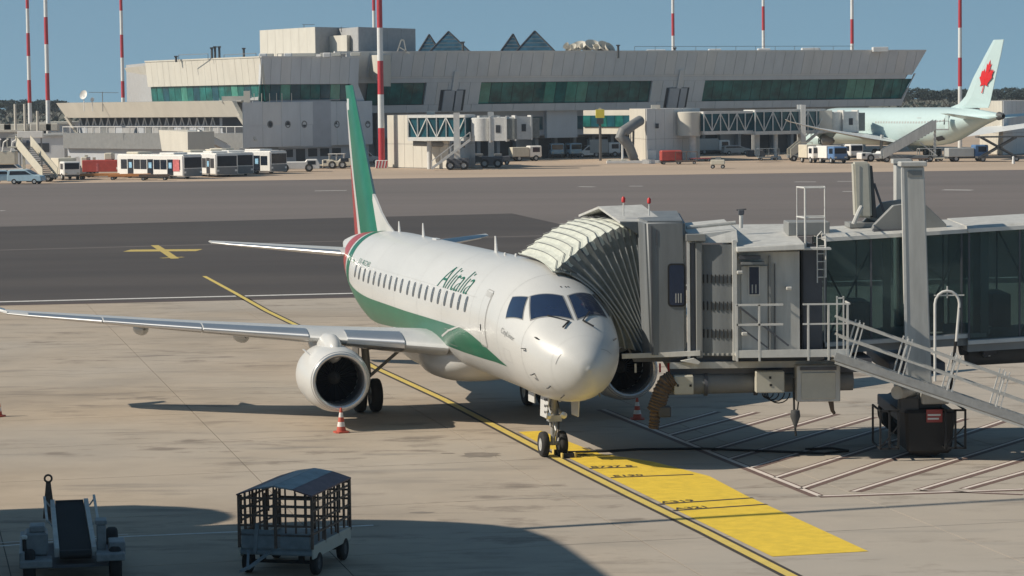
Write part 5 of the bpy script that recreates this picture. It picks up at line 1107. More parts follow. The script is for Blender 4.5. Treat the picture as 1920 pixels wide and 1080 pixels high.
# low wing with sunlit parapet at the left
q0, q1 = at(106, 192, 404), at(446, 189, 371)
FP = Facade(q0.xy, q1.xy, 9.3, .42)
zp1 = FP.uz(280, 191)[1]; zp0 = FP.uz(280, 220)[1]; FP.zt = zp1
sl = 1.2
tb_(FP.quad(MB(), [(1.3, zp0), (FP.L-.6, zp0), (FP.L-1.2, zp1), (0, zp1)], -.6, .1), 'parapet', 'facade_warm')
for a in (1.2, FP.L-1.0):
    tb_(FP.quad(MB(), [(a+1.6, zp0-3.3), (a+2.1, zp0-3.3), (a+.35, zp0+.2), (a-.3, zp0+.2)], -.2, .25), 'parapet_fin', 'facade_warm')
FQ = Facade((FP.A+FP.U*2-FP.N*2.6).xy, (FP.A+FP.U*FP.L-FP.N*2.6).xy)
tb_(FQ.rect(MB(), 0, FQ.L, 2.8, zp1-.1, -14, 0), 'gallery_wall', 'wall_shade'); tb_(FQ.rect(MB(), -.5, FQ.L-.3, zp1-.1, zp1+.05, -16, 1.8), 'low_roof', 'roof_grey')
n = 19
for k in range(n):
    u = .5+k*(FQ.L-8)/n; tb_(FQ.rect(MB(), u, u+.95*(FQ.L-8)/n-.2, zp0-1.15, zp0-.1, .02, .08), 'gallery_window', 'void'); tb_(FQ.rect(MB(), u+.05, u+.9*(FQ.L-8)/n, zp0-2.5, zp0-1.3, .02, .08), 'gallery_panel', random.choice(['wall_shade', 'facade_joint', 'mid_grey']))
    tb_(MB().bar(FQ.p(u, zp0-1.2, .4), FQ.p(u+.5, zp0-.05, .4), .12), 'strut', 'facade_mid'); tb_(MB().bar(FQ.p(u+1.0, zp0-1.2, .4), FQ.p(u+.5, zp0-.05, .4), .12), 'strut', 'facade_mid')
tb_(FQ.rect(MB(), FQ.L-7, FQ.L-.4, zp0-2.2, zp0-.15, .02, .1), 'gallery_window', 'void')
FR = Facade((FQ.A+FQ.N*1.6).xy, (FQ.A+FQ.U*FQ.L+FQ.N*1.6).xy); tb_(FR.rect(MB(), -2, FR.L, 2.7, 5.0, -6, 0), 'balcony_wall', 'mid_grey'); tb_(FR.rect(MB(), -2, FR.L, -.05, 2.7, -6, -.8), 'ground_floor_wall', 'wall_shade')  # balcony wall coloured darker to stand in for shade under the overhang
tb_(FR.rect(MB(), -2, FR.L, 5.9, 6.0, -.05, .05), 'balcony_rail', 'facade_mid')
for k in range(24): u = -2+k*(FR.L+1.8)/23; tb_(FR.rect(MB(), u, u+.09, 5.0, 5.95, -.05, .03), 'balcony_post', 'facade_mid')
# sunlit stair box with a sloping roof
bxA = at(298, 262, 372); bxB = at(352, 262, 364); FX = Facade(bxA.xy, bxB.xy)
tb_(FX.quad(MB(), [(.9, 2.7), (FX.L, 2.7), (FX.L, 5.4), (-.0, 5.6)], -4, 0), 'stair_box', 'facade_warm')
e1 = at(352, 250, 366); e2 = at(430, 285, 372)
tb_(MB().hexa([(e1.x, e1.y, 4.3), (e1.x+1.2, e1.y, 4.3), (e1.x+1.2, e1.y+1.5, 4.3), (e1.x, e1.y+1.5, 4.3)], [(e1.x, e1.y, 5.6), (e1.x+1.2, e1.y, 5.6), (e1.x+1.2, e1.y+1.5, 5.6), (e1.x, e1.y+1.5, 5.6)]), 'stair_landing', 'facade_grey')
tb_(MB().bar((e1.x+1.2, e1.y, 5.2), (e2.x, e2.y-2, 2.9), 1.0, .8), 'stair_flight', 'facade_mid'); tb_(MB().bar((e1.x+1.2, e1.y-.6, 5.9), (e2.x, e2.y-2.6, 3.6), .12, .1), 'stair_rail', 'facade_warm')
# roof of the wing: rail, flues, hatches
for px, py in ((397, 90), (403, 88), (411, 88), (457, 91), (330, 106)):
    b = at(px, py, 392); tb_(MB().tube([(b.x, b.y, z15-.2), b], .17, 8).cbox(b, .5, .5, .2), 'roof_flue', 'dark_grey')
for (a, b) in (((335, 103), (390, 101)), ((420, 103), (480, 100)), ((520, 101), (640, 101))):
    p, q = at(a[0], a[1], 388), at(b[0], b[1], 384); tb_(MB().bar(p, q, .08), 'roof_rail', 'mid_grey'); tb_(MB().bar((p.x, p.y, z15), p, .08), 'rail_post', 'mid_grey'); tb_(MB().bar((q.x, q.y, z15), q, .08), 'rail_post', 'mid_grey')
for px in (493, 540, 613): q = at(px, 104, 380); tb_(MB().cbox((q.x, q.y, z15+.35), 1.1, 1., .7), 'roof_hatch', 'facade_mid', bevel=.1)
for px, w in ((500, 2), (560, 5), (620, 3), (667, 1.5)): q = at(px, 97, 395); tb_(MB().cbox((q.x, q.y, z15+.7), w, 1.5, .5), 'roof_duct', 'facade_warm', bevel=.05)
for px in (462, 478, 492, 507, 520, 530, 548): q = at(px, 183, 374+abs(px-489)*.06); tb_(MB().cbox((q.x, q.y-1.2, 9.9), .10, .1, 1.3), 'terrace_post', 'facade_warm')
q = at(463, 178, 371); tb_(MB().cbox((q.x, q.y, 10.1), .9, .3, 1.6), 'terrace_door', 'facade_warm'); q = at(440, 184, 373.5); tb_(MB().cbox((q.x, q.y, 9.75), 3.6, .3, .9), 'terrace_wall', 'facade_warm')
# sunlit wedge where the wing meets the main block
w0 = at(674, 108, 398); w1 = at(712, 158, 399); w2 = at(712, 103, 399)
tb_(MB().extr([at(655, 104, 410), at(712, 162, 396), at(712, 103, 396)], (1.5, 3, 0)), 'wedge_wall', 'facade_warm')
# penthouses
pa1, pa2, pa3 = at(488, 57, 428), at(592, 57, 412), at(650, 57, 403)
FH1 = Facade(pa1.xy, pa2.xy); zph = pa1.z; tb_(MB().prism([pa1.xy, pa2.xy, (pa2.x+6, pa2.y+8), (pa1.x+8, pa1.y+12)], z15-1, zph), 'penthouse', 'facade_joint'); panel_row(FH1, 0, FH1.L, z15-.5, zph, 2.6, ['facade_warm'], 'penthouse_panel', 0, .12)
zp2 = at(620, 66, 410).z; b1_, b2_, b3_ = at(593, 66, 418), at(650, 66, 410), at(672, 66, 414)
tb_(MB().prism([b1_.xy, b2_.xy, b3_.xy, (b3_.x-6, b3_.y+10), (b1_.x+2, b1_.y+8)], z15-1, zp2), 'penthouse', 'facade_warm')
zp3 = at(720, 54, 420).z; c1_, c2_ = at(671, 54, 408), at(778, 54, 422)
tb_(MB().prism([c1_.xy, c2_.xy, (c2_.x-8, c2_.y+10), (c1_.x-5, c1_.y+12)], z15-1, zp3), 'penthouse', 'facade_joint')
FH3 = Facade(c1_.xy, c2_.xy); panel_row(FH3, 0, FH3.L, zT-.5, zp3, 4.4, ['facade_joint'], 'penthouse_panel', 0, .1)
tb_(MB().bar(at(640, 60, 415), at(640, 50, 415), .1), 'aerial', 'mid_grey'); tb_(MB().bar(at(570, 55, 420), at(570, 46, 420), .1), 'aerial', 'mid_grey')
tb_(MB().bar(at(567, 46, 420), at(590, 46, 420), .08), 'aerial', 'mid_grey')
fr = MB(); 
for a, b in (((744, 100), (752, 75)), ((752, 75), (757, 75)), ((757, 75), (762, 100)), ((748, 88), (768, 100))): tb_(MB().bar(at(*a, 402), at(*b, 402), .16), 'access_frame', 'facade_warm')
# glass pyramids
def pyramid(pxl, pxr, pxt, pyt, Y):
    l, r, t = at(pxl, 99, Y), at(pxr, 99, Y), at(pxt, pyt, Y); w = (r.x-l.x)/2; c = Vector(((l.x+r.x)/2, Y+w, 0)); zb_ = l.z-.35; ap = Vector((t.x, Y+w, t.z+.25)); R_ = [Vector((c.x-w, c.y-w, zb_)), Vector((c.x+w, c.y-w, zb_)), Vector((c.x+w, c.y+w, zb_)), Vector((c.x-w, c.y+w, zb_))]
    bas = tb_(MB().box(c.x-w-.1, c.x+w+.1, c.y-w-.1, c.y+w+.1, zb_-1, zb_), 'skylight_kerb', 'facade_mid')
    for f in range(4):
        a, b = R_[f], R_[(f+1) % 4]; n = 6
        for i in range(n):
            for j in range(n-i):
                P = lambda i_, j_: ap.lerp(a, 1-i_/n-j_/n)*0+a*(1-(i_/n)-(j_/n))+b*(j_/n)+ap*(i_/n)
                tri = [P(i, j), P(i, j+1), P(i+1, j)]; cc = (tri[0]+tri[1]+tri[2])/3; tri = [q+(cc-q)*.05 for q in tri]
                if f in (0, 3) and True:
                    mm = MB(); mm.add(tri, [(0, 1, 2)])
                    if j < n-i-1:
                        t2 = [P(i+1, j), P(i, j+1), P(i+1, j+1)]; cc = (t2[0]+t2[1]+t2[2])/3; t2 = [q+(cc-q)*.05 for q in t2]; mm.add(t2, [(0, 1, 2)])
                    tb_(mm, 'skylight_pane', 'pyramid_glass', bas)
        for q in (a, b): tb_(MB().bar(q, ap, .22), 'skylight_rib', 'bridge_dark', bas)
        for k in range(1, n): tb_(MB().bar(a.lerp(ap, k/n), b.lerp(ap, k/n), .10), 'skylight_bar', 'mid_grey', bas)
    tb_(MB().add([*R_, ap], [(0, 1, 4), (1, 2, 4), (2, 3, 4), (3, 0, 4)]), 'skylight_core', 'void', bas).scale = (1, 1, .985)
for a in ((781, 828, 804, 67, 452), (800, 886, 840, 61, 436), (934, 982, 962, 66, 456), (962, 1046, 1003, 60, 440)): pyramid(*a)
# white shell sculpture of dishes on the roof
for px, py, r, tx in ((1072, 92, 1.0, -.6), (1085, 88, 1.3, -.3), (1100, 90, 1.2, .1), (1112, 86, 1.4, .3), (1120, 92, .9, .6), (1133, 88, 1.2, .5), (1142, 91, 1.0, .8), (1063, 87, .6, -.9)):
    c = at(px, py, 425); tb_(MB().lathe(c, (math.sin(tx), -.6, math.cos(tx)), [(-.5, .05), (-.4, r*.45), (-.1, r*.8), (.3, r)], 14), 'roof_dish', 'facade_warm', smooth=SM); tb_(MB().bar((c.x, c.y, zT-.5), c, .15), 'dish_post', 'mid_grey')

# ---------------------------------------------------------------- masts
def mast(px, pyb, Y, cuts, first, w, lab, base=None, zb_=None):
    p = at(px, pyb, Y); z0 = zb_ if zb_ is not None else 0.
    o = thing('light_mast', lab, 'light mast', (p.x, p.y, z0), 0, 'red and white banded light masts')
    zs = [at(px, c, Y).z-z0 for c in cuts]; 
    seg = abs(zs[-2]-zs[-1]); m = first; edges = [0]+zs
    H_ = 42; z = edges[-1]
    while z < H_-z0: z += seg; edges.append(z)
    for k in range(len(edges)-1):
        r0 = w*(1-.35*edges[k]/45); r1 = w*(1-.35*edges[k+1]/45)
        MB().lathe((0, 0, 0), (0, 0, 1), [(edges[k], r0), (edges[k+1], r1)], 12, cap=True).build('band', 'mast_red' if (k+first) % 2 == 0 else 'mast_white', o, smooth=SM)
    MB().lathe((0, 0, edges[-1]), (0, 0, 1), [(0, .3), (.2, 1.6), (.9, 1.6), (1.1, .4)], 14).build('lamp_ring', 'mid_grey', o, smooth=SM)
    return o
m0 = mast(716, 312, 369, [240, 177, 114, 52, -10], 0, .46, 'nearest red and white mast, beside the green tail fin of the parked jet')
bs = MB(); bs.box(-.85, .85, -.85, .85, 0, 1.1); b_ = bs.build('mast_base', 'mast_white', m0, bevel=.05)
for k in range(4): MB().hexa([(-.8+k*.42, -.865, .05), (-.6+k*.42, -.865, .05), (-.6+k*.42, -.855, .05), (-.8+k*.42, -.855, .05)], [(-.6+k*.42, -.865, 1.05), (-.4+k*.42, -.865, 1.05), (-.4+k*.42, -.855, 1.05), (-.6+k*.42, -.855, 1.05)]).build('warning_stripe', 'mast_red', b_)
mast(704.5, 260, 545, [195, 150, 106, 62, 20], 1, .40, 'thin distant mast just left of the nearest mast')
mast(1800, 250, 440, [162, 108, 52, -4], 1, .36, 'mast rising behind the far airliner near its tail')
mast(57, 245, 530, [193, 150, 105, 62, 16], 1, .42, 'leftmost distant mast, thinner of the two at the left edge')
mast(91, 245, 452, [188, 137, 83, 32, -20], 1, .40, 'second mast from the left, thicker, above the low flat roofs')
mast(232, 245, 546, [183, 152, 108, 65, 20], 1, .40, 'mast rising behind the left end of the rounded terminal wing')
mast(1263, 200, 552, [110, 67, 25, -18], 0, .38, 'mast above the middle of the long terminal roof')
mast(1432, 200, 552, [100, 57, 12, -32], 0, .38, 'mast above the terminal roof, left of the roof box mast')
mast(1598, 200, 530, [82, 36, -10], 1, .40, 'mast above the right part of the terminal roof')

# ---------------------------------------------------------------- trees on the horizon: stone pines
def pine_proto(name, seed, w, h):
    rnd = random.Random(seed); o = thing(name, 'stone pine', 'tree', (0, 0, 0), 0, 'stone pines on the horizon')
    tr = MB(); th = h*.55; tr.tube([(0, 0, 0), (rnd.uniform(-.2, .2), 0, th*.6), (rnd.uniform(-.4, .4), 0, th)], [.38, .3, .22], 7)
    for k in range(5): a = 2*math.pi*k/5; tr.tube([(0, 0, th*.85), (w*.28*math.cos(a), w*.28*math.sin(a), h*.78)], [.16, .07], 5)
    tr.build('trunk', 'bark', o, smooth=SM)
    cr = MB()
    clumps = [(rnd.uniform(-1, 1), rnd.uniform(-1, 1)) for _ in range(22)]
    cl = [(x*w*.42, y*w*.42, h*(.78+.14*math.sqrt(max(0, 1-x*x-y*y)))+rnd.uniform(-.3, .3), rnd.uniform(.9, 1.6)*w/10) for x, y in clumps if x*x+y*y < 1.05]
    for cx_, cy_, cz_, r in cl:
        for _ in range(70):
            a = rnd.uniform(0, 2*math.pi); b = rnd.uniform(-.4, 1.4); rr = r*rnd.uniform(.65, 1.08); p = Vector((cx_+rr*math.cos(a)*math.cos(b)*1.25, cy_+rr*math.sin(a)*math.cos(b)*1.25, cz_+rr*math.sin(b)*.72)); s = rnd.uniform(.25, .55); d1 = Vector((rnd.uniform(-1, 1), rnd.uniform(-1, 1), rnd.uniform(-.6, .6))).normalized()*s; d2 = Vector((rnd.uniform(-1, 1), rnd.uniform(-1, 1), rnd.uniform(-.2, 1))).normalized()*s
            cr.add([p-d1, p-d2*.4, p+d1, p+d2], [(0, 1, 2, 3)])
    cr.build('crown', 'pine', o); return o
protos = [pine_proto('pine_tree', 11, 13, 12.6), pine_proto('pine_tree', 12, 10, 11.4), pine_proto('pine_tree', 13, 15, 13.2), pine_proto('pine_tree', 14, 11, 12.2)]
used = [False]*4; rnd = random.Random(3)
spots = [(x, 'pine on the horizon at the left edge, behind the low flat roofs') for x in range(-60, 120, 9)]+[(x, 'pine on the horizon between the terminal end and the far tail fin') for x in range(1690, 1845, 11)]+[(x, 'pine on the horizon right of the far tail fin') for x in range(1860, 2000, 11)]+[(x, 'pine on the horizon hidden behind the terminal') for x in ()]
for i, (px, lab) in enumerate(spots):
    Y = rnd.uniform(820, 1000); p = at(px+rnd.uniform(-4, 4), 195, Y); k = i % 4; o = protos[k]
    if used[k]: o = copy_tree(protos[k], (p.x, p.y, 0), rnd.uniform(0, 6))
    used[k] = True; o.location = (p.x, p.y, 0); o.rotation_euler.z = rnd.uniform(0, 6); s = rnd.uniform(.74, .86); o.scale = (s, s, s); o['label'] = 'dark '+lab
    o['group'] = lab.replace('pine on', 'pines on')
def copse(name, x0, x1, Y, h, lab):
    rnd = random.Random(int(abs(x0))+5); mb = MB(); n = int((x1-x0)/1.2)
    for _ in range(n*14):
        x = rnd.uniform(x0, x1); hh = h*(.75+.25*math.sin(x*.21)*math.sin(x*.067+1)); p = Vector((x, Y+rnd.uniform(0, 25), rnd.uniform(.3, hh))); s = rnd.uniform(.5, 1.3); d1 = Vector((rnd.uniform(-1, 1), rnd.uniform(-1, 1), rnd.uniform(-.5, .5))).normalized()*s; d2 = Vector((rnd.uniform(-1, 1), rnd.uniform(-1, 1), rnd.uniform(-.2, 1))).normalized()*s
        mb.add([p-d1, p-d2*.5, p+d1, p+d2], [(0, 1, 2, 3)])
    o = mb.build(name, 'pine'); tag(o, lab, 'woodland', kind='stuff')
copse('scrub_woodland', -330, 420, 800, 9.0, 'dark belt of low scrub and woodland along the horizon')
# ---------------------------------------------------------------- fixed gate blocks and far jet bridges
def part(root, mb, nm, m, par=None, **k): return mb.build(nm, m, par or root, off=root.location, **k)
def gblock(lab, A, B, C, zt_, m1, m2, yn):
    """gate tower: faces A-B and B-C"""
    loc = Vector(((A[0]+C[0])/2, (A[1]+C[1])/2+3, 0)); o = thing('gate_tower', lab, 'gate building', loc)
    part(o, MB().prism([A, B, C, (C[0]-3, C[1]+9), (A[0]+3, A[1]+9)], -.02, zt_), 'tower_core', 'facade_joint')
    for (P, Q, m) in ((A, B, m1), (B, C, m2)):
        F = Facade(P, Q); n = max(1, round(F.L/1.9))
        for k in range(n):
            for z0, z1 in ((.1, 3.3), (3.35, zt_)): part(o, F.rect(MB(), F.L*k/n+.03, F.L*(k+1)/n-.03, z0, z1, 0, .1), 'wall_panel', m)
    return o
b1x = [at(728, 300, 371), at(842, 300, 360), at(890, 300, 368)]
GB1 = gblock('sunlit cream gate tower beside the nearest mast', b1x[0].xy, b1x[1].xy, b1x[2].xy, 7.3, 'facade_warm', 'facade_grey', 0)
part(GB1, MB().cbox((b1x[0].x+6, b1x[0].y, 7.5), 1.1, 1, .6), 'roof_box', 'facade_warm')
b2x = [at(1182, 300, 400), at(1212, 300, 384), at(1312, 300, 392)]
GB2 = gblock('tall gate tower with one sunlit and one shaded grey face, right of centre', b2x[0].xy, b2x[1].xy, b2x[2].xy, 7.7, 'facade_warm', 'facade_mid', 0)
part(GB2, MB().cbox((b2x[1].x+1.5, b2x[1].y+2, 7.95), 1.3, 1, .6), 'roof_box', 'facade_warm'); q = at(1232, 236, 385); part(GB2, MB().cbox((q.x, q.y-.0, q.z), .5, .12, .7), 'small_sign', 'void'); q = at(1263, 292, 387); part(GB2, MB().cbox((q.x, q.y-.3, q.z), .3, .12, 1.6), 'wall_cabinet', 'dark_grey'); q = at(1222, 290, 384); part(GB2, MB().cbox((q.x, q.y-.3, 1.1), 1.2, .5, 1.2), 'white_box', 'veh_white')
def tunnel(o, a, b, w, h, panes=6, post=True):
    """glazed truss tunnel between two points at floor level"""
    a = Vector(a); b = Vector(b); d = (b-a); L = d.length; u = d.normalized(); n = Vector((u.y, -u.x, 0)).normalized()
    if n.y > 0: n = -n
    up = Vector((0, 0, 1))
    def bx(p, q, hw_, z0, z1, nm, m): part(o, MB().hexa([p+n*hw_+up*z0, q+n*hw_+up*z0, q-n*hw_+up*z0, p-n*hw_+up*z0], [p+n*hw_+up*z1, q+n*hw_+up*z1, q-n*hw_+up*z1, p-n*hw_+up*z1]), nm, m)
    bx(a, b, w/2, -.25, .25, 'tunnel_floor', 'bridge_white'); bx(a, b, w/2, h-.35, h, 'tunnel_roof', 'bridge_white'); bx(a, b, w/2-.25, .25, h-.35, 'tunnel_glazing', 'facade_glass_blue')
    for k in range(panes+1):
        p = a+d*(k/panes)+n*(w/2-.1); part(o, MB().bar(p, p+up*h, .16), 'truss_post', 'bridge_white')
        if k < panes:
            q = a+d*((k+1)/panes)+n*(w/2-.1); part(o, MB().bar(p+(up*.2 if k % 2 else up*(h-.3)), q+(up*(h-.3) if k % 2 else up*.2), .12), 'truss_diagonal', 'bridge_white')
def far_cab(o, c, rz, bell=True, m='bridge_white'):
    def tr(pts): return [(c[0]+x*math.cos(rz)-y*math.sin(rz), c[1]+x*math.sin(rz)+y*math.cos(rz), c[2]+z) for x, y, z in pts]
    def bb(x0, x1, y0, y1, z0, z1, nm, m_): part(o, MB().hexa(tr([(x0, y0, z0), (x1, y0, z0), (x1, y1, z0), (x0, y1, z0)]), tr([(x0, y0, z1), (x1, y0, z1), (x1, y1, z1), (x0, y1, z1)])), nm, m_)
    part(o, MB().lathe(c, (0, 0, 1), [(-.1, 1.5), (2.9, 1.5), (3.0, 1.3)], 20, cap=True), 'cab_rotunda', m, smooth=SM)
    bb(1.2, 3.4, -1.6, 1.6, -.1, 3.0, 'cab', m); bb(3.4, 4.5, -1.5, 1.5, .1, 2.8, 'canopy', 'bellows_grey'); bb(2.0, 2.6, -1.65, -1.6, 1.0, 2.0, 'cab_window', 'void'); bb(1.1, 1.3, -1.75, 1.75, -.3, 3.2, 'cab_frame', m)
    bb(3.3, 3.5, -1.7, 1.7, -.2, 3.2, 'cab_frame', m)
def stairs(o, top, bot, w, m='bridge_white', steps=12, par=None):
    t, b = Vector(top), Vector(bot); d = b-t; s = Vector((d.y, -d.x, 0)).normalized()*w/2
    for q in (s, -s):
        part(o, MB().bar(t+q, b+q, .14, .3), 'stair_stringer', m, par); part(o, MB().bar(t+q+Vector((0, 0, 1)), b+q+Vector((0, 0, 1)), .09), 'hand_rail', m, par)
        for k in range(5): p = t+d*(k/4)+q; part(o, MB().bar(p, p+Vector((0, 0, 1)), .08), 'rail_post', m, par)
    for k in range(steps):
        p = t+d*((k+.5)/steps); ang = math.atan2(d.y, d.x); part(o, MB().cbox(p, .35, w, .08, ang), 'stair_tread', m, par)
def wheel_at(o, x, y, r=.45, w=.3, rz=math.pi/2, par=None, shared={}):
    key = (round(r, 2), round(w, 2))
    if key in shared:
        src = shared[key]; c = src.copy(); col.objects.link(c); c.parent = par or o
        for ch in src.children: d = ch.copy(); col.objects.link(d); d.parent = c
    else:
        c = wheel(par or o, (0, 0, 0), r, w, 'wheel', 'light_grey'); shared[key] = c
    c.location = (x, y, r); c.rotation_euler = (0, 0, rz); return c
# bridge A, from the cream tower towards the right
A0_ = at(775, 262, 362); A1_ = at(868, 262, 357); FJ1 = thing('far_jet_bridge', 'white truss jet bridge in front of the cream gate tower, two cabs', 'jet bridge', (A1_.x, A1_.y, 0))
tunnel(FJ1, (A0_.x, A0_.y, 4.1), (A1_.x+1, A1_.y, 4.1), 2.6, 3.2, 6); 
far_cab(FJ1, (A1_.x+2.6, A1_.y-.3, 3.9), R(-6)); c2 = at(948, 262, 366); far_cab(FJ1, (c2.x, c2.y, 3.9), R(8)); tunnel(FJ1, (A1_.x+2, A1_.y+9, 4.1), (c2.x-1, c2.y+.5, 4.1), 2.4, 3.0, 4)
stairs(FJ1, (A1_.x+1.0, A1_.y-2.0, 4.0), (A1_.x-4.2, A1_.y-2.2, .2), 1.0)
for x, y in ((A1_.x-.8, A1_.y), (c2.x-2, c2.y)):
    part(FJ1, MB().box(x-.4, x+.4, y-1.7, y-1.2, .6, 7.6), 'lift_column', 'bridge_white'); part(FJ1, MB().box(x-.4, x+.4, y+1.2, y+1.7, .6, 7.6), 'lift_column', 'bridge_white'); part(FJ1, MB().box(x-1.4, x+1.6, y-2, y+2, .3, 1.5), 'carriage', 'bridge_dark', bevel=.1)
    for dx in (-.9, .9): wheel_at(FJ1, x+dx-FJ1.location.x, y-1.9-FJ1.location.y, .6, .4, 0)
part(FJ1, MB().tube([(A0_.x, A0_.y-.6, 3.5), (A0_.x+7, A0_.y-1.2, 3.2)], .35, 12), 'air_duct', 'mid_grey', smooth=SM); q = at(805, 262, 361)
part(FJ1, MB().lathe((q.x, q.y, 0), (0, 0, 1), [(0, .35), (3.9, .35)], 12, cap=True), 'support_column', 'bridge_white', smooth=SM)
for px, w, m in ((870, 3.2, 'bridge_dark'), (905, 3.6, 'dark_grey'), (940, 2.6, 'bridge_dark')):
    q = gp(px, 309); v = thing('ground_unit', {870: 'dark low ground unit under the cream tower bridge, by its stairs', 905: 'middle dark ground unit under the far jet bridge cabs', 940: 'rightmost dark ground unit under the second far cab'}[px], 'ground equipment', (q.x, q.y, 0))
    part(v, MB().box(q.x-w/2, q.x+w/2, q.y-.9, q.y+.9, .4, 1.25), 'housing', m, bevel=.08); part(v, MB().box(q.x-w/2+.3, q.x+.1, q.y-.7, q.y+.7, 1.25, 1.6), 'hood', 'mid_grey', bevel=.06)
    for dx in (-w/2+.5, w/2-.5):
        for dy in (-.8, .8): wheel_at(v, dx, dy, .35, .25, 0)
# bridge B, from the grey tower to the far airliner
B0_ = at(1292, 260, 388); B1_ = at(1540, 262, 398); FJ2 = thing('far_jet_bridge', 'long white truss jet bridge docked to the pale mint airliner', 'jet bridge', (B1_.x, B1_.y, 0))
part(FJ2, MB().lathe((B0_.x, B0_.y, 3.7), (0, 0, 1), [(0, 1.7), (3.4, 1.7), (3.5, 1.5)], 22, cap=True), 'rotunda', 'facade_warm', smooth=SM); part(FJ2, MB().lathe((B0_.x+.5, B0_.y, 0), (0, 0, 1), [(0, .55), (3.7, .55)], 14, cap=True), 'rotunda_column', 'bridge_white', smooth=SM)
tunnel(FJ2, (B0_.x+1.5, B0_.y, 4.1), (B1_.x, B1_.y, 4.1), 2.7, 3.1, 15); tunnel(FJ2, (at(1405, 262, 392).x, 391.5, 3.95), (B1_.x-.3, B1_.y-.3, 3.95), 3.1, 3.4, 8)
far_cab(FJ2, (B1_.x+1.8, B1_.y+.4, 3.9), R(8)); part(FJ2, MB().box(B1_.x-1.2, B1_.x+1.4, B1_.y-1.9, B1_.y+1.9, 3.8, 7.1), 'head_section', 'facade_warm')
for px in (1503, 1417):
    x = at(px, 262, 395).x; part(FJ2, MB().box(x-.35, x+.35, 392.4, 393.0, .6, 8.0 if px == 1503 else 4), 'lift_column', 'bridge_white'); part(FJ2, MB().box(x-.35, x+.35, 397.4, 398, .6, 8.0 if px == 1503 else 4), 'lift_column', 'bridge_white'); part(FJ2, MB().box(x-1.3, x+1.3, 393.5, 397, .4, 1.4), 'carriage', 'bridge_dark', bevel=.1)
q = at(1455, 290, 393); part(FJ2, MB().lathe((q.x, 393, 0), (0, 0, 1), [(0, .9), (.5, .7), (.5, .3), (4, .3)], 12), 'support_column', 'bridge_white', smooth=SM)
stairs(FJ2, (B1_.x-.6, B1_.y-2.6, 4.0), (B1_.x-5.3, B1_.y-2.8, .2), 1.0)
# grey elbow air duct against the tower
dq = [at(1200, 226, 384), at(1184, 236, 382), at(1168, 248, 381), at(1163, 256, 381), at(1172, 264, 381), at(1180, 275, 382), at(1188, 296, 383)]
DU = thing('air_duct', 'grey bent air duct leaning on a post beside the two-tone gate tower', 'duct', (dq[3].x, dq[3].y, 0)); part(DU, MB().tube(dq, [.75, .75, .85, .8, .75, .7, .7], 14), 'duct_pipe', 'mid_grey', smooth=SM)
q = at(1167, 262, 381); part(DU, MB().tube([(q.x, q.y, 0), (q.x, q.y, 3)], .16, 8), 'post', 'bridge_white'); part(DU, MB().bar(at(1188, 228, 383), at(1187, 300, 383), .3), 'frame_post', 'dark_grey'); part(DU, MB().bar(at(1172, 262, 382), at(1197, 304, 383), .4), 'frame_strut', 'mid_grey')
part(DU, MB().box(dq[3].x-2, dq[3].x+5.5, dq[3].y-1.6, dq[3].y+.4, .02, .35), 'plinth', 'facade_mid')
# yellow stand display
q = at(1125, 216, 398); SD = thing('stand_display', 'yellow stand guidance display on a post before the white corridor', 'sign', (q.x, q.y, 0)); part(SD, MB().tube([(q.x, q.y, 0), (q.x, q.y, 6.3)], .2, 8), 'post', 'dark_grey'); part(SD, MB().cbox((q.x, q.y, 7.0), 1.3, .9, 1.25), 'display_box', 'veh_yellow', bevel=.05); part(SD, MB().cbox((q.x, q.y, 5.9), 1.0, .8, .8), 'lower_box', 'void'); part(SD, MB().cbox((q.x, q.y-.1, 7.75), .4, .4, .3), 'lamp', 'cream_box')
for px in range(1206, 1228, 4): q = gp(px, 307); tag(MB().cbox((q.x, q.y, .3), .3, .3, .6).build('kerb_marker', 'mast_white' if px % 8 else 'mast_red'), 'small striped kerb marker at the foot of the two-tone gate tower', 'marker', 'small kerb markers at the gate tower')

# ---------------------------------------------------------------- far wide-body airliner
TL = at(1886, 176, 376); NS_ = Vector((47.5, 421.0, 0)); hd_ = (Vector((TL.x, 376, 0))-NS_); LENF = hd_.length; ang = math.atan2(hd_.y, hd_.x)
WB = thing('far_airliner', 'pale mint wide-body airliner with red maple leaf on its tail at the far stand', 'airliner', NS_, ang)
SC = LENF/52.
def wl_(mb, nm, m, par=None, **k): return mb.build(nm, m, par or WB, **k)
secs = [(0, .1, 3.9, 3.7, 3.8), (.8, 1.0, 4.9, 2.9, 3.9), (2.5, 1.9, 6.2, 2.3, 4.2), (5, 2.6, 7.1, 1.9, 4.5), (8, 2.85, 7.4, 1.75, 4.6), (34, 2.85, 7.4, 1.75, 4.6), (38, 2.75, 7.4, 2.1, 4.75), (43, 2.1, 7.25, 3.6, 5.4), (47, 1.3, 6.9, 4.9, 5.9), (50.5, .6, 6.5, 5.75, 6.1), (51.4, .35, 6.35, 5.9, 6.1)]
SX = [s[0] for s in secs]
def wpt(s, ph, off=0.):
    hw_ = interp(s, SX, [q[1] for q in secs])+off; zt_ = interp(s, SX, [q[2] for q in secs])+off; zb_ = interp(s, SX, [q[3] for q in secs])-off; zc_ = interp(s, SX, [q[4] for q in secs]); c = math.cos(ph)
    return (s*SC, hw_*math.sin(ph), zc_+(zt_-zc_)*c if c > 0 else zc_+(zc_-zb_)*c)
ss = [0, .3, .8, 1.6, 2.5, 3.5, 5, 6.5, 8]+[8+26*k/8 for k in range(1, 9)]+[36, 38, 40, 42, 43.5, 45, 46.5, 48, 49.5, 50.5, 51.4]
wl_(MB().grid([[wpt(s, 2*math.pi*k/40) for k in range(40)] for s in ss], closeu=True), 'fuselage', 'jet_mint', smooth=R(60))
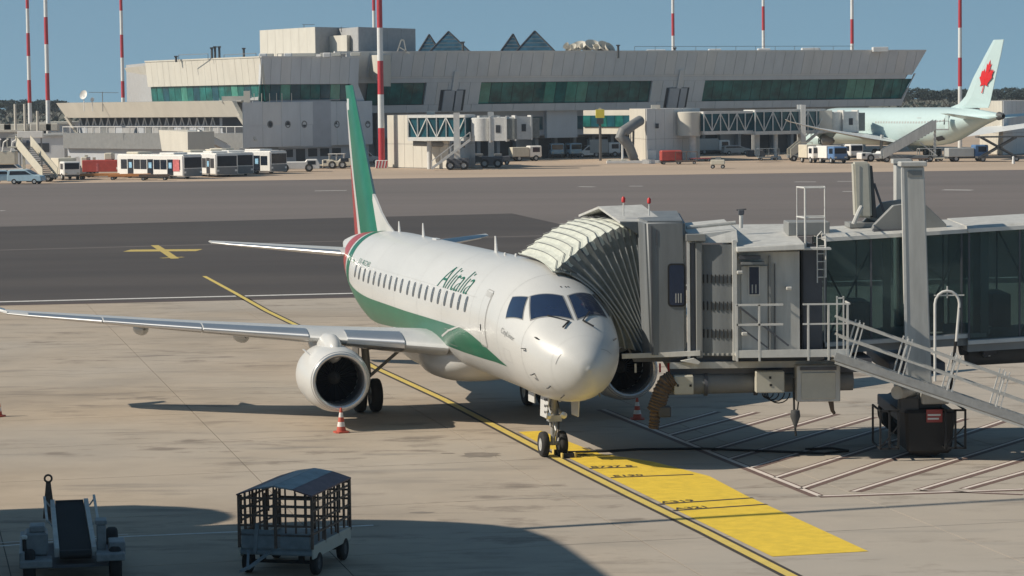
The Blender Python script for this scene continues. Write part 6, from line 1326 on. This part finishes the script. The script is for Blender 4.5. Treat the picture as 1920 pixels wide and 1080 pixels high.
wl_(MB().lathe((50.4*SC, 0, 6.12), (1, 0, 0), [(0, .62), (.9, .40), (1.0, .28), (.4, .2)], 16), 'exhaust_cone', 'dark_grey', smooth=SM)
def wpatch(nm, m, s0, s1, a0, a1, off=.03, par=None, sd=-1):
    n1 = max(1, int(abs(s1-s0)/1)); return wl_(MB().grid([[wpt(s0+(s1-s0)*i/n1, sd*R(a0+(a1-a0)*j/2), off) for j in range(3)] for i in range(n1+1)]), nm, m, par)
for sd in (-1, 1):
    for k in range(44):
        s = 9+k*.72
        if 19.5 < s < 22: continue
        wpatch('cabin_window', 'jet_grey', s, s+.36, 74, 80, .02, sd=sd)
    wpatch('cabin_door', 'jet_grey', 33.5, 34.6, 62, 64, .03, sd=sd)
dr = wpatch('open_doorway', 'void', 40.3, 41.3, 62, 92, .03); wl_(MB().box(41.4*SC, 42.3*SC, -3.1, -2.95, 4.3, 6.3), 'open_door', 'jet_mint', bevel=.05)
wpatch('hold_doorway', 'void', 37.5, 39.3, 128, 146, .03)
for sd in (1, -1):
    wing('wing', 'jet_wing', WB, [(2.0, 17*SC, 11.5, 2.8, .09, .09), (8.5, 22.5*SC, 7.6, 3.4, .07, .09), (18, 29.5*SC, 4.2, 4.5, .055, .09), (26, 35*SC, 1.6, 5.7, .05, .09), (27.5, 37*SC, .5, 6.0, .05, .09)], sd)
    wing('tailplane', 'jet_mint', WB, [(.8, 43.3*SC, 5.6, 5.7, .09, 0), (9.3, 49.3*SC, 1.7, 6.6, .08, 0)], sd)
    c = (15.0*SC, sd*9.6, 2.55); ne = wl_(MB().lathe(c, (1, 0, 0), [(.4, 1.55), (.05, 1.66), (0, 1.8), (.3, 1.98), (1.5, 2.08), (3.0, 1.9), (4.4, 1.4), (4.4, 1.2), (3.0, 1.2)], 26), 'engine_nacelle', 'jet_mint', smooth=R(50))
    wl_(MB().lathe(c, (1, 0, 0), [(.5, 1.42), (.5, .01)], 20), 'fan', 'fan_dark', ne); wl_(MB().lathe((c[0]+4.2, c[1], c[2]), (1, 0, 0), [(0, 1.0), (1.6, .6), (2.4, .15)], 18), 'exhaust_nozzle', 'steel', ne, smooth=SM); wl_(MB().hexa([(c[0]+1, c[1]-.2, 3.7), (c[0]+6, c[1]-.2, 3.0), (c[0]+6, c[1]+.2, 3.0), (c[0]+1, c[1]+.2, 3.7)], [(c[0]+2, c[1]-.2, 4.1), (c[0]+7, c[1]-.2, 3.7), (c[0]+7, c[1]+.2, 3.7), (c[0]+2, c[1]+.2, 4.1)]), 'pylon', 'jet_mint')
    wl_(MB().tube([(27*SC, sd*4.6, 1.2), (27*SC, sd*4.4, 3.4)], .25, 10), 'landing_gear_leg', 'jet_grey', smooth=SM)
    for dx in (-.8, .8):
        for dy in (-.5, .5): wheel_at(WB, 27*SC+dx, sd*4.6+dy, .68, .5, 0)
wl_(MB().tube([(6*SC, 0, .8), (6*SC, 0, 2.6)], .2, 10), 'nose_gear_leg', 'jet_grey', smooth=SM)
for dy in (-.35, .35): wheel_at(WB, 6*SC, dy, .5, .35, 0)
P = []; gx0, gx1 = interp, None
FT_ = [(38.0, 7.3, .3, .02), (40.5, 7.9, .5, .03), (42.2, 9.0, .65, .05), (44.0, 11.5, .6, .06), (47.0, 14.8, .45, .05), (49.0, 16.9, .3, .03)]; TE_ = [(47.8, 6.6), (48.2, 7.9), (48.6, 9.0), (49.5, 11.5), (50.8, 14.8), (51.5, 16.7)]
for (s, z, w, _), (te, z2) in zip(FT_, TE_):
    zz = max(z, 6.9); P.append([(s*SC, 0, zz), ((s+(te-s)*.3)*SC, w/2, zz), (te*SC, .04, zz), (te*SC, -.04, zz), ((s+(te-s)*.3)*SC, -w/2, zz)])
fm = MB(); fm.grid(P, closeu=True); fm.f.append((0, 1, 2, 3, 4)); fm.m.append(0); fm.f.append(tuple(len(P)*5-5+k for k in range(5))); fm.m.append(0); TF = wl_(fm, 'tail_fin', 'jet_mint')
# maple leaf, built from its outline, lying on the fin side
LEAF = [(0, -.5), (.04, -.5), (.03, -.22), (.30, -.27), (.26, -.18), (.52, .03), (.44, .08), (.50, .28), (.33, .24), (.28, .33), (.13, .17), (.19, .50), (.09, .44), (0, .62)]
LEAF = LEAF+[(-x, y) for x, y in LEAF[::-1] if x > 0]
for sd in (-1, 1):
    mb = MB(); V = []
    for x, y in LEAF:
        z = 11.5+y*4.2; s = 47.5+x*3.0+(z-11.5)*.42; w = .33*(1-(z-7)/14)
        V.append((s*SC, sd*(w+.06), z))
    V.append((47.5*SC, sd*.33, 11.5)); mb.add(V, [(len(V)-1, k, (k+1) % (len(V)-1)) for k in range(len(V)-1)]); wl_(mb, 'maple_leaf', 'leaf_red', TF)
cu = bpy.data.curves.new('t', 'FONT'); cu.body = 'AIR CANADA'; cu.size = 1; cu.offset = .02; to = bpy.data.objects.new('t', cu); col.objects.link(to); bpy.context.view_layer.update(); me = bpy.data.meshes.new_from_object(to.evaluated_get(bpy.context.evaluated_depsgraph_get())); bpy.data.objects.remove(to)
x1_ = max(v.co.x for v in me.vertices)
for v in me.vertices: v.co = wpt(4.5+13.5*v.co.x/x1_, -R(62-22*v.co.y/.8), .04)
me.materials.clear(); me.materials.append(MT['poster_pink']); o = bpy.data.objects.new('airline_name', me); col.objects.link(o); o.parent = WB

# ---------------------------------------------------------------- vehicles on the far apron
def vlocal(o, mb, nm, m, par=None, **k): return mb.build(nm, m, par or o, **k)
def vehicle(name, lab, cat, px, py, rz=0., group=None, Y=None):
    q = gp(px, py); return thing(name, lab, cat, (q.x, q.y, 0), rz, group)
def bus(lab, px, py, rz, L=13.8, front='veh_white'):
    o = vehicle('apron_bus', lab, 'bus', px, py, rz, 'airport apron buses'); W_, H_ = 1.5, 3.0
    vlocal(o, MB().box(-L/2, L/2, -W_, W_, .28, H_), 'body', 'veh_white', bevel=.14, seg=2, smooth=SM)
    NW = int((L-1.2)/1.38)
    for k in range(NW):
        if k % 3 == 1: continue
        for sd in (-1, 1): vlocal(o, MB().box(-L/2+.9+k*1.38, -L/2+2.18+k*1.38, sd*W_-.01 if sd > 0 else -W_-.02, sd*W_+.02 if sd > 0 else -W_+.01, 1.15, 2.35), 'side_window', 'veh_glass')
    for k in range(1, NW, 3):
        for sd in (-1, 1):
            d = vlocal(o, MB().box(-L/2+.95+k*1.38, -L/2+2.15+k*1.38, -W_-.025 if sd < 0 else W_-.01, -W_+.01 if sd < 0 else W_+.025, .45, 2.4), 'passenger_door', 'veh_glass'); vlocal(o, MB().box(-L/2+1.25+k*1.38, -L/2+1.85+k*1.38, -W_-.035 if sd < 0 else W_+.026, -W_-.026 if sd < 0 else W_+.035, 1.3, 2.0), 'door_poster', 'ad_blue', d)
    for sd in (-1, 1):
        vlocal(o, MB().box(sd*L/2-.01 if sd > 0 else -L/2-.03, sd*L/2+.03 if sd > 0 else -L/2+.01, -W_+.2, W_-.2, 1.35, 2.65), 'windscreen', 'veh_glass'); vlocal(o, MB().box(sd*L/2 if sd > 0 else -L/2-.02, L/2+.02 if sd > 0 else -L/2, -W_+.12, W_-.12, .35, 1.25), 'front_panel', 'mid_grey' if front else 'veh_white')
        for y in (-1.2, 1.2): vlocal(o, MB().box(L/2+.02 if sd > 0 else -L/2-.04, L/2+.04 if sd > 0 else -L/2-.02, y-.15, y+.15, .7, .95), 'headlight', 'veh_white')
    vlocal(o, MB().box(-L/2+1.5, -L/2+4, -1.1, 1.1, H_, H_+.28), 'roof_unit', 'veh_cream', bevel=.08); vlocal(o, MB().box(1.5, 4.5, -1.1, 1.1, H_, H_+.22), 'roof_unit', 'veh_white', bevel=.08)
    for x in (-L/2+2.4, L/2-2.9):
        for y in (-1.3, 1.3): wheel_at(o, x, y, .48, .3, 0)
    return o
bus('nearest apron bus with a pink poster panel, beside the orange dollies', 299, 334, R(-46))
o = bus('apron bus parked end-on, grey front, middle of the three buses', 388, 330, R(-62)); o2 = bus('apron bus end-on just right of the middle bus, dark windscreen', 424, 328, R(-66)); bus('farthest apron bus, white side panel, right of the end-on buses', 456, 325, R(-42), 13.8)
PP_ = gp(350, 334)
def pbox(o, x0, x1, y0, y1, z0, z1, nm, m, par=None, bevel=.0): return vlocal(o, MB().box(x0, x1, y0, y1, z0, z1), nm, m, par, bevel=bevel)
b0_ = bpy.data.objects['apron_bus']; pbox(b0_, 4.9, 6.2, -1.545, -1.51, .95, 2.4, 'poster_panel', 'poster_pink')
def truck(lab, px, py, rz, cab='veh_white', box='veh_white', L=6., H=3.0, name='service_truck', cat='truck', cabw=1.9, wheelr=.45):
    o = vehicle(name, lab, cat, px, py, rz); pbox(o, -L/2, L/2, -.9, .9, .45, .65, 'chassis', 'dark_grey')
    pbox(o, L/2-cabw, L/2, -1.05, 1.05, .6, 2.3, 'cab', cab, bevel=.12)
    pbox(o, L/2-.01, L/2+.03, -.9, .9, 1.35, 2.1, 'windscreen', 'veh_glass')
    for sd in (-1, 1): pbox(o, L/2-cabw+.5, L/2-.3, sd*1.06-.02, sd*1.06+.02, 1.35, 2.05, 'side_window', 'veh_glass'); pbox(o, L/2+.0, L/2+.05, sd*.75-.15, sd*.75+.15, .75, .95, 'headlight', 'veh_cream')
    if box: pbox(o, -L/2, L/2-cabw-.1, -1.15, 1.15, .7, H, 'cargo_box', box, bevel=.05)
    for x in (-L/2+1.1, L/2-.9):
        for y in (-.95, .95): wheel_at(o, x, y, wheelr, .28, 0)
    return o
def car(lab, px, py, rz, m='veh_white', L=4.6, H=1.9, name='van', cat='van'):
    o = vehicle(name, lab, cat, px, py, rz); prof = [(-L/2, .35), (-L/2, 1.0), (-L/2+.12, H-.1), (-L/2+.4, H), (L/2-1.9, H), (L/2-1.05, 1.15), (L/2-.1, .95), (L/2, .75), (L/2, .35)]
    vlocal(o, MB().extr([(x, -.88, z) for x, z in prof], (0, 1.76, 0)), 'body', m, bevel=.06)
    for sd in (-1, 1):
        y = sd*.89; vlocal(o, MB().extr([(-L/2+.3, y-.01, 1.1), (L/2-1.25, y-.01, 1.15), (L/2-1.95, y-.01, H-.15), (-L/2+.4, y-.01, H-.15)], (0, .02, 0)), 'side_window', 'veh_glass')
        pbox(o, L/2-.04, L/2+.02, sd*.65-.13, sd*.65+.13, .68, .86, 'headlight', 'veh_cream')
    vlocal(o, MB().extr([(L/2-1.05+.03, -.75, 1.2), (L/2-1.85, -.75, H-.08), (L/2-1.80, -.75, H-.04), (L/2-1.0, -.75, 1.22)], (0, 1.5, 0)), 'windscreen', 'veh_glass'); pbox(o, -L/2-.02, -L/2+.02, -.7, .7, 1.1, H-.3, 'rear_window', 'veh_glass')
    for x in (-L/2+.85, L/2-.85):
        for y in (-.8, .8): wheel_at(o, x, y, .33, .2, 0)
    return o
def tug(lab, px, py, rz, m='veh_white', L=5.6, H=1.5):
    o = vehicle('aircraft_tug', lab, 'aircraft tug', px, py, rz); prof = [(-L/2, .35), (-L/2, 1.25), (-L/2+.2, H), (-L/2+1.4, H), (-L/2+1.7, H-.15), (L/2-1.9, H-.15), (L/2-1.7, H+.15), (L/2-.3, H+.15), (L/2, 1.1), (L/2, .35)]
    vlocal(o, MB().extr([(x, -1.1, z) for x, z in prof], (0, 2.2, 0)), 'body', m, bevel=.08); pbox(o, L/2-1.6, L/2-.5, -1.115, -1.09, .95, 1.45, 'cab_window', 'veh_glass'); pbox(o, -L/2+.2, -L/2+.6, -1.115, -1.09, .8, 1.2, 'side_vent', 'void')
    for x in (-L/2+1.4, L/2-1.4):
        for y in (-.98, .98): wheel_at(o, x, y, .55, .35, 0)
    return o
tug('long low white aircraft tug with two dark wheel arches', 557, 322, R(4), L=6.0); t = tug('cream baggage tractor with an open frame, left of the green fin', 634, 316, R(-3), 'veh_cream', 4.2, 1.25)
for x in (-1.2, -.2, .8): pbox(t, x, x+.08, -.8, .8, 1.2, 2.0, 'roll_bar', 'veh_white')
pbox(t, -1.3, 1.0, -.9, .9, 2.0, 2.08, 'roof', 'veh_white')
car('small white van parked between the green fin and the nearest mast', 690, 307, R(5), L=3.8)
car('white van parked in the terminal shade, tail lights towards the apron', 1104, 295, R(200)); truck('dark blue-white baggage tractor in shade, leftmost under the terminal', 1042, 296, R(-80), 'veh_lightblue', None, 3.4, name='baggage_tractor', cat='tractor'); truck('second pale tractor in shade beside the leftmost one', 1070, 295.5, R(-60), 'veh_lightblue', None, 3.6, name='baggage_tractor', cat='tractor'); truck('pale box truck in shade behind the white van', 1132, 294.5, R(10), 'veh_white', 'jet_grey', 5, 2.8)
car('dark car in shade behind the long jet bridge', 1380, 290, R(10), 'light_grey', 4.4, 1.5, 'parked_car', 'car'); truck('white truck parked in shade left of the bridge column', 1335, 289.5, R(15), 'veh_white', 'jet_grey', 5.5, 2.6)
# red luggage container, trolleys and generator near the grey tower
o = vehicle('cargo_container', 'red covered cargo trolley at the foot of the two-tone gate tower', 'cargo trolley', 1258, 308, R(5)); pbox(o, -1.5, 1.5, -.9, .9, .45, 1.95, 'box', 'veh_red', bevel=.15); pbox(o, -1.6, 1.6, -.95, .95, .3, .43, 'chassis', 'dark_grey'); [wheel_at(o, x, y, .22, .14, 0) for x in (-1.1, 1.1) for y in (-.8, .8)]
def trolley(lab, px, py, rz, m='cart_rust', cage=True, L=3.):
    o = vehicle('baggage_trolley', lab, 'baggage trolley', px, py, rz); pbox(o, -L/2, L/2, -.75, .75, .4, .55, 'deck', m)
    if cage:
        for x in (-L/2, 0, L/2): pbox(o, x-.05, x+.05, -.75, -.65, .55, 1.7, 'frame_post', m); pbox(o, x-.05, x+.05, .65, .75, .55, 1.7, 'frame_post', m)
        pbox(o, -L/2, L/2, -.75, .75, 1.7, 1.78, 'roof', m)
    for x in (-L/2+.4, L/2-.4):
        for y in (-.65, .65): wheel_at(o, x, y, .22, .14, 0)
    return o
trolley('rusty cage trolley right of the red cargo trolley', 1287, 308, R(-5)); trolley('pinkish trolley right of the cage trolley near the bridge column', 1312, 303, R(10), 'poster_pink', False)
o = vehicle('ground_power_unit', 'cream ground power unit standing alone on the tan apron', 'ground equipment', 1346, 316, R(-8)); pbox(o, -.9, .9, -.55, .55, .5, 1.15, 'housing', 'veh_cream', bevel=.06); pbox(o, -.3, .4, -.4, .4, 1.15, 1.5, 'top_box', 'mid_grey'); [wheel_at(o, x, y, .25, .15, 0) for x in (-.65, .65) for y in (-.5, .5)]
truck('white high-sided truck left of the blue and white truck', 1524, 305, R(-75), 'veh_white', 'veh_cream', 5.2, 2.5); truck('blue and white truck under the far engine', 1560, 306, R(-70), 'veh_blue', 'veh_white', 5.2, 2.4)
# mobile passenger stairs: cream at far left, grey at the far airliner's rear door, small at the long bridge
def mobile_stairs(lab, px_top, px_bot, py, Y, ztop, m, cabx=None, w=1.9):
    a, b = at(px_top, 300, Y), at(px_bot, py, Y); o = thing('mobile_stairs', lab, 'passenger stairs', (b.x, b.y, 0)); t = Vector((a.x, Y+1, ztop)); bt = Vector((b.x, Y-2.6 if m == 'veh_cream' and w > 1.5 else b.y+.5, .5)); d = bt-t; s = Vector((d.y, -d.x, 0)).normalized()*w/2
    for q in (s, -s): part(o, MB().extr([t+q, bt+q, bt+q+Vector((0, 0, 1.25)), t+q+Vector((0, 0, 1.35))], s.normalized()*.08), 'side_panel', m)
    n = 16
    for k in range(n): p = t+d*((k+.5)/n); part(o, MB().cbox(p, .4, w-.2, .1, math.atan2(d.y, d.x)), 'stair_tread', 'mid_grey')
    sg = -1 if a.x < b.x else 1; part(o, MB().box(min(t.x, t.x+sg*1.8), max(t.x, t.x+sg*1.8), t.y-w/2, t.y+w/2, ztop-.15, ztop), 'landing', m)
    for x in (t.x, t.x+sg*1.8): part(o, MB().box(x-.05, x+.05, t.y-w/2, t.y-w/2+.1, ztop, ztop+1.1), 'rail_post', m)
    part(o, MB().box(min(t.x, t.x+sg*1.8), max(t.x, t.x+sg*1.8), t.y-w/2, t.y-w/2+.1, ztop+1.05, ztop+1.13), 'hand_rail', m)
    cx_ = (t.x+bt.x)/2; part(o, MB().box(min(t.x, bt.x)-.2, max(t.x, bt.x)+.1, t.y-1, t.y+1, .5, .9), 'chassis', 'mid_grey', bevel=.05)
    part(o, MB().bar((t.x, t.y, .8), (t.x, t.y, ztop-.2), .3), 'support_leg', m); part(o, MB().bar((t.x+sg*.2, t.y-.8, .8), (t.x-sg*2.2, t.y-.8, ztop*.6), .15), 'support_strut', m)
    for x in (min(t.x, bt.x)+.6, max(t.x, bt.x)-.8):
        for y in (-.9, .9): wheel_at(o, x-b.x, y+t.y-b.y, .42, .28, 0)
    return o
ms = mobile_stairs('cream passenger stairs vehicle at the far left, facing the low wing', 42, 102, 343, 322, 4.3, 'veh_cream', w=2.2)
q = at(12, 300, 334); part(ms, MB().box(q.x-1, q.x+1.3, q.y-1, q.y+1, 1.9, 3.6), 'platform_box', 'veh_cream', bevel=.1)
for dx in (-1.2, -.3, .8): part(ms, MB().tube([(q.x+dx, q.y-1, 3.5), (q.x+dx+.2, q.y-1, 4.7), (q.x+dx+.8, q.y-1, 5.1)], .09, 6), 'canopy_hoop', 'veh_white')
part(ms, MB().box(q.x+1.0, q.x+3.0, q.y-.9, q.y+1, 3.7, 4.9), 'canopy', 'bridge_dark', bevel=.3)
mobile_stairs('grey passenger stairs at the rear door of the far mint airliner', 1755, 1655, 306, 368, 4.5, 'bridge_light')
mobile_stairs('small cream stairs standing under the long white bridge', 1500, 1480, 303, 380, 1.6, 'veh_cream', w=1.2)
car('pale blue small van at the far left edge of the apron', 12, 344, R(5), 'veh_lightblue', 3.9, 1.6); car('pale blue van, second from the left edge', 50, 345, R(-10), 'veh_lightblue', 4.2, 1.7)
truck('white box truck at the foot of the cream stairs', 124, 337, R(-65), 'veh_white', 'veh_cream', 5.5, 2.7)
# red and cream high loader plus orange dollies
o = vehicle('cargo_loader', 'dark red cargo loader with cream machinery left of the nearest bus', 'cargo loader', 205, 332, R(-4)); pbox(o, -3.2, 3.4, -1.2, 1.2, .7, 2.2, 'body', 'veh_red', bevel=.06); pbox(o, -3.4, -2.6, -1, 1, 1.2, 2.6, 'platform', 'veh_cream', bevel=.1); pbox(o, -.4, .6, -.9, .9, 2.2, 3.1, 'machinery', 'veh_cream', bevel=.1); pbox(o, 1.3, 3.0, -.8, .8, 2.2, 2.8, 'hood', 'veh_white', bevel=.1); pbox(o, 1.2, 1.8, -1.22, -1.2, 1.0, 1.3, 'reflector', 'veh_white'); pbox(o, -1.4, -1.1, -1.22, -1.2, .8, 1.8, 'ladder', 'poster_pink')
[wheel_at(o, x, y, .4, .3, 0) for x in (-2.4, 2.4) for y in (-1, 1)]
o = vehicle('equipment_rack', 'cream frame of ground equipment between the white truck and the red loader', 'ground equipment', 158, 331, R(0))
for x in (-2, -1, .2, 1.2): pbox(o, x, x+.25, -.5, .5, 0, 2.6+.3*math.sin(x*3), 'frame_post', 'veh_cream')
pbox(o, -2.2, 1.8, -.6, .6, 0, 1.4, 'housing', 'mid_grey', bevel=.05); pbox(o, -1.2, -.4, -.65, -.6, 1.5, 2.5, 'white_panel', 'veh_white')
for k, (px, py, L) in enumerate(((185, 336, 5), (243, 337, 5), (290, 338, 3.6))):
    o = vehicle('cargo_dolly', ['orange flat dolly at the left of the row', 'middle orange flat dolly of the row', 'brownish dolly in front of the nearest bus'][k], 'dolly', px, py, 0, 'orange flat dollies in a row'); m = 'veh_orange' if k < 2 else 'cart_rust'
    pbox(o, -L/2, L/2, -.8, .8, .42, .72, 'deck', m); pbox(o, L/2, L/2+.9, -.06, .06, .4, .5, 'tow_bar', m)
    [wheel_at(o, x, y, .22, .16, 0) for x in (-L/2+.5, L/2-.5) for y in (-.7, .7)]
# scissor lift and service vehicles under the far tail
q = gp(1872, 303); SL = thing('scissor_lift', 'dark scissor lift raised beside the cream block under the far tail', 'scissor lift', (q.x, q.y, 0))
part(SL, MB().box(q.x-3, q.x+3.4, q.y-1.1, q.y+1.1, 3.3, 3.5), 'platform', 'dark_grey'); part(SL, MB().box(q.x-3, q.x+3.4, q.y-1.1, q.y+1.1, .5, .75), 'chassis', 'dark_grey')
for y in (-1, 1):
    part(SL, MB().bar((q.x-2.3, q.y+y, .7), (q.x+2.3, q.y+y, 3.3), .2), 'scissor_arm', 'dark_grey'); part(SL, MB().bar((q.x+2.3, q.y+y, .7), (q.x-2.3, q.y+y, 3.3), .2), 'scissor_arm', 'dark_grey')
[wheel_at(SL, x, y, .4, .3, 0) for x in (-2.3, 2.3) for y in (-.9, .9)]
truck('grey service truck in the shade under the far tail', 1812, 303, R(5), 'veh_blue', 'jet_grey', 5.6, 1.9); trolley('open cage trolley beneath the far rear door stairs', 1745, 302, R(5), 'light_grey', True, 3.5); trolley('loaded flat trolley between the far stairs and the service truck', 1772, 303, R(0), 'veh_cream', False)
q = gp(1900, 307); tag(MB().lathe((q.x, q.y, 0), (0, 0, 1), [(0, .2), (.9, .15), (1.0, .05)], 10).build('bollard', 'mast_white'), 'single white bollard right of the scissor lift', 'bollard')
q = gp(1710, 304); trolley('dark trolley at the foot of the far grey stairs', 1722, 304, R(0), 'cart_rust', False)
# cream and grey block at the far right
bA_, bB_, bC_ = at(1838, 300, 418), at(1880, 300, 402), at(1990, 300, 425)
RB = gblock('cream and grey service block at the right edge behind the far tail', bA_.xy, bB_.xy, bC_.xy, 8.2, 'facade_warm', 'facade_mid', 0)
# low flat buildings at the far left
def lowb(lab, px0, px1, Y, z, m, mr='roof_grey'):
    a, b = at(px0, 250, Y), at(px1, 250, Y); o = thing('flat_building', lab, 'building', ((a.x+b.x)/2, Y+8, 0)); part(o, MB().box(a.x, b.x, Y, Y+16, -.02, z), 'wall', m); part(o, MB().box(a.x-.3, b.x+.3, Y-.3, Y+16.3, z, z+.35), 'roof', mr)
    n = int((b.x-a.x)/3.2)
    for k in range(n): x = a.x+1+k*3.2; part(o, MB().box(x, x+1.8, Y-.05, Y-.002, z-2.4, z-1.0), 'window', 'void')
    return o
lowb('low grey building with flat roof at the far left edge', -120, 40, 440, 4.9, 'facade_joint', 'facade_warm'); lowb('grey flat-roofed building behind the white canopy, far left', 20, 120, 418, 4.3, 'facade_grey'); o = lowb('pale rooftop block behind the two left masts', 60, 125, 455, 6.0, 'facade_mid', 'facade_warm')
q = at(58, 252, 400); wc = thing('white_canopy', 'short white canopy sign board on the far left building', 'canopy', (q.x, q.y, 0)); part(wc, MB().box(q.x-1.9, q.x+1.9, q.y-.8, q.y, q.z-.5, q.z+.5), 'board', 'veh_white', bevel=.04); part(wc, MB().box(q.x-1.7, q.x-1.5, q.y-.5, q.y-.3, 0, q.z-.5), 'post', 'mid_grey'); part(wc, MB().box(q.x+1.5, q.x+1.7, q.y-.5, q.y-.3, 0, q.z-.5), 'post', 'mid_grey')
for px, py, h, lab in ((28, 195, 9.5, 'thin white flue at the far left, left of the masts'), (46, 195, 9.3, 'thin white flue between the left flue and the leftmost mast'), (70, 208, 8., 'short pale flue between the two left masts')):
    q = at(px, py, 440); tag(MB().tube([(q.x, q.y, 3.5), (q.x, q.y, q.z)], .22, 8).build('roof_flue', 'facade_warm', smooth=SM), lab, 'flue')
for px, w in ((8, 3), (33, 4), (80, 3.5), (100, 2)): q = at(px, 218, 445); tag(MB().cbox((q.x, q.y-1, 5.6), w, 2, 1.2).build('roof_plant', 'facade_warm', bevel=.08), {8: 'pale roof plant box at the left picture edge', 33: 'wide pale roof plant box right of the edge one', 80: 'pale roof plant box between the two left masts', 100: 'small pale roof plant box right of the second mast'}[px], 'roof plant')
# aerial frames on the low wing roof
q = at(192, 176, 395); AE = thing('roof_aerial', 'thin cross-bar aerial on the low wing roof', 'aerial', (q.x, q.y, 9.2)); part(AE, MB().tube([(q.x, q.y, 8.2), (q.x, q.y, at(192, 172, 395).z)], .06, 6), 'mast_pole', 'mid_grey'); part(AE, MB().bar(at(166, 173, 395), at(222, 174, 395), .07), 'cross_bar', 'mid_grey')
q = at(157, 178, 392); tag(MB().lathe(q, (-.5, -.8, .3), [(-.2, .05), (0, .6), (.1, .7)], 14).tube([(q.x, q.y, 8.3), q], .06, 6).build('satellite_dish', 'veh_white', smooth=SM), 'small white dish on the low wing roof, left', 'satellite dish')
q = at(173, 187, 392); tag(MB().lathe(q, (-.4, -.8, .2), [(-.1, .05), (0, .35)], 12).tube([(q.x, q.y, 8.3), q], .06, 6).build('satellite_dish', 'veh_white', smooth=SM), 'second smaller white dish on the low wing roof', 'satellite dish')

# more service traffic round the far stands
tug('low white tug in front of the far airliner main wheels', 1640, 303, R(10), L=4.6, H=1.3); truck('grey catering truck behind the blue and white truck, by the far engine', 1590, 300, R(-70), 'veh_white', 'jet_grey', 5.5, 2.3)
trolley('cage trolley between the long bridge column and the small cream stairs', 1440, 301, R(5), 'cart_steel'); trolley('second pale trolley left of the two-tone tower, on the plinth side', 1158, 306, R(0), 'veh_cream', False)
car('white car parked in front of the cream gate tower', 800, 312, R(8), 'veh_white', 4.2, 1.5, 'parked_car', 'car'); truck('small white truck under the second far cab', 985, 302, R(15), 'veh_white', 'veh_cream', 4.6, 2.1)
trolley('cream trolley between the low tug and the baggage tractor, far left of the fin', 596, 316, R(0), 'veh_cream', False, 2.2); car('white service car at the far left, behind the blue vans', 22, 331, R(0), 'veh_white', 4.4, 1.9)
# ---------------------------------------------------------------- thin summer haze
hz = MB().box(-900, 900, -60, 1180, -1.1, 52).build('haze', 'paint_white'); hz['kind'] = 'stuff'; hz['label'] = 'thin pale haze lying over the airfield'
hm_ = bpy.data.materials.new('haze'); hm_.use_nodes = True; n_ = hm_.node_tree; n_.nodes.remove(n_.nodes['Principled BSDF']); pv = n_.nodes.new('ShaderNodeVolumePrincipled'); pv.inputs['Color'].default_value = (.80, .88, .95, 1); pv.inputs['Density'].default_value = .00016; pv.inputs['Anisotropy'].default_value = .3
n_.links.new(pv.outputs[0], n_.nodes['Material Output'].inputs['Volume']); hz.data.materials.clear(); hz.data.materials.append(hm_)
